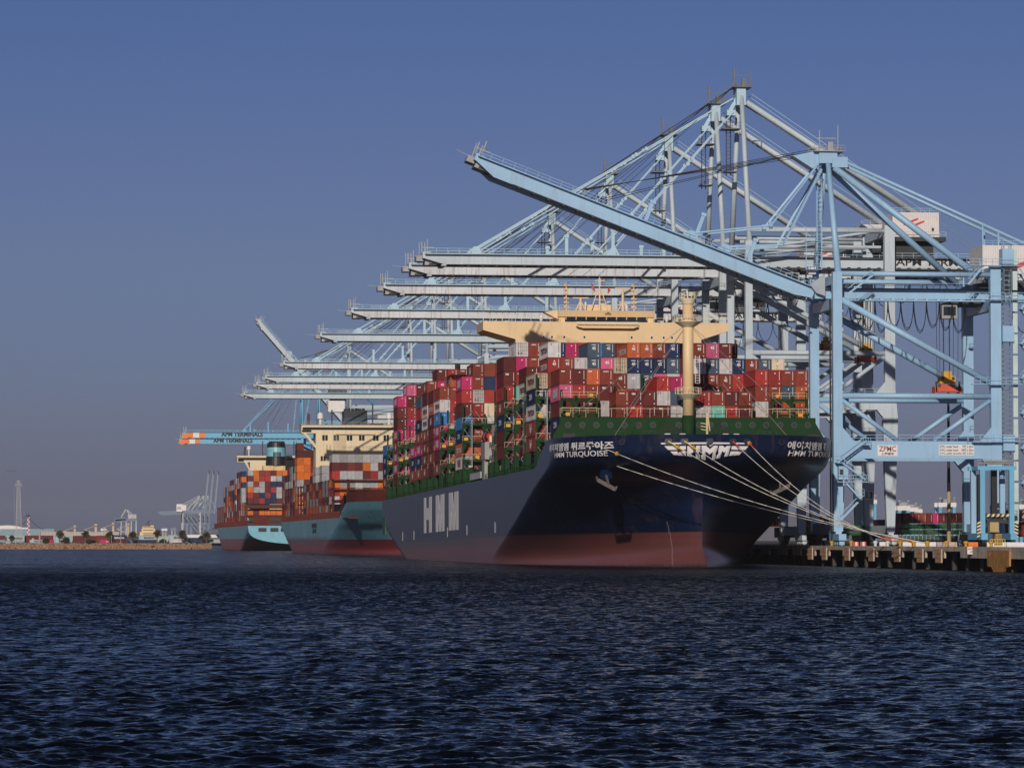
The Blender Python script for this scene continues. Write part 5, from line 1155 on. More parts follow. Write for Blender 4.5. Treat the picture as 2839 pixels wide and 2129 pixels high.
# front corner towers either side of the foremost stacks
YJ = 658.6-SHY
mb = MB()
for sx in (-1, 1):
    mb.cut()
    for x_ in (25.0-2.4+.3, 20.2, 16.4): mb.box(sx*x_-.22, sx*x_+.22, YJ-4.2, YJ-3.6, 21.6, 32.6 if x_ > 22 else 31.8)
    a, b = sorted((sx*22.9, sx*16.4))
    for z in (27.8, 30.6): mb.box(a, b, YJ-4.2, YJ-3.7, z, z+.5)
    for x_ in (20.2,): mb.poly([(sx*x_-.2, YJ-4.1, 30.6), (sx*x_-1.4, YJ-4.1, 30.6), (sx*x_-.2, YJ-4.1, 29.4)], (0,.3,0))
mb.build('corner_tower', M_GREEN, ship)
mb = MB()
for sx in (-1, 1):
    mb.cut(); a, b = sorted((sx*22.9, sx*16.4)); mb.rail((a, YJ-4.2, 31.1), (b, YJ-4.2, 31.1), 1.1, 1.6, .045); mb.rail((a, YJ-4.2, 28.3), (b, YJ-4.2, 28.3), 1.0, 1.6, .045)
mb.build('tower_railing', M_RAILY, ship)
mb = MB(); mb.box(-22.2, -21.4, YJ-4.4, YJ-4.2, 27.8, 28.4); mb.box(-17.8, -17.1, YJ-4.4, YJ-4.2, 31.3, 31.9); mb.box(17, 17.6, YJ-4.4, YJ-4.2, 31.3, 31.9); mb.box(21.2, 22, YJ-4.4, YJ-4.2, 27.8, 28.4); mb.build('gear_box', M_YEL, ship)
# hatch coaming / side passage
mb = MB(); mb.box(-23.2, 23.2, 50, 352, 18.5, 21.6); mb.build('hatch_coaming', mat('deep_green', (.008,.028,.012), .6), ship)
mb = MB(); y = 47
while y < 358:
    for z in (19.05, 19.6): mb.beam((-25.4, y, z), (-25.4, y+2.6, z), .06)
    mb.beam((-25.4, y, 18.6), (-25.4, y, 19.7), .07)
    if int(y) % 3 == 0: mb.box(-25.45, -25.0, y, y+.3, 18.6, 21.9)
    y += 2.6
mb.build('side_railing', M_GREEN, ship)
mb = MB()
for y in [b_+1.5 for b_ in LBY]+[b_-1.5 for b_ in LBY]: mb.cut(); mb.box(-25.4, -24.4, y-.35, y+.35, 18.6, 21.95)
mb.build('stack_pedestal', M_GREEN, ship)
mb = MB(); random.seed(9)
for k in range(260):
    y = 48+k*1.19; z = 18.6; hgt = random.choice((.9, 1.4, 2.2, 2.9)); x_ = -25.3+random.uniform(0, 1.6); mb.beam((x_, y, z), (x_, y, z+hgt), random.choice((.06,.1,.16)))
mb.build('vent_pipe', M_GREEN, ship)
# accommodation side details between the stacks
mb = MB(); q = toship(onX(1341, 1290, 89.8)); mb.box(-25.5, -24.7, q.y-2.2, q.y+1.8, 18.6, 22.8); mb.box(-25.6, -24.0, q.y-3.6, q.y+3.2, 22.8, 26.4); mb.build('store_crane_post', mat('crane_post_grey', (.30,.28,.27)), ship)
mb = MB(); mb.beam((-24.3, q.y-3, 18.6), (-24.3, q.y-3, 27.6), .5); mb.beam((-24.3, q.y-3, 27.6), (-24.8, q.y+6, 24.0), .35); mb.build('store_crane_jib', M_BEIGE, ship)
mb = MB(); q2 = toship(onX(1340, 1212, 90.5)); 
for k in range(10):
    a = pi*k/9
mb.tube((-23.6, q2.y-4, q2.z), (-23.6, q2.y-1.5, q2.z), .4, 12, 1.1); mb.tube((-23.6, q2.y-1.5, q2.z), (-23.6, q2.y+3, q2.z), 1.1, 12, 1.15); mb.tube((-23.6, q2.y+3, q2.z), (-23.6, q2.y+4.5, q2.z), 1.15, 12, .7)
mb.build('lifeboat', mat('lifeboat_red', (.55,.07,.05), .5), ship, smooth=True)
mb = MB(); mb.box(-24, 24, 740-SHY, 752-SHY, 18.6, 30); mb.build('accommodation_base', mat('white_lower_house', (.55,.52,.46)), ship)
mb = MB()
for z in (20.4, 23.2, 26.0):
    for k in range(4): mb.box(-24.1, -24.0, 741-SHY+k*2.8, 742.6-SHY+k*2.8, z, z+1.6)
    mb.rail((-24.6, 739-SHY, z-.9), (-24.6, 751-SHY, z-.9), 1.1, 1.5, .06)
mb.build('house_window', M_DARK, ship)
mb = MB(); a = toship(onX(1305, 1300, 89.7)); b = toship(onX(1335, 1293, 89.7)); mb.box(-25.7, -25.5, b.y, a.y, 19.0, 20.4); mb.build('gangway', mat('pale_gangway', (.5,.5,.5), .5, streak=(.05,.05,.05), streak_amt=.9, scale=3), ship)

# ------------------------------------------------------------------ containers
COL = dict(MR=((.12,.018,.016), 'dark maroon'), BR=((.22,.038,.022), 'rust brown'), RD=((.34,.030,.026), 'red'), OR=((.46,.10,.035), 'orange brown'), PK=((.45,.022,.12), 'magenta'),
           PL=((.60,.11,.23), 'pale pink'), NV=((.010,.022,.085), 'navy blue'), SL=((.055,.085,.13), 'slate blue'), WH=((.54,.51,.52), 'white'), TL=((.15,.42,.36), 'teal'), BL=((.04,.17,.42), 'bright blue'),
           GR=((.36,.36,.38), 'light grey'), CR=((.66,.54,.40), 'rusty cream'), OG=((.62,.15,.018), 'bright orange'), GN=((.03,.16,.07), 'green'))
def add_random(m, amt):
    n = m.node_tree; b = n.nodes['Principled BSDF']; lk = b.inputs['Base Color'].links[0].from_socket; oi = n.nodes.new('ShaderNodeObjectInfo'); r = n.nodes.new('ShaderNodeMapRange'); r.inputs[3].default_value = 1-amt; r.inputs[4].default_value = 1+amt
    n.links.new(oi.outputs['Random'], r.inputs[0]); v = n.nodes.new('ShaderNodeVectorMath'); v.operation = 'SCALE'; n.links.new(lk, v.inputs[0]); n.links.new(r.outputs[0], v.inputs['Scale']); n.links.new(v.outputs[0], b.inputs['Base Color'])
CM = {k: mat('container_'+v[1].replace(' ', '_'), v[0], .62, var=.22, scale=.5, streak=tuple(c_*.45+.01 for c_ in v[0]) if k != 'CR' else (.22,.10,.05), streak_amt=.5 if k != 'CR' else .95, spec=.3) for k, v in COL.items()}
for m_ in CM.values(): add_random(m_, .22)
CW, CL, CH = 2.44, 12.19, 2.88
def cont_mesh():
    mb = MB(); p = .14
    # front end: posts, rails and ribbed panel
    for x0, x1 in ((0, p), (CW-p, CW)): mb.box(x0, x1, 0, p, 0, CH)
    for z0, z1 in ((0, .16), (CH-.14, CH)): mb.box(p, CW-p, .01, p, z0, z1)
    xs = []; n = 8; w_ = (CW-2*p)/n
    for i in range(n): a = p+i*w_; xs += [(a, .10), (a+w_*.35, .10), (a+w_*.5, .03), (a+w_*.85, .03)]
    xs.append((CW-p, .10)); k = len(xs)
    mb.add([(x, y, .16) for x, y in xs]+[(x, y, CH-.14) for x, y in xs], [(i, i+1, k+i+1, k+i) for i in range(k-1)])
    # sides with top and bottom rails and a shallow ribbed field, roof, floor, back
    for x, d in ((0, 1), (CW, -1)):
        mb.box(min(x, x+d*.06), max(x, x+d*.06), p, CL-.1, 0, .18); mb.box(min(x, x+d*.06), max(x, x+d*.06), p, CL-.1, CH-.12, CH)
        m_ = 17; ys = []
        for i in range(m_):
            a = p+(CL-2*p)*i/m_; ww = (CL-2*p)/m_; ys += [(a, .07), (a+ww*.3, .07), (a+ww*.5, .03), (a+ww*.8, .03)]
        ys.append((CL-p, .07)); k = len(ys)
        fs = [(i, i+1, k+i+1, k+i) for i in range(k-1)]
        mb.add([(x+d*q, y, .18) for y, q in ys]+[(x+d*q, y, CH-.12) for y, q in ys], [f if d < 0 else f[::-1] for f in fs])
        mb.box(min(x, x+d*p), max(x, x+d*p), CL-p, CL, 0, CH)
    mb.add([(0,0,CH-.02),(CW,0,CH-.02),(CW,CL,CH-.02),(0,CL,CH-.02),(0,0,.05),(CW,0,.05),(CW,CL,.05),(0,CL,.05),(p,CL-.05,0),(CW-p,CL-.05,0),(CW-p,CL-.05,CH),(p,CL-.05,CH)], [(0,1,2,3),(4,7,6,5),(9,8,11,10)])
    me = bpy.data.meshes.new('container_body'); me.from_pydata(mb.v, [], mb.f); me.materials.append(CM['MR']); me.update(); return me
CME = cont_mesh()
MARK = {}
def mark_mesh(key):
    if key in MARK: return MARK[key]
    mb = MB(); m = M_WHITE; y = .005
    E = lambda s, x, z, w_, h: put_text(mb, s, (x, y, z), (w_, 0, 0), (0, 0, h), .03)
    S_ = lambda s, a, b, z, h, bold=.03: put_text(mb, s, (-.015, b, z), (0, a-b, 0), (0, 0, h), bold)
    if key == '45': E('45', .82, 1.45, .72, .62); E('HMM', .75, 2.3, .8, .2)
    elif key == 'v45': E('45', .85, 1.4, .68, .6); mb.poly([(1.0, y, 2.15), (1.4, y, 2.15), (1.2, y, 2.45)], (0, -.01, 0))
    elif key == 'p45': E('45', .8, 1.7, .75, .6)
    elif key == 'hmm': E('HMM', .6, 2.25, .95, .26)
    elif key == 'tex': E('tex', .35, 2.1, .75, .45)
    elif key == 'T': E('T', .45, 2.15, .3, .4); m = M_DARK
    elif key == 'dot': mb.box(1.1, 1.3, y-.01, y, 2.1, 2.35)
    elif key == 'lbl': mb.box(.3, 1.0, y-.01, y, 2.3, 2.5)
    elif key == 'ONE': S_('ONE', 3.0, 9.0, .6, 1.75, .10)
    elif key == 'ONEd': S_('ONE', 3.0, 9.0, .6, 1.75, .10); m = mat('magenta_mark', (.45,.05,.2))
    elif key == 'TRITON': S_('TRITON', 1.4, 10.4, .8, 1.15, .05)
    elif key == 'TRITONd': S_('TRITON', 1.4, 10.4, .9, 1.15, .05); m = mat('maroon_mark', (.20,.03,.03))
    elif key == 'ZIM': S_('ZIM', 4.0, 8.4, 1.0, 1.1, .06)
    elif key == 'SH': S_('H', 4.6, 7.6, 1.9, .4, .05); mb.poly([(-.015, 7.6, 1.8), (-.015, 4.6, 1.8), (-.015, 4.9, .9), (-.015, 6.1, .5), (-.015, 7.3, .9)], (-.01, 0, 0))
    elif key == 'MAERSK': S_('MAERSK', 2.0, 8.0, 1.0, .9)
    if key in ('45', 'v45', 'p45', 'hmm', 'tex', 'dot', 'lbl', 'T'):
        mb.box(1.98, 2.06, y-.01, y, .95, 2.6); mb.box(1.9, 2.1, y-.01, y, .25, .45)
    me = bpy.data.meshes.new('marking_'+key); me.from_pydata(mb.v, [], mb.f); me.materials.append(m); me.update(); MARK[key] = me; return me
def door_mesh():
    mb = MB()
    for x in (.45, .85, 1.58, 1.98): mb.box(x, x+.05, -.05, .0, .1, CH-.1)
    for z in (.5, 1.2, 2.0, 2.6): mb.box(.15, 2.3, -.03, -.0, z, z+.03)
    mb.box(1.2, 1.24, -.03, 0, .05, CH-.05); mb.box(.35, .6, -.06, -.01, .6, .9); mb.box(1.0, 1.15, -.06, -.01, .6, .85)
    me = bpy.data.meshes.new('door_bars'); me.from_pydata(mb.v, [], mb.f); me.materials.append(M_DARK); me.update(); return me
DME = door_mesh()
NUM = ['zero','first','second','third','fourth','fifth','sixth','seventh','eighth','ninth','tenth','eleventh','twelfth','thirteenth','fourteenth','fifteenth','sixteenth','seventeenth','eighteenth','nineteenth','twentieth','twenty-first','twenty-second','twenty-third','twenty-fourth']
CONT = []            # dicts: matrix, x,y,z local, colour, marks, label bits
def put(M4, x, y, z, col, marks, lab, ship_name, sz=1.0, grp=''):
    CONT.append(dict(M=M4, p=(x, y, z), col=col, marks=marks, lab=lab, ship=ship_name, sz=sz, grp=grp))
PAL1 = ['MR']*7+['BR']*8+['RD']*3+['PK']*3+['NV']*4+['SL']*3+['WH']*2+['OR']*2+['PL']*1
def fmark(c, rng):
    if c in ('NV', 'SL'): return ['45'] if rng.random() < .75 else ['dot']
    if c in ('OR',): return [rng.choice(['v45', 'hmm'])]
    if c in ('PK', 'PL'): return [rng.choice(['p45', 'dot'])]
    if c in ('WH', 'CR'): return ['T'] if rng.random() < .7 else ['door']
    if c == 'MR': return [rng.choice(['tex', 'dot', 'dot'])]
    return [rng.choice(['hmm', 'hmm', 'dot', 'lbl', '45'])]
def smark(c, rng):
    return {'PK': 'ONE', 'PL': 'ONE', 'NV': 'ZIM', 'WH': 'TRITONd', 'CR': 'TRITONd', 'BR': rng.choice(['SH', 'SH', None]), 'OR': 'TRITON', 'RD': None, 'MR': None}.get(c)
rng = random.Random(21)
def bay(M4, Y0, x0, nrow, heights, over, name, ship_name, Yship=SHY, lv=LV, th=TH, pitch=RW, pal=PAL1, sz=1.0, lmin=1, grp='', side_row0=True, level_off=0):
    for r in range(nrow):
        hgt = heights(r) if callable(heights) else heights
        for l in range(lmin, hgt+1):
            c, mk = over.get((r, l), (None, None))
            if c is None: c = rng.choice(pal)
            if mk is None: mk = fmark(c, rng) if sz > .7 else []
            sm = smark(c, rng)
            if sm and (r <= 2) and not any(k in ('ONE','ONEd','TRITON','TRITONd','ZIM','SH') for k in mk): mk = mk+[sm]
            put(M4, x0+pitch*r+.045, Y0-Yship, lv+th*(l-1), c, mk, (r+1, l-level_off, name, hgt == l), ship_name, (th-.07)/CH, grp)
G1 = 'containers stacked on the nearest ship'; SN1 = 'nearest ship'
# foremost block either side
xJR = shp(2095, 1080, 658.6).x-.045
oJL = {(0,5):('BR',['lbl']),(1,5):('MR',['dot']),(2,5):('OR',['lbl']),(3,5):('BR',['hmm']),(0,4):('PL',['dot','ONE']),(1,4):('RD',['dot']),(2,4):('BR',['dot']),(3,4):('MR',['tex']),(0,3):('MR',[]),(1,3):('MR',['tex']),(2,3):('MR',['tex']),(3,3):('WH',['T']),(0,2):('NV',[]),(0,1):('NV',[])}
bay(SMAT, 658.6, -22.75, 4, 5, oJL, 'outer stacks just behind the green bow wall, port end of photo', SN1, grp=G1)
oJR = {(0,5):('RD',['dot']),(1,5):('RD',['dot']),(2,5):('BR',['hmm']),(3,5):('BR',['hmm']),(0,4):('BR',['dot']),(1,4):('BR',['hmm']),(2,4):('SL',['dot']),(3,4):('OR',['dot']),(0,3):('WH',['T']),(1,3):('MR',['tex']),(2,3):('OR',['dot']),(3,3):('OR',['dot'])}
bay(SMAT, 658.6, xJR, 4, 5, oJR, 'foremost stacks nearest the quay', SN1, grp=G1, lmin=2)
# low block behind the mast
kz = shp(1708, 1083, 650).z; xK = shp(1708, 1083, 650).x
K1 = ['BR','MR','MR','WH','SL','RD','RD','BR','MR','BR']; K0c = ['BR','RD','MR','MR','WH','WH','WH','TL','RD','MR']
KM = [['hmm'],['tex'],['dot'],['T'],['dot'],['dot'],['dot'],['hmm'],['lbl'],['hmm']]; KM0 = [['dot'],['lbl'],['dot'],['tex'],['lbl'],['door'],['lbl'],['dot'],['dot'],['dot']]
for r in range(10):
    for l, (cc, mm) in enumerate((('MR', []), (K0c[r], KM0[r]), (K1[r], KM[r]))):
        put(SMAT, xK+2.53*r+.045, 650-SHY, kz-2.68*(3-l)+.05, cc, list(mm), (r+1, l+1, 'low block behind the bow mast', l == 2), SN1, 2.62/CH, G1)
for r, cc in ((3, 'RD'), (4, 'PK')): put(SMAT, xK+2.53*r+.045, 650.3-SHY, kz+.05, cc, ['dot'], (r+1, 4, 'low block behind the bow mast', True), SN1, 2.62/CH, G1)
# second bay: full width, heights up to seven
hI = lambda r: {0: 5, 2: 6, 3: 6, 5: 6, 6: 6, 11: 6, 15: 6, 16: 6, 17: 6, 18: 6, 19: 4}.get(r, 7)
oI = {(0,5):('CR',['door','TRITONd']),(0,4):('NV',['45','ZIM']),(0,3):('WH',['TRITONd']),(0,2):('BR',['SH']),(0,1):('BR',['SH']),
      (1,7):('WH',['T','TRITONd']),(4,7):('SL',['45']),(7,7):('OR',['v45','TRITON']),(8,7):('OR',['v45']),(9,7):('BR',['45']),(10,7):('NV',['45']),(12,7):('BR',['45']),(13,7):('PL',['p45']),(14,7):('MR',['hmm']),
      (1,6):('RD',['v45','TRITON']),(2,6):('BR',['45']),(3,6):('WH',['T']),(4,6):('SL',['45']),(5,6):('PL',['p45']),(6,6):('CR',['door']),(7,6):('NV',['45']),(8,6):('NV',['45']),(9,6):('NV',['45']),(10,6):('SL',['45']),(11,6):('MR',['dot']),
      (12,6):('WH',['T']),(13,6):('SL',['45']),(14,6):('WH',['T']),(15,6):('NV',['45']),(16,6):('BR',['v45']),(17,6):('SL',['45']),(18,6):('CR',['p45']),
      (6,5):('BR',['p45']),(7,5):('GR',['p45']),(8,5):('SL',['45']),(9,5):('PL',['p45']),(10,5):('WH',['T']),(12,5):('BR',['v45']),(13,5):('BR',['45']),(14,5):('BR',['v45']),(15,5):('RD',['dot']),(1,5):('BR',[]),(2,5):('BR',['dot'])}
bay(SMAT, 674.1, CX0, 20, hI, oI, 'second bay', SN1, grp=G1)
names = ['third bay', 'fourth bay', 'bay in front of the beige bridge', 'bay hard against the bridge']
bay(SMAT, 690, CX0+RW, 18, 5, {}, 'third bay', SN1, grp=G1, lmin=1)
bay(SMAT, 705.5, CX0+RW, 18, 6, {}, 'fourth bay', SN1, grp=G1)
oH = {(0,7):('MR',[]),(0,6):('MR',['tex']),(0,5):('RD',['dot']),(0,4):('BR',['SH']),(0,3):('NV',['dot']),(0,2):('MR',[]),(0,1):('MR',[]),(1,8):('WH',['door','SH']),(2,8):('BR',['hmm']),(3,8):('BR',['dot']),(1,7):('PK',['dot']),(2,7):('BR',['hmm']),(3,7):('MR',['dot']),
      (1,6):('RD',['lbl']),(2,6):('PK',['dot']),(1,5):('TL',['dot']),(5,8):('PK',['dot']),(7,8):('BL',['dot']),(9,8):('MR',['dot']),(17,8):('MR',['dot']),(18,8):('MR',['hmm']),(16,8):('PL',['p45'])}
bay(SMAT, 721.5, CX0, 20, lambda r: 7 if r == 0 else (8 if r < 19 else 5), oH, 'tall bay before the beige bridge', SN1, grp=G1)
bay(SMAT, 737, CX0+2*RW, 16, 5, {}, 'bay hard against the bridge', SN1, grp=G1)
# aft of the bridge
oG = {(0,7):('PK',['dot','ONE']),(0,6):('RD',['dot']),(0,5):('MR',['dot']),(0,4):('BL',[]),(0,3):('NV',[]),(0,2):('OR',['TRITON']),(0,1):('WH',['ONEd']),(1,8):('BR',['hmm','SH']),(2,8):('BR',['hmm']),(3,8):('BR',['hmm']),(1,7):('BR',['hmm']),(2,7):('NV',['dot']),(1,6):('WH',['door']),(2,6):('RD',['dot']),(1,5):('RD',['hmm']),(2,5):('CR',['dot'])}
bay(SMAT, 797, CX0, 6, lambda r: 7 if r == 0 else 8, oG, 'first bay aft of the bridge', SN1, grp=G1)
bay(SMAT, 812.5, CX0+2*RW, 4, 7, {}, 'second bay aft of the bridge', SN1, grp=G1)
oF = {(0,7):('BR',['dot']),(0,6):('WH',['T','TRITONd']),(0,5):('BL',['dot','ZIM']),(0,4):('PK',['ONE']),(0,3):('PK',['ONE']),(0,2):('MR',[]),(0,1):('BR',['SH']),(1,8):('OR',['dot','TRITON']),(2,8):('BR',['dot']),(1,7):('BR',['hmm']),(1,6):('RD',['dot']),(1,5):('RD',['hmm'])}
bay(SMAT, 843.3, CX0, 5, lambda r: 7 if r == 0 else 8, oF, 'fourth bay aft of the bridge', SN1, grp=G1)
oE = {(0,7):('MR',[]),(0,6):('OR',['TRITON']),(0,5):('MR',['SH']),(0,4):('MR',[]),(0,3):('MR',[]),(0,2):('BR',[]),(0,1):('MR',[])}
bay(SMAT, 857.5, CX0, 4, 7, oE, 'fifth bay aft of the bridge', SN1, grp=G1)
oD = {(0,8):('BR',['hmm','SH']),(0,7):('MR',['dot']),(0,6):('WH',['TRITONd']),(0,5):('WH',['TRITONd']),(0,4):('BR',['SH']),(0,3):('BR',['SH']),(0,2):('BR',['SH']),(0,1):('BR',['SH']),(1,9):('MR',['tex']),(2,9):('RD',['dot']),(3,9):('BR',['hmm'])}
bay(SMAT, 872, CX0, 5, lambda r: 8 if r == 0 else 9, oD, 'sixth bay aft of the bridge', SN1, grp=G1)
oC = {(0,7):('SL',['dot']),(0,6):('RD',[]),(0,5):('NV',['ZIM']),(0,4):('BR',['SH']),(0,3):('PK',['ONE']),(0,2):('NV',['ZIM']),(0,1):('BR',['SH'])}
bay(SMAT, 887, CX0, 4, lambda r: 7, oC, 'seventh bay aft of the bridge', SN1, grp=G1)
bay(SMAT, 902, CX0, 3, 3, {(0,3):('PK',['ONE']),(0,2):('NV',[]),(0,1):('BR',['SH'])}, 'low eighth bay aft of the bridge', SN1, grp=G1)
oA = {(0,8):('PK',['dot','ONE']),(0,7):('MR',['dot']),(0,6):('MR',['dot']),(0,5):('PK',['dot','ONE']),(0,4):('BR',[]),(0,3):('PK',['ONE']),(0,2):('PK',['ONE']),(0,1):('MR',[]),(1,9):('PL',['dot','ONE']),(2,9):('MR',['tex']),(1,8):('MR',['tex']),(1,7):('RD',['dot']),(1,6):('PK',['dot']),(1,5):('PK',['dot'])}
bay(SMAT, 948, CX0, 5, lambda r: 8 if r == 0 else 9, oA, 'tall bay near the stern', SN1, grp=G1)
bay(SMAT, 979, CX0, 3, 4, {(0,4):('BL',[]),(0,3):('NV',['ZIM']),(0,2):('NV',['ZIM']),(0,1):('BR',['SH'])}, 'aftmost bay', SN1, grp=G1)

# ------------------------------------------------------------------ middle ship
S2C, S2B, S2Y = 115.2, 26.2, 1062.0
I2 = Matrix.Translation((S2C, S2Y, 0)); G2 = 'containers stacked on the middle ship'; SN2 = 'middle ship'
s2 = empty('container_ship', (S2C, S2Y, 0), 'light blue container ship behind the navy one, bow showing, tall beige bridge and dark funnel', 'container ship'); s2['_org'] = [0,0,0]
DK2 = lambda y: 16.4 if y < 46 else (16.4-(y-46)/26*4.6 if y < 72 else 11.8)
H2 = Hull(0, S2B, 375, [(-2,150),(2,130),(6,100),(10,72),(14,58),(18,52)], [(0,1.1),(8,1.3),(14,1.7),(18,1.9)], [(-2,-3),(2,6),(8,6),(18,-6)], DK2, 275, 6.5, 6.0)
mb = MB(); H2.mesh(mb, -2, 26, 36, 22); hm2 = hull_mat('pale_blue_hull', (.13,.34,.42), (.27,.035,.035), 5.0, 0.0, grime=(.10,.06,.05), stain=(.16,.12,.10), stain_amt=.7, rough=.4); mb.build('hull', hm2, s2, smooth=True)
mb = MB(); nd = 24; ring = [H2.at((i/nd)**1.6, 16, -1) for i in range(nd+1)]
ring = ring+[Vector((-S2B, 46, 16.2)), Vector((-S2B, 58, 14.2)), Vector((-S2B, 71, 12.0))]; tp = lambda v: 19.6 if v.y < 40 else (19.6 if v.y < 47 else (18.0 if v.y < 60 else 12.8)); nd += 3
mb.add([v*1.0 for v in ring]+[Vector((v.x, v.y, tp(v))) for v in ring]+[Vector((-v.x, v.y, v.z)) for v in ring]+[Vector((-v.x, v.y, tp(v))) for v in ring], [(i, i+1, nd+1+i+1, nd+1+i) for i in range(nd)]+[(2*(nd+1)+i, 3*(nd+1)+i, 3*(nd+1)+i+1, 2*(nd+1)+i+1) for i in range(nd)])
M_S2R = mat('red_brown_deck_steel', (.11,.024,.018), .7, spec=.15, var=.2, scale=.3, streak=(.10,.04,.03), streak_amt=.5)
mb.box(-S2B+.3, S2B-.3, 40, 374, 11.4, 11.78); mb.build('bulwark', M_S2R, s2)
mb = MB()
y = 76; 
while y < 365: mb.box(-S2B+.1, -S2B+.9, y, y+.8, 11.8, 14.0); y += 3.7
mb.box(-S2B+2.2, S2B-2.2, 74, 360, 11.8, 13.6)
for y in [1170-S2Y-1.6+15.1*k for k in range(0, 18)]:
    mb.cut(); mb.box(-S2B+.4, -S2B+1.0, y, y+.8, 12, 24.5); mb.box(-S2B+5.4, -S2B+5.9, y, y+.8, 12, 24.5)
    for z in (17.5, 21, 24): mb.box(-S2B+.4, S2B-.4, y, y+.8, z, z+.4)
mb.build('lashing_frame', M_S2R, s2)
YB2 = 1308; b2 = lambda px_, py_: Vector((onY(px_, py_, YB2).x-S2C, YB2-S2Y, onY(px_, py_, YB2).z))
mb = MB(); a, b = b2(875, 1500), b2(829, 1180); zt_ = b2(875, 1177).z; zw = b2(829, 1190).z; zwb = b2(829, 1201).z
mb.box(a.x, -a.x, a.y, a.y+12, 13, zwb); mb.box(-S2B, S2B, a.y, a.y+9, zwb, zw-.01); mb.box(-S2B, S2B, a.y+.02, a.y+9, zw, zw+1.6); mb.box(-S2B-.2, S2B+.2, a.y-.4, a.y+9, zw+1.6, zt_)
mb.poly([(a.x, a.y, zwb-5.5), (-S2B+.6, a.y, zwb), (-S2B+1.8, a.y, zwb), (a.x, a.y, zwb-4.2)], (0,.6,0)); mb.build('bridge', M_BEIGE2, s2)
mb = MB(); mb.box(-S2B+.4, S2B-.4, a.y-.02, a.y+.39, zw-.2, zw+.75); mb.box(-S2B+.2, -S2B+3.6, a.y-.05, a.y, zwb+.4, zwb+1.2)
for q in (901, 932, 969, 1003, 1042, 1071): x_ = b2(q, 1208).x; mb.box(x_-1.0, x_-.1, a.y-.05, a.y, zwb-2.6, zwb-.6); mb.box(x_+.1, x_+1.0, a.y-.05, a.y, zwb-2.6, zwb-.6)
z_ = b2(900, 1271).z
for q in (892, 900): x_ = b2(q, 1271).x; mb.box(x_-.4, x_+.4, a.y-.05, a.y, z_-.9, z_+.9)
mb.build('window', M_GLASS, s2)
mb = MB(); mb.rail((-S2B, a.y, zt_), (S2B, a.y, zt_), 1.1, 3, .06); mb.box(b2(930,1200).x, b2(1040,1200).x, a.y-.5, a.y, zwb-.6, zwb-.2)
for q in range(0, 12): x_ = b2(925+q*3, 1230).x; mb.beam((x_, a.y-.1, zwb-7), (x_, a.y-.1, zwb-1), .09)
mb.build('bridge_railing', mat('brown_rail', (.35,.25,.18)), s2)
mb = MB()
for q, yt in ((857, 1146), (1035, 1120), (922, 1135)): x_ = b2(q, 1177).x; z = b2(q, yt).z; mb.beam((x_, a.y+3, zt_), (x_, a.y+3, z), .5 if q != 857 else .9); mb.beam((x_-.8, a.y+3, z-1.5), (x_+.8, a.y+3, z-1.5), .15)
mb.build('mast', M_DARK, s2)
mb = MB()
for q in (890, 1081): x_ = b2(q, 1160).x; z = b2(q, 1160).z; mb.tube((x_, a.y+3, zt_), (x_, a.y+3, z), .5, 8); mb.tube((x_, a.y+3, z), (x_, a.y+3, z+1.6), 1.15, 12, 1.1); mb.tube((x_, a.y+3, z+1.6), (x_, a.y+3, z+2.3), 1.1, 12, .5)
mb.build('radome', M_WHITE, s2)
YF = 1395; fa, fb = onY(951, 1176, YF), onY(1021, 1133, YF); mb = MB(); z0_, z1_ = 14, fb.z
mb.poly([(fa.x-S2C, YF-S2Y, z0_), (fb.x-S2C, YF-S2Y, z0_), (fb.x-S2C-.3, YF-S2Y, z1_-3.4), (fa.x-S2C+.3, YF-S2Y, z1_-3.4)], (0, 10, 0)); mb.build('funnel', mat('funnel_blue', (.02,.06,.11), .4), s2)
mb = MB(); mb.box(fa.x-S2C+.4, fb.x-S2C-.4, YF-S2Y, YF-S2Y+10, z1_-3.4, z1_-.8)
for k in range(6): x_ = fa.x-S2C+1+k*1.4; mb.tube((x_, YF-S2Y+2, z1_-.8), (x_, YF-S2Y+2, z1_+.2*(k % 2)), .6, 8)
mb.build('funnel_top', M_BLACK, s2)
PAL2 = ['GR']*8+['MR']*7+['BR']*3+['RD']*2+['OG']*3+['NV']*2+['WH']*1
def hs(t): return lambda r: t
o2 = {}
for r in range(20):
    o2[(r,7)] = ('GR', ['MAERSK'] if r < 1 else []); 
for r, cc in enumerate(['MR','MR','BR','MR','OG','GR','MR','RD','GR']): o2[(r,6)] = (cc, [])
for r, cc in enumerate(['RD','GR','GR','GR','MR','RD','GR','MR']): o2[(r,5)] = (cc, [])
for r, cc in enumerate(['OG','GR','GR','WH','GR']): o2[(r,4)] = (cc, [])
for r, cc in enumerate(['RD','OG','MR','WH','MR']): o2[(r,3)] = (cc, ['door'] if cc == 'WH' else [])
B2 = 13.7; x2 = -S2B+.6; P2 = 2.5; TH2 = 2.72
bay(I2, 1170, x2, 20, 7, o2, 'front bay', SN2, S2Y, B2, TH2, P2, PAL2, lmin=2, grp=G2)
bay(I2, 1185.1, x2, 3, 4, {}, 'second bay', SN2, S2Y, B2, TH2, P2, PAL2, grp=G2)
bay(I2, 1200.2, x2, 3, 4, {}, 'third bay', SN2, S2Y, B2, TH2, P2, PAL2, grp=G2)
for k, y in enumerate([1215.3, 1230.4, 1245.5, 1260.6, 1275.7, 1290.8]): bay(I2, y, x2, 3, (6, 4, 6, 5, 4, 4)[k], {(0,6): ('GR', ['MAERSK'])}, f'{NUM[k+4]} bay', SN2, S2Y, B2, TH2, P2, PAL2, grp=G2)
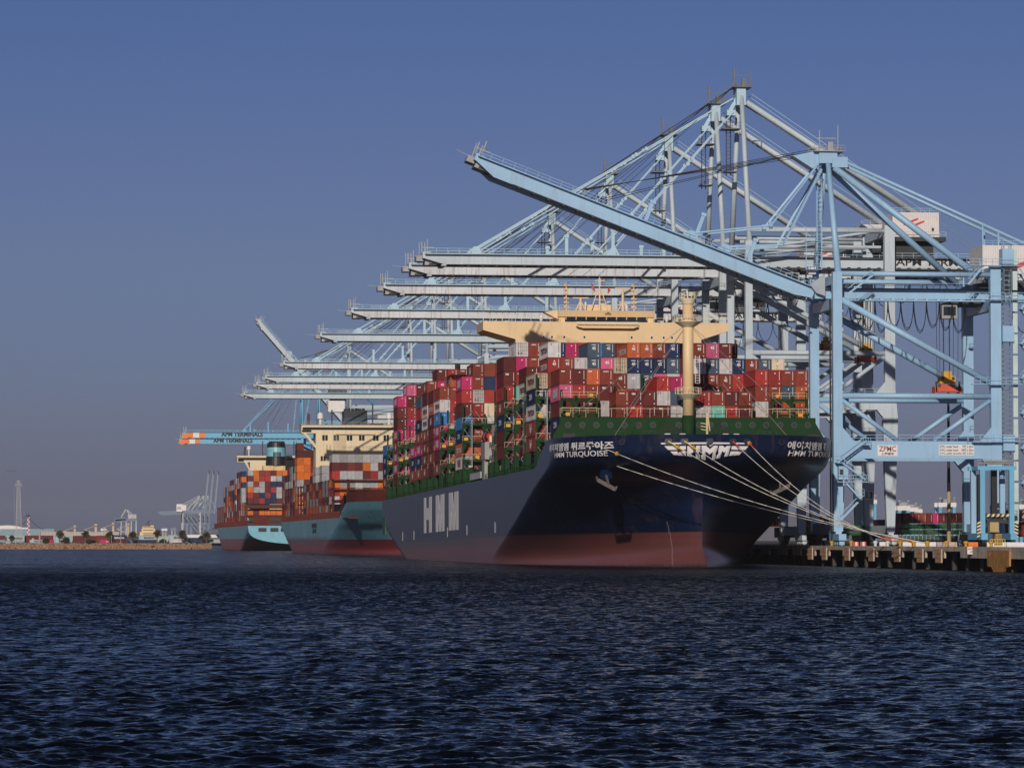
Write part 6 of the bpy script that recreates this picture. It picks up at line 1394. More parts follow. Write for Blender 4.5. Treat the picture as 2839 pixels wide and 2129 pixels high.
o3 = {(0,9):('MR',[]),(0,8):('OG',[]),(0,7):('OG',[]),(0,6):('OG',[]),(0,5):('OG',[]),(1,8):('OG',[]),(1,7):('OG',[]),(1,6):('OG',[]),(2,8):('MR',[]),(3,8):('BR',[])}
o3 = {(0,10):('MR',[]),(0,9):('MR',[]),(0,8):('OG',[]),(0,7):('OG',[]),(0,6):('OG',[]),(1,9):('MR',[]),(2,9):('MR',[]),(3,9):('BR',[]),(1,8):('OG',[]),(1,7):('OG',[]),(1,6):('OG',[]),(2,8):('MR',[]),(2,7):('MR',[]),(2,6):('RD',[])}
bay(I2, 1340, x2, 5, lambda r: 10 if r == 0 else 9, o3, 'bay abaft the bridge', SN2, S2Y, B2, TH2, P2, PAL2, grp=G2)
for k, y in enumerate([1355.1, 1370.2, 1385.3, 1400.4, 1415.5]): bay(I2, y, x2, 2, (8, 7, 7, 6, 5)[k], {(0, 7): ('GN', []), (0, 8): ('MR', [])} if k == 0 else {}, f'{NUM[k+2]} bay abaft the bridge', SN2, S2Y, B2, TH2, P2, PAL2, grp=G2)

mb = MB()
for t_, z0_, y0_, y1_ in (('MAERSK', 9.0, 1228, 1254), ('LINE', 7.2, 1232, 1250)): put_text(mb, t_, (-S2B-.06, y1_-S2Y, z0_), (0, y0_-y1_, 0), (0, 0, 1.6), .06)
mb.build('side_lettering', M_BLACK, s2)
mb = MB(); put_text(mb, 'MAERSK', (-S3B+85.5-85.5-.06, -170, 8.0), (0, -24, 0), (0, 0, 1.6), .06) if False else None

# ------------------------------------------------------------------ far ship, stern towards the viewer
S3C, S3B, S3Y = 112.5, 27.0, 1985.0
s3 = empty('container_ship', (S3C, S3Y, 0), 'farthest container ship showing its light blue stern, teal banded black funnel, red lower hull', 'container ship'); s3['_org'] = [0,0,0]
H3 = Hull(0, S3B, 380, [(-2,170),(4,120),(12,80),(20,50)], [(0,1.1),(8,1.3),(18,1.9)], [(-2,0),(18,-6)], lambda y: 11.2, 300, 2.6, 9.0)
mb = MB(); H3.mesh(mb, -2, 16, 44, 20); mb.v = [(-v[0], -v[1], v[2]) for v in mb.v]; hm3 = hull_mat('blue_hull_far', (.13,.33,.42), (.26,.05,.045), 5.4, 0.0, grime=(.10,.27,.34), stain=(.18,.15,.12), stain_amt=.5, rough=.4); mb.build('hull', hm3, s3, smooth=False)
yT = -380.0
mb = MB(); n_ = 22; pts = [(-S3B+.1, yT-.15, 11.1), (S3B-.1, yT-.15, 11.1)]
arc = [(S3B*cos(pi*k/n_)*.995, yT-.15, 11.0-8.1*sin(pi*k/n_)**.55) for k in range(n_+1)]
mb.poly(pts[:1]+[(-S3B, yT-.15, 11.0)]+arc[::-1][1:-1]+[(S3B, yT-.15, 11.0)]+pts[1:], (0,-.2,0)); mb.build('transom', mat('sunlit_transom_blue', (.17,.42,.54), .45), s3)  # hull blue brightened here, sunlight on the stern put into the colour
t3 = lambda px_, py_: (onY(px_, py_, S3Y+yT).x-S3C, onY(px_, py_, S3Y+yT).z)
mb = MB()
for p0, p1 in ((716, 739), (749, 772), (778, 800)):
    a, b = t3(p0, 1474), t3(p1, 1463); mb.poly([(a[0]+.3, yT-.4, a[1]), (b[0]-.3, yT-.4, a[1]), (b[0], yT-.4, a[1]+.4), (b[0], yT-.4, b[1]-.4), (b[0]-.3, yT-.4, b[1]), (a[0]+.3, yT-.4, b[1]), (a[0], yT-.4, b[1]-.4), (a[0], yT-.4, a[1]+.4)], (0,-.05,0))
mb.build('mooring_opening', M_BLACK, s3)
mb = MB(); mb.box(-S3B+.3, S3B-.3, yT+.3, 0, 10.9, 11.15); a, b = t3(700, 1457), t3(800, 1432); mb.box(a[0], S3B-.4, yT, yT+3, 11.2, b[1]); mb.box(t3(683, 1400)[0], S3B-.4, yT+3, yT+5, t3(700, 1409)[1], t3(700, 1398)[1]); mb.box(t3(683, 1400)[0], S3B-.4, yT+3, yT+6, t3(700, 1432)[1], t3(700, 1428)[1])
y = yT+6
while y < -40: mb.box(-S3B+.1, -S3B+.8, y, y+.7, 11.2, 13.6); y += 3.7
for k in range(18):
    y = yT+20+k*17; mb.box(-S3B+.3, -S3B+.9, y, y+.9, 11, 22); mb.box(-S3B+5.2, -S3B+5.8, y, y+.9, 11, 22)
mb.build('deck_steel', M_S2R, s3)
mb = MB()
for c0, c1_, r0, r1 in ((689, 701, 1446, 1435), (689, 701, 1456, 1449), (747, 758, 1444, 1434), (759, 770, 1444, 1434), (771, 781, 1444, 1434), (747, 758, 1457, 1448), (759, 770, 1457, 1448), (771, 781, 1457, 1448)):
    a, b = t3(c0, r0), t3(c1_, r1); mb.box(a[0], b[0], yT-.06, yT, a[1], b[1])
for k in range(7): a, b = t3(685+k*14, 1407), t3(694+k*14, 1401); mb.box(a[0], b[0], yT+2.9, yT+3.0, a[1], b[1])
mb.build('deck_opening', M_BLACK, s3)
I3 = Matrix.Translation((S3C, S3Y+yT, 0)); G3 = 'containers stacked on the farthest ship'; SN3 = 'farthest ship'; PAL3 = ['GR']*5+['MR']*6+['BR']*3+['RD']*2+['OG']*4+['NV']*3+['WH']*1
P3 = 2.56; TH3 = 2.58; x3 = t3(683, 1400)[0]+.9; lv3 = t3(700, 1426)[1]-.2
oo = {}
for r in range(17):
    oo[(r,1)] = ('OG' if r not in (1,) else 'MR', []); oo[(r,2)] = ('MR', [])
bay(I3, S3Y+yT+6, x3, 17, 1, oo, 'stern row of orange boxes', SN3, S3Y+yT, lv3, TH3, P3, PAL3, grp=G3)
bay(I3, S3Y+yT+6, x3, 17, 6, {}, 'stern bay', SN3, S3Y+yT, t3(700, 1396)[1], 2.5, P3, PAL3, grp=G3)
bay(I3, S3Y+yT+20, -S3B+.6, 4, 6, {}, 'second bay from the stern', SN3, S3Y+yT, 13.5, TH3, P3, PAL3, grp=G3)
for k in range(3): bay(I3, S3Y+yT+68+k*16, -S3B+.6, 4, 9, {}, f'{NUM[k+3]} bay from the stern', SN3, S3Y+yT, 13.5, TH3, P3, PAL3, grp=G3)
for k in range(8): bay(I3, S3Y+yT+122+k*16, -S3B+.6, 3, 8 if k < 4 else 7, {}, f'{NUM[k+6]} bay from the stern', SN3, S3Y+yT, 13.5, TH3, P3, PAL3, grp=G3)
YB3 = 1690; b3 = lambda px_, py_, Y_=YB3: Vector((onY(px_, py_, Y_).x-S3C, Y_-S3Y, onY(px_, py_, Y_).z))
mb = MB(); a = b3(658, 1263); w_ = b3(693, 1290); zt_ = a.z; zb_ = b3(658, 1281).z
mb.box(w_.x, S3B, a.y, a.y+10, 11, zb_); mb.box(a.x, S3B, a.y, a.y+8, zb_, zt_-2.2); mb.box(a.x, S3B, a.y+.3, a.y+8, zt_-2.2, zt_-.8); mb.box(a.x-.2, S3B, a.y-.3, a.y+8, zt_-.8, zt_); mb.poly([(w_.x, a.y, zb_-4.4), (a.x+3.4, a.y, zb_), (a.x+4.6, a.y, zb_), (w_.x, a.y, zb_-3.4)], (0,.5,0)); mb.build('bridge', M_BEIGE2, s3)
mb = MB(); mb.box(a.x+.4, S3B-.4, a.y-.05, a.y+.29, zt_-2.0, zt_-1.1); mb.box(a.x+.3, a.x+3, a.y-.05, a.y, zb_+.3, zb_+1.0); mb.build('window', M_GLASS, s3)
mb = MB(); mb.rail((a.x, a.y, zt_), (S3B, a.y, zt_), 1.1, 3, .07)
for q, yt in ((680, 1238), (729, 1222), (816, 1222), (864, 1240)): x_ = b3(q, 1240).x; z = b3(q, yt).z; mb.beam((x_, a.y+3, zt_), (x_, a.y+3, z), .45 if q != 680 else .9); mb.beam((x_-1, a.y+3, z-3), (x_+1, a.y+3, z-3), .2)
mb.build('mast', M_DARK, s3)
mb = MB()
for q in (691, 839): x_ = b3(q, 1245).x; z = b3(q, 1246).z; mb.tube((x_, a.y+3, zt_), (x_, a.y+3, z), .35, 6); mb.tube((x_, a.y+3, z), (x_, a.y+3, z+1.7), 1.0, 10, .8)
mb.build('radome', M_WHITE, s3)
YF3 = 1668; f3 = lambda px_, py_: b3(px_, py_, YF3)
mb = MB(); a, b = f3(748, 1316), f3(791, 1291); mb.box(a.x-3, b.x, a.y, a.y+8, 11, b.z); mb.box(f3(730, 1300).x, a.x, a.y+1, a.y+8, 11, f3(740, 1302).z+1.8); mb.build('funnel_house', mat('stained_beige', (.72,.50,.24), .6, streak=(.35,.14,.04), streak_amt=.8), s3)
def ell(mb, p0, p1, z0, z1, p2=None, p3=None):
    c0 = (f3(p0, 1250).x+f3(p1, 1250).x)/2; r0 = (f3(p1, 1250).x-f3(p0, 1250).x)/2; p2 = p2 or p0; p3 = p3 or p1; c2 = (f3(p2, 1250).x+f3(p3, 1250).x)/2; r2 = (f3(p3, 1250).x-f3(p2, 1250).x)/2; n_ = 24
    vs = [(c0+r0*cos(2*pi*k/n_), a.y+5+r0*1.2*sin(2*pi*k/n_), z0) for k in range(n_)]+[(c2+r2*cos(2*pi*k/n_), a.y+5+r2*1.2*sin(2*pi*k/n_), z1) for k in range(n_)]
    mb.add(vs, [(k, (k+1)%n_, n_+(k+1)%n_, n_+k) for k in range(n_)]+[tuple(range(n_, 2*n_)), tuple(range(n_))[::-1]])
z = [f3(760, q).z for q in (1290, 1265, 1240, 1227)]
mb = MB(); ell(mb, 738, 798, z[0], z[1], 740, 796); mb.build('funnel_base', M_BLACK, s3, smooth=False)
mb = MB(); ell(mb, 740, 796, z[1], z[2], 741, 794); mb.build('funnel_band', mat('funnel_teal', (.20,.48,.55), .4), s3)
mb = MB(); ell(mb, 741, 794, z[2], z[3], 743, 792)
for q in (752, 760, 770, 780, 786): x_ = f3(q, 1227).x; mb.tube((x_, a.y+5, z[3]), (x_, a.y+5, z[3]+.8), .8, 8)
mb.build('funnel_top', M_BLACK, s3)
mb = MB(); c_ = f3(768, 1260); rr = 5.3
for k in range(7): x_ = f3(758+k*3.2, 1260).x; mb.box(x_-.16, x_+.16, c_.y-.8, c_.y-.6, f3(760, 1266).z, f3(760, 1253).z)
mb.build('funnel_letters', M_BLACK, s3)

# ------------------------------------------------------------------ who shows how much: draw near to far on a small depth grid
import numpy as np
BW, BH = 1024, 767; KX = BW/2839
buf = np.zeros((BH, BW), bool)
def rect(x0, x1, y0, y1, z=None):
    xa, xb = max(0, int(min(x0, x1)*KX+.5)), min(BW, int(max(x0, x1)*KX+.5)); ya_, yb__ = max(0, int(min(y0, y1)*KX+.5)), min(BH, int(max(y0, y1)*KX+.5))
    if xb <= xa or yb__ <= ya_: return 0
    s_ = buf[ya_:yb__, xa:xb]; n_ = int((~s_).sum()); s_[:] = True; return n_
items = []
for c in CONT:
    M4 = c['M']; x, y, z = c['p']; a = project(M4 @ Vector((x, y, z))); b = project(M4 @ Vector((x+CW, y, z+CH*c['sz']))); d = project(M4 @ Vector((x, y+CL, z+CH*c['sz']))); items.append((a[2], c, a, b, d))
occ = []
for P0, P1 in (((89.7, 671, 0), (140.7, 671, 18)), ((90.3, 647, 22), (140, 647, 27.3)), ((90, 753, 22), (140, 753, 50))):
    a = project(P0); b = project(P1); occ.append((a[2], None, a, b, None))
for k in range(60):     # side of the big ship as slices
    yy = 675+k*5; a = project((89.7, yy, 0)); b = project((89.7, yy+5, 18.6-(yy-627)*.0085)); occ.append((a[2], None, a, b, None))
for zc_, c, a, b, d in sorted(items+occ, key=lambda t: t[0]):
    n_ = rect(a[0], b[0], a[1], b[1])
    if c is not None: n_ += rect(d[0], a[0], a[1], (b[1]+d[1])/2); c['n'] = n_
CONT.sort(key=lambda c: -c['n'])
ones, rest = [c for c in CONT[:300] if c['n'] > 0], [c for c in CONT if c['n'] >= 0][0:]
ids = {id(c) for c in ones}; rest = [c for c in CONT if id(c) not in ids]
used = {}
for c in ones:
    M4 = c['M']; o = bpy.data.objects.new('shipping_container', CME); SC.collection.objects.link(o)
    loc = M4 @ Vector(c['p']); o.location = loc; o.rotation_euler = M4.to_euler(); o.scale = (1, 1, c['sz'])
    o.material_slots[0].link = 'OBJECT'; o.material_slots[0].material = CM[c['col']]
    r_, l_, nm, top = c['lab']; cn = COL[c['col']][1]
    nm = nm.replace(', port end of photo', '')
    lab = f'{cn} container, {NUM[r_]} stack from left, {NUM[l_]} up, {nm}' + (f' of the {c["ship"]}' if c['ship'] != SN1 else '')
    lab = lab.replace('bay abaft the bridge of', 'bay behind the bridge,').replace('from left', 'over') if False else lab
    words_ = lab.replace(',', '').split()
    if len(words_) > 16: lab = lab.replace(' of the ', ', ').replace('shipping ', '').replace('container, ', 'container ')
    if len(lab.replace(',', '').split()) > 16: lab = lab.replace(' the ', ' ')
    tag(o, lab, 'container', c['grp'])
    for k in c['marks']:
        ch = bpy.data.objects.new('door_bars' if k == 'door' else 'marking', DME if k == 'door' else mark_mesh(k)); SC.collection.objects.link(ch); ch.parent = o
mb = MB(); keys = list(CM)
for c in rest:
    x, y, z = c['p']; M4 = c['M']; mb.m = keys.index(c['col']); h = CH*c['sz']
    vs = [M4 @ Vector(q) for q in ((x,y,z),(x+CW,y,z),(x+CW,y+CL,z),(x,y+CL,z),(x,y,z+h),(x+CW,y,z+h),(x+CW,y+CL,z+h),(x,y+CL,z+h))]
    mb.add(vs, [(0,3,2,1),(4,5,6,7),(0,1,5,4),(1,2,6,5),(2,3,7,6),(3,0,4,7)])
o = mb.build('remaining_containers', [CM[k] for k in keys]); tag(o, 'the many further containers packed in the holds and rear bays of the three ships', 'containers', kind='stuff')

# ------------------------------------------------------------------ far shore
SHORE = 1935.0
mb = MB(); mb.box(-2500, 84, SHORE+9, 11000, 2.2, 2.9); tag(mb.build('far_ground', mat('far_bank_soil', (.12,.08,.06), .9, var=.3, scale=.3)), kind='structure')
random.seed(4); mb = MB(); icos = []
def rock(mb, c, r):
    v = []; n_ = 5
    for ring_, zz in ((1.0, -.35), (.85, .4)):
        for k in range(n_): a = 2*pi*(k+ring_)/n_; q = r*ring_*random.uniform(.7, 1.2); v.append((c[0]+q*cos(a), c[1]+q*sin(a), c[2]+zz*r*random.uniform(.7, 1.3)))
    v.append((c[0], c[1], c[2]+r*.85)); mb.add(v, [(k, (k+1) % n_, n_+(k+1) % n_, n_+k) for k in range(n_)]+[(n_+k, n_+(k+1) % n_, 2*n_) for k in range(n_)])
for k in range(4200):
    x_ = random.uniform(-150, 84); t = random.random(); rock(mb, (x_, SHORE+t*9, -.3+t*3.2), random.uniform(.3, .85))
tag(mb.build('rock_bank', mat('rock_bank_stone', (.36,.22,.14), .9, var=.7, scale=1.1)), 'long bank of tumbled brown rocks along the far shore water line', 'rocks', kind='stuff')
mb = MB(); mb.add([(-2500,SHORE-.5,-1),(84,SHORE-.5,-1),(84,SHORE+9.5,2.9),(-2500,SHORE+9.5,2.9)], [(0,1,2,3)]); tag(mb.build('far_bank_slope', mat('dark_bank', (.07,.045,.03), .9)), kind='structure')
def shore_box(p0, p1, y0, y1, Y, m, name, label, cat, group=None, txt=None, kind_geo='cont', depth=6):
    a, b = onY(p0, y1, Y), onY(p1, y0, Y); r = empty(name, (a.x, Y, a.z), label, cat, group); mb = MB()
    mb.box(a.x, b.x, Y, Y+2.4 if kind_geo == 'cont' else Y+depth, a.z, b.z)
    if kind_geo == 'cont':
        k = 0
        while a.x+.4+k*.8 < b.x-.3: mb.box(a.x+.4+k*.8, a.x+.7+k*.8, Y-.06, Y, a.z+.15, b.z-.15); k += 1
    mb.build('body', m, r)
    if txt:
        mb = MB(); t, f0, f1, mm = txt; put_text(mb, t, (a.x+(b.x-a.x)*f0, Y-.12, a.z+(b.z-a.z)*.28), ((b.x-a.x)*(f1-f0), 0, 0), (0, 0, (b.z-a.z)*.42), .03); mb.build('lettering', mm, r)
        if t == 'MAERSK':
            mb = MB(); mb.box(a.x+(b.x-a.x)*.13, a.x+(b.x-a.x)*.22, Y-.12, Y-.06, a.z+(b.z-a.z)*.2, a.z+(b.z-a.z)*.8); mb.build('light_blue_square', mat('light_blue_square', (.25,.55,.75)), r)
    return r
G = CM['GR']; GSH = 'containers standing along the far shore'
for k, q in enumerate([
    (-20, 14, 1484, 1494, 'MR', 'dark maroon container at the very edge above the rocks', None), (15, 68, 1485, 1497, 'GR', 'light grey container with blue square behind the lattice tower foot', ('MAERSK', .36, .9, M_BLACK)),
    (68, 150, 1484, 1503, 'MR', 'long dark red block of containers right of the lattice tower', ('tex', .25, .32, M_WHITE)), (82, 124, 1496, 1503, 'GR', 'low grey container in front of the long dark red one', ('MAERSK', .3, .9, M_BLACK)),
    (148, 202, 1484, 1496, 'GR', 'pale container with dark lettering between two palms', ('MAERSK', .33, .85, M_BLACK)), (138, 149, 1496, 1503, 'PK', 'small magenta container end near a round bush', None), (150, 200, 1497, 1503, 'GR', 'lower grey container under the lettered one', ('MAERSK', .3, .8, M_BLACK)),
    (202, 268, 1485, 1503, 'MR', 'big maroon container behind the second palm', None), (268, 305, 1484, 1503, 'BR', 'rust brown container beside the third palm', None), (277, 302, 1496, 1503, 'PK', 'low magenta container before the rust brown one', ('ONE', .7, .95, M_WHITE)),
    (302, 352, 1483, 1495, 'NV', 'dark navy container with white script lettering', ('Safmarine', .3, .85, M_WHITE)), (302, 356, 1496, 1504, 'MR', 'dark red container under the navy one', None), (354, 383, 1497, 1503, 'BL', 'small blue grey container low by the fence', None),
    (385, 436, 1484, 1495, 'GR', 'grey container with blue square in front of the beige superstructure', ('MAERSK', .28, .85, M_BLACK)), (385, 436, 1496, 1503, 'NV', 'dark container under the one before the superstructure', None),
    (437, 466, 1486, 1500, 'TL', 'pale green container between two grey lettered ones', None), (466, 520, 1483, 1495, 'GR', 'grey lettered container below the tallest palm', ('MAERSK', .3, .88, M_BLACK)), (470, 521, 1496, 1502, 'WH', 'white container below the tallest palm', None),
    (522, 560, 1491, 1501, 'NV', 'dark blue container under the long white roof', None), (560, 614, 1495, 1503, 'GR', 'grey container half hidden by bushes next to the far ship', None)]):
    m_ = mat('pale_green_box', (.36,.45,.34)) if q[4] == 'TL' else (mat('grey_box_far', (.36,.40,.42), .6, streak=(.2,.18,.16), streak_amt=.5) if q[4] == 'GR' else CM[q[4]])
    shore_box(q[0], q[1], q[2], q[3]+2, SHORE+14+(k*3) % 8+(6 if q[2] < 1490 else 0), m_, 'shipping_container', q[5], 'container', GSH, q[6])
shore_box(15, 29, 1501, 1511, SHORE+10, M_GREY, 'equipment_shed', 'small grey shed on the rocks at the left edge', 'shed', kind_geo='b')
shore_box(518, 620, 1482, 1490, SHORE+50, M_WHITE, 'long_shed', 'long white roofed shed beneath the raised boom cranes', 'building', kind_geo='b', depth=20)
shore_box(0, 150, 1466, 1484, 2700, mat('blue_warehouse', (.20,.30,.36)), 'warehouse', 'wide blue grey warehouse behind the lattice tower', 'building', kind_geo='b', depth=60)
r = shore_box(110, 330, 1474, 1487, 2600, mat('pale_warehouse', (.42,.36,.36)), 'warehouse', 'long pale warehouse behind the ship derricks', 'building', kind_geo='b', depth=50)
# curved arena roof with a row of windows
Y = 2900; mb = MB(); pr = []
for k in range(13): q = -10+k*(88/12); p = onY(q, 1462-6*sin(pi*min(1, (k+2)/12))**.8, Y); pr.append((p.x, Y, p.z))
lo = onY(0, 1474, Y).z; r = empty('arena_building', (pr[0][0], Y, 3), 'large building with curved white roof and window row at the photo edge', 'building')
mb.poly([(pr[0][0], Y, lo)]+pr+[(pr[-1][0], Y, lo)], (0, 60, 0)); mb.build('roof', M_WHITE, r)
mb = MB(); mb.box(pr[0][0], pr[-1][0], Y+1, Y+60, 2, lo); mb.build('wall', mat('arena_blue', (.16,.24,.32)), r)
mb = MB()
for k in range(9): x_ = pr[0][0]+4+k*(pr[-1][0]-pr[0][0]-6)/9; mb.box(x_, x_+1.2, Y+.8, Y+1, lo-3.4, lo-.6)
mb.build('window', M_WHITE, r)
# palms, bushes
M_FROND = mat('palm_frond', (.09,.085,.035), .8, var=.4, scale=1.5); M_TRUNK = mat('palm_trunk', (.14,.09,.06), .9)
def palm(q, ytop, ybot, Y, lab, rad=1.0):
    a = onY(q, ybot, Y); t = onY(q, ytop, Y); H_ = t.z-2.9; R = 3.1*rad; r = empty('palm_tree', (a.x, Y, 2.9), lab, 'palm tree', 'palms on the far shore')
    mb = MB(); cz = t.z-R*.9; mb.tube((a.x, Y, 2.9), (a.x+.1, Y, cz), .3, 7, .22); mb.build('trunk', M_TRUNK, r)
    mb = MB(); rg = random.Random(int(q))
    for k in range(95):
        az = rg.uniform(0, 2*pi); el = rg.uniform(-1.25, 1.4); L_ = R*rg.uniform(.7, 1.05)*(.8 if el < -.6 else 1); d = Vector((cos(az)*cos(el), sin(az)*cos(el), sin(el))); side = d.cross(Vector((0,0,1))).normalized()
        p0 = Vector((a.x+.1, Y, cz)); p1 = p0+d*L_*.6; p2 = p0+d*L_-Vector((0,0,L_*.28)); w_ = .30
        mb.add([p0, p1+side*w_, p2, p1-side*w_], [(0,1,2),(0,2,3)])
        for s_ in (-1, 1):
            p3 = p1+side*s_*.9+d*.2-Vector((0,0,.35)); mb.add([p1, p1+d*.35, p3], [(0,1,2)])
    mb.build('crown', M_FROND, r)
for q in ((165, 1466, 1503, SHORE+11, 'palm with thin trunk before the pale lettered container'), (236, 1466, 1503, SHORE+11, 'dense palm before the big maroon container'), (304, 1468, 1503, SHORE+12, 'palm left of the navy container'), (368, 1468, 1503, SHORE+12, 'palm under the small gantry crane'),
          (435, 1464, 1503, SHORE+12, 'palm right of the beige ship superstructure'), (505, 1464, 1503, SHORE+11, 'round crowned palm beneath the crane girders', 1.1), (572, 1469, 1503, SHORE+10, 'palm before the long white shed'), (558, 1481, 1503, SHORE+9, 'short dark palm left of the one before the white shed', .7), (32, 1481, 1500, SHORE+9, 'small palm before the container left of the lattice tower', .7)):
    palm(*q)
def bush(q, ytop, w_, Y, lab):
    a = onY(q, 1505, Y); t = onY(q, ytop, Y); R = (t.z-2.9); r = empty('shrub', (a.x, Y, 2.9), lab, 'shrub', 'shrubs on the far shore'); mb = MB(); rg = random.Random(int(q)+9)
    for k in range(420):
        d = Vector((rg.gauss(0, 1), rg.gauss(0, 1), rg.gauss(0, 1))).normalized()*rg.uniform(.55, 1.0); p = Vector((a.x+d.x*w_, Y+d.y*w_, 2.9+R*.52+d.z*R*.52)); u = Vector((rg.uniform(-1,1), rg.uniform(-1,1), rg.uniform(-1,1))).normalized()*.35; v = u.orthogonal().normalized()*.3
        mb.add([p-u, p+v, p+u, p-v], [(0,1,2,3)])
    mb.build('foliage', mat('shrub_leaf', (.035,.045,.022), .9, var=.4, scale=2), r); mb = MB(); mb.tube((a.x, Y, 2.4), (a.x, Y, 2.9+R*.6), .15, 5); mb.build('stem', M_TRUNK, r)
for q in ((183, 1489, 2.0, SHORE+9, 'dark round bush below the pale lettered container'), (128, 1491, 1.6, SHORE+9, 'low bush before the dark red container block'), (247, 1496, 1.6, SHORE+8, 'small bush below the big maroon container')): bush(*q)
# light poles and lamp posts
for q, yt, yb_, lab in ((110, 1472, 1508, 'thick grey pole standing in the rocks'), (309, 1487, 1508, 'short pale lamp post before the navy container'), (334, 1468, 1508, 'thin tall pole before the navy container'), (456, 1478, 1508, 'thin pole before the pale green container'), (470, 1490, 1508, 'short pole before the grey lettered container')):
    Y = SHORE+8; a, t = onY(q, yb_, Y), onY(q, yt, Y); r = empty('shore_pole', (a.x, Y, 2.5), lab, 'pole', 'poles along the far shore'); mb = MB(); w_ = .5 if q == 110 else .14; mb.tube((a.x, Y, 2), (a.x, Y, t.z), w_, 8); mb.build('post', M_GREY, r)
    mb = MB(); mb.box(a.x-w_*2.2, a.x+w_*2.2, Y-.2, Y+.2, t.z, t.z+.25); mb.build('head', M_GREY, r)
# lattice radar tower
Y = 1990; a0, a1, t0, t1 = onY(43, 1505, Y), onY(61, 1505, Y), onY(47.5, 1347, Y), onY(55, 1347, Y)
r = empty('lattice_tower', (a0.x, Y, 2.9), 'tall slender steel lattice tower with radar platform at the photo edge', 'tower'); mb = MB(); dy = (a1.x-a0.x); ty = t1.x-t0.x; nseg = 18
cor = lambda f, i, j: Vector((a0.x+(t0.x-a0.x)*f+((a1.x-a0.x)*(1-f)+(t1.x-t0.x)*f)*i, Y+(dy*(1-f)+ty*f)*j, 2.9+(t0.z-2.9)*f))
for i, j in ((0,0),(1,0),(0,1),(1,1)): mb.beam(cor(0,i,j), cor(1,i,j), .20)
C4 = [(0,0),(1,0),(1,1),(0,1)]
for k in range(nseg):
    f0, f1 = k/nseg, (k+1)/nseg
    for q in range(4):
        A_, B_ = C4[q], C4[(q+1) % 4]; mb.beam(cor(f0,*A_), cor(f1,*B_), .11); mb.beam(cor(f1,*A_), cor(f1,*B_), .11); mb.beam(cor(f0,*B_), cor(f1,*A_), .11)
mb.build('lattice', mat('tower_grey', (.42,.40,.40)), r)
mb = MB(); zt_ = t0.z; xm = (t0.x+t1.x)/2; mb.box(xm-1.8, xm+1.8, Y-1, Y+3, zt_, zt_+.4); mb.rail((xm-1.8, Y-1, zt_+.4), (xm+1.8, Y-1, zt_+.4), 1, 1.2, .08); mb.box(xm-.8, xm+.8, Y, Y+1.4, zt_+.4, zt_+1.7); mb.beam((xm, Y, zt_), (xm, Y, zt_+3.2), .25); mb.box(xm-1.1, xm+1.1, Y-.2, Y+.1, zt_+2.4, zt_+2.8); mb.build('platform', M_GREY, r)
mb = MB(); mb.beam((a0.x-.2, Y, 2.9), (t0.x-1.6, Y, t0.z), .08); mb.build('guy_cable', M_GREY, r)
# red and white lattice pylon with cables
Y = 2550; p0, p1 = onY(74.5, 1484, Y), onY(82.5, 1432, Y); r = empty('checkered_pylon', (p0.x, Y, 3), 'red and white checkered lattice pylon with sagging cables beyond the warehouse', 'pylon'); wd = p1.x-p0.x
for c0, mm, nm in ((0, M_RED, 'red_panel'), (1, M_WHITE, 'white_panel')):
    mb = MB()
    for k in range(9):
        for i in range(2):
            if (k+i) % 2 == c0: z0_ = p0.z+(p1.z-p0.z)*k/9; mb.box(p0.x+wd*i/2+.1, p0.x+wd*(i+1)/2-.1, Y, Y+1.6, z0_+.15, z0_+(p1.z-p0.z)/9-.15)
    mb.build(nm, mm, r)
mb = MB(); mb.box(p0.x-.5, p1.x+.5, Y, Y+2, p1.z, p1.z+1.2); mb.beam((p0.x-3, Y, p1.z-1), (p0.x, Y, p1.z+.6), .35); mb.beam(((p0.x+p1.x)/2, Y, p1.z), ((p0.x+p1.x)/2, Y, p1.z+3), .25)
e1, e2 = onY(52, 1455, Y), onY(122, 1468, Y)
for e in (e1, e2): mb.path([Vector((p0.x+wd/2, Y, p1.z)).lerp(e, i/6)-Vector((0,0,1.6*4*(i/6)*(1-i/6))) for i in range(7)], .16, 4)
mb.build('cable', M_DARK, r)
# geared cargo ship with beige derrick posts, behind the containers
Y = 2250; r = empty('cargo_ship', (onY(300, 1490, Y).x, Y, 0), 'cargo ship with four tapering beige derrick posts and beige superstructure behind the shore containers', 'cargo ship'); Q = lambda a, b: onY(a, b, Y)
mb = MB(); a, b = Q(195, 1497), Q(440, 1487); mb.box(a.x, b.x, Y, Y+26, 0, b.z); mb.build('hull', mat('dark_ship_hull', (.05,.03,.03)), r)
for p0, p1, yt in ((204, 211, 1456), (262, 270, 1452), (311, 318, 1448), (353, 360, 1450)):
    a, b = Q(p0, 1487), Q(p1, yt); mb = MB(); w_ = b.x-a.x; mb.beam(((a.x+b.x)/2, Y+12, a.z-2), ((a.x+b.x)/2, Y+12, b.z), w_, w_, w_*.75, w_*.75); mb.box(a.x, b.x, Y+10, Y+14, b.z-1.2, b.z); mb.build('derrick_post', mat('derrick_beige', (.48,.37,.27)), r)
    mb = MB(); e = Q(p0-28, yt+16); mb.beam(((a.x+b.x)/2, Y+11, b.z-1), (e.x, Y+11, e.z), .25); mb.beam((a.x, Y+11, a.z+2), (e.x, Y+11, e.z), .6); mb.build('derrick_boom', mat('boom_dull', (.45,.36,.24)), r)
mb = MB()
for p0, p1, y0, y1 in ((388, 431, 1474, 1487), (393, 430, 1465, 1474), (395, 426, 1459, 1464.9), (418, 426.5, 1456, 1459)): a, b = Q(p0, y1), Q(p1, y0); mb.box(a.x, b.x, Y+2, Y+20, a.z, b.z)
mb.build('superstructure', M_BEIGE, r)
mb = MB()
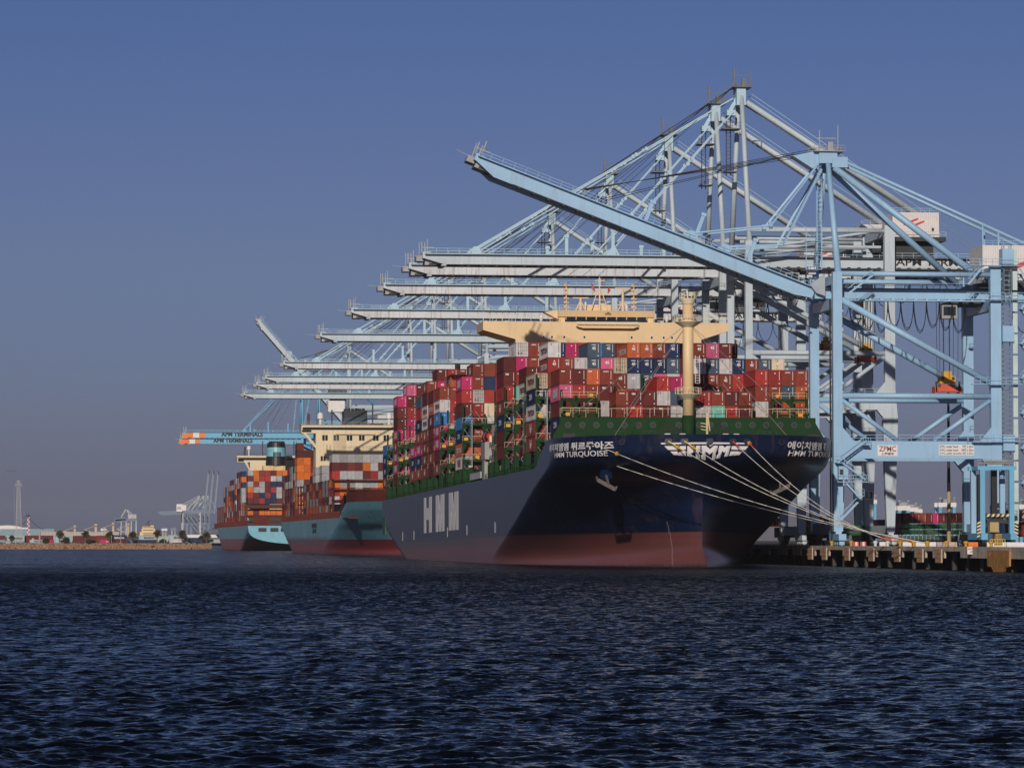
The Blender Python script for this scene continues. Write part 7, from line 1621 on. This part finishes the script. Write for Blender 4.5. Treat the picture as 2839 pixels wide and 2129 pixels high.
for y_ in (1461.5, 1469, 1478, 1482): a, b = Q(397, y_+1.1), Q(425, y_-.6); mb.box(a.x, b.x, Y+1.9, Y+2, a.z, b.z)
a = Q(413, 1459); t_ = Q(413, 1443); mb.beam((a.x, Y+4, a.z), (t_.x, Y+4, t_.z), .5); mb.beam((a.x-2, Y+4, a.z+1), (a.x+1, Y+4, a.z+4), .4); mb.build('window_band', M_DARK, r)
# distant cranes
M_FAR = mat('far_crane_haze_blue', (.17,.22,.30), .6); M_FARW = mat('far_crane_pale', (.45,.44,.45), .6)  # bluish distance haze painted into the base colour of the far cranes
def fcrane(Y, parts, label):
    x0 = onY(parts[0][1][0][0], parts[0][1][0][1], Y).x; r = empty('harbour_crane', (x0, Y, 3), label, 'harbour crane', 'cranes of the terminals beyond the far shore')
    for nm, pts, w_, m, dep in parts:
        mb = MB()
        for dd in ((0, dep) if dep else (0,)):
            for a, b in zip(pts[::2], pts[1::2]): p, q = onY(a[0], a[1], Y+0), onY(b[0], b[1], Y+0); p.y += dd; q.y += dd; mb.beam(p, q, w_)
        mb.build(nm, m, r)
fcrane(2350, [('leg', [(335,1490),(336,1441),(364,1490),(364,1436),(378,1490),(377,1438),(350,1490),(350,1442)], .75, M_FARW, 8), ('girder', [(320,1443),(380,1440),(318,1441),(350,1438)], 1.5, M_FAR, 6),
              ('mast', [(336,1434),(350,1410),(350,1410),(362,1434),(350,1410),(368,1428)], .55, M_FARW, 6), ('machinery_house', [(355,1432),(378,1431)], 2.6, M_FARW, 0), ('brace', [(342,1480),(350,1444),(370,1480),(377,1444)], .4, M_FAR, 6)], 'small pale gantry crane with peaked mast above the derrick posts')
Y = 2900
for k, (lx, bx, bt, sc2) in enumerate(((507, 566, 579, 0), (519, 580, 592, 12), (531, 594, 605, 24))):
    fcrane(Y+k*60, [('leg', [(lx,1486),(lx,1420),(lx+49,1486),(lx+48,1416)], .9, M_FARW if k == 0 else M_FAR, 20), ('girder', [(438+k*4,1420+k*3),(bx,1416+k*1.5)], 1.5, M_FAR, 8), ('raised_boom', [(bx,1425),(bt,1306+k)], 1.3, mat('far_boom', (.20,.24,.31)), 5),
                 ('boom_tip', [(bt-1,1309+k),(bt+2,1309+k)], 3.0, M_DARK, 0), ('machinery_house', [(489+k*13,1408),(505+k*11,1408)], 6.2 if k == 0 else 5, M_WHITE if k < 2 else M_FAR, 0), ('mast', [(lx+40,1418),(556+k*12,1373),(556+k*12,1373),(bx+8,1418)], .9, M_FAR, 8),
                 ('stay', [(556+k*12,1373),(498+k*12,1402),(556+k*12,1373),(520+k*12,1412),(556+k*12,1375),(532+k*14,1414)], .35, mat('far_stay', (.45,.47,.50)), 8), ('brace', [(lx,1425),(lx+49,1486)], .8, M_FAR, 20), ('sill', [(lx,1452),(lx+49,1452)], .01+.7, M_FAR, 0)],
           ('foremost', 'middle', 'rearmost')[k]+' of the three far cranes with booms raised nearly upright')
a = onY(489.5, 1412, Y-4); mb = MB(); put_text(mb, 'ITS', (a.x+.8, Y-3.2, a.z+.2), (2.6, 0, 0), (0, 0, 1.6), .04); o = mb.build('house_lettering', M_BLACK, [x for x in bpy.data.objects if x.name.startswith('harbour_crane')][1])
for k, (x0_, lab) in enumerate(((286, 'tiny white yard crane left of the third derrick post'), (455, 'tiny white yard crane right of the beige superstructure'), (480, 'tiny blue grey crane beside the round crowned palm'))):
    fcrane(2500, [('leg', [(x0_-3,1490),(x0_-3,1468),(x0_+5,1490),(x0_+5,1468)], .6, M_FARW, 5), ('girder', [(x0_-7,1468),(x0_+9,1468)], 1.3, M_WHITE if k < 2 else M_FAR, 5), ('lamp', [(x0_-4,1464),(x0_-2,1464),(x0_+3,1464),(x0_+6,1464)], .9, M_GREY, 0)], lab)
# gull
p = onY(32, 1307, 700); r = empty('gull', tuple(p), 'gull gliding high above the lattice tower', 'bird'); mb = MB()
for s_ in (-1, 1): mb.add([p+Vector((0,-.1,0)), p+Vector((s_*.55,0,.26)), p+Vector((s_*1.15,.1,.02)), p+Vector((s_*.5,.18,.2)), p+Vector((0,.2,0))], [(0,1,3,4),(1,2,3)])
mb.build('wing', mat('gull_dark', (.12,.12,.13)), r)
mb = MB(); mb.tube(p+Vector((0,-.35,0)), p+Vector((0,.1,-.02)), .05, 6, .1); mb.tube(p+Vector((0,.1,-.02)), p+Vector((0,.5,0)), .1, 6, .03); mb.build('body', MATS['gull_dark'], r)

# container rows of the terminal, behind the quay
rngq = random.Random(12)
def yard_row(p0, p1, y0, y1, Y, seq, lab):
    a, b = onY(p0, y1, Y), onY(p1, y0, Y); n_ = len(seq); w_ = (b.x-a.x)/n_
    for i, cc in enumerate(seq):
        x_ = a.x+w_*i; r = empty('shipping_container', (x_, Y, a.z), f'{COL[cc][1]} container, {NUM[i+1]} of the row {lab}', 'container', 'containers in the terminal yard'); mb = MB(); mb.box(x_+.05, x_+w_-.05, Y, Y+12, a.z, b.z); k = 0
        while x_+.2+k*.5 < x_+w_-.4: mb.box(x_+.2+k*.5, x_+.42+k*.5, Y-.06, Y, a.z+.15, b.z-.15); k += 1
        mb.build('body', CM[cc], r)
        mb = MB(); mb.box(x_+w_*.78, x_+w_*.82, Y-.09, Y-.06, a.z+.5, b.z-.4); mb.build('marking', M_WHITE, r)
yard_row(2516, 2672, 1422, 1450, 830, ['BR','RD','BR','MR','PK','MR','MR','MR','MR'], 'above the green hatch covers')
yard_row(2497, 2521, 1424, 1481, 835, ['MR'], 'standing tall left of the hatch covers'); yard_row(2495, 2508, 1459, 1482, 829, ['PK'], 'at the foot of the crane leg')
yard_row(2672, 2700, 1421, 1448, 832, ['SL','CR'], 'ending behind the light mast'); yard_row(2808, 2850, 1413, 1445, 760, ['RD','MR'], 'upper tier beyond the straddle carrier'); yard_row(2808, 2850, 1446, 1488, 762, ['MR','BR'], 'lower tier beyond the straddle carrier')
yard_row(2140, 2172, 1436, 1459, 900, ['RD','BR'], 'under the ship bow flare'); yard_row(2252, 2300, 1430, 1490, 880, ['MR','MR','NV'], 'in shade behind the first crane leg')
yard_row(2172, 2252, 1462, 1490, 900, ['MR','GN','MR','BR'], 'in deep shade under the bow'); yard_row(2300, 2354, 1465, 1492, 900, ['NV','MR','GN'], 'behind the pickup truck'); yard_row(2448, 2496, 1440, 1492, 880, ['MR','NV','MR'], 'between the numbered crane legs')

# ------------------------------------------------------------------ thin harbour haze
hm = bpy.data.materials.new('harbour_air'); hm.use_nodes = True; n = hm.node_tree; n.nodes.clear()
o_ = n.nodes.new('ShaderNodeOutputMaterial'); v_ = n.nodes.new('ShaderNodeVolumePrincipled'); v_.inputs['Color'].default_value = (.80, .84, .95, 1); v_.inputs['Density'].default_value = 0.00003; v_.inputs['Anisotropy'].default_value = 0.0
n.links.new(v_.outputs[0], o_.inputs['Volume'])
mb = MB(); mb.box(-3010, 4010, -210, 12010, -4, 118); tag(mb.build('haze', hm), kind='stuff')
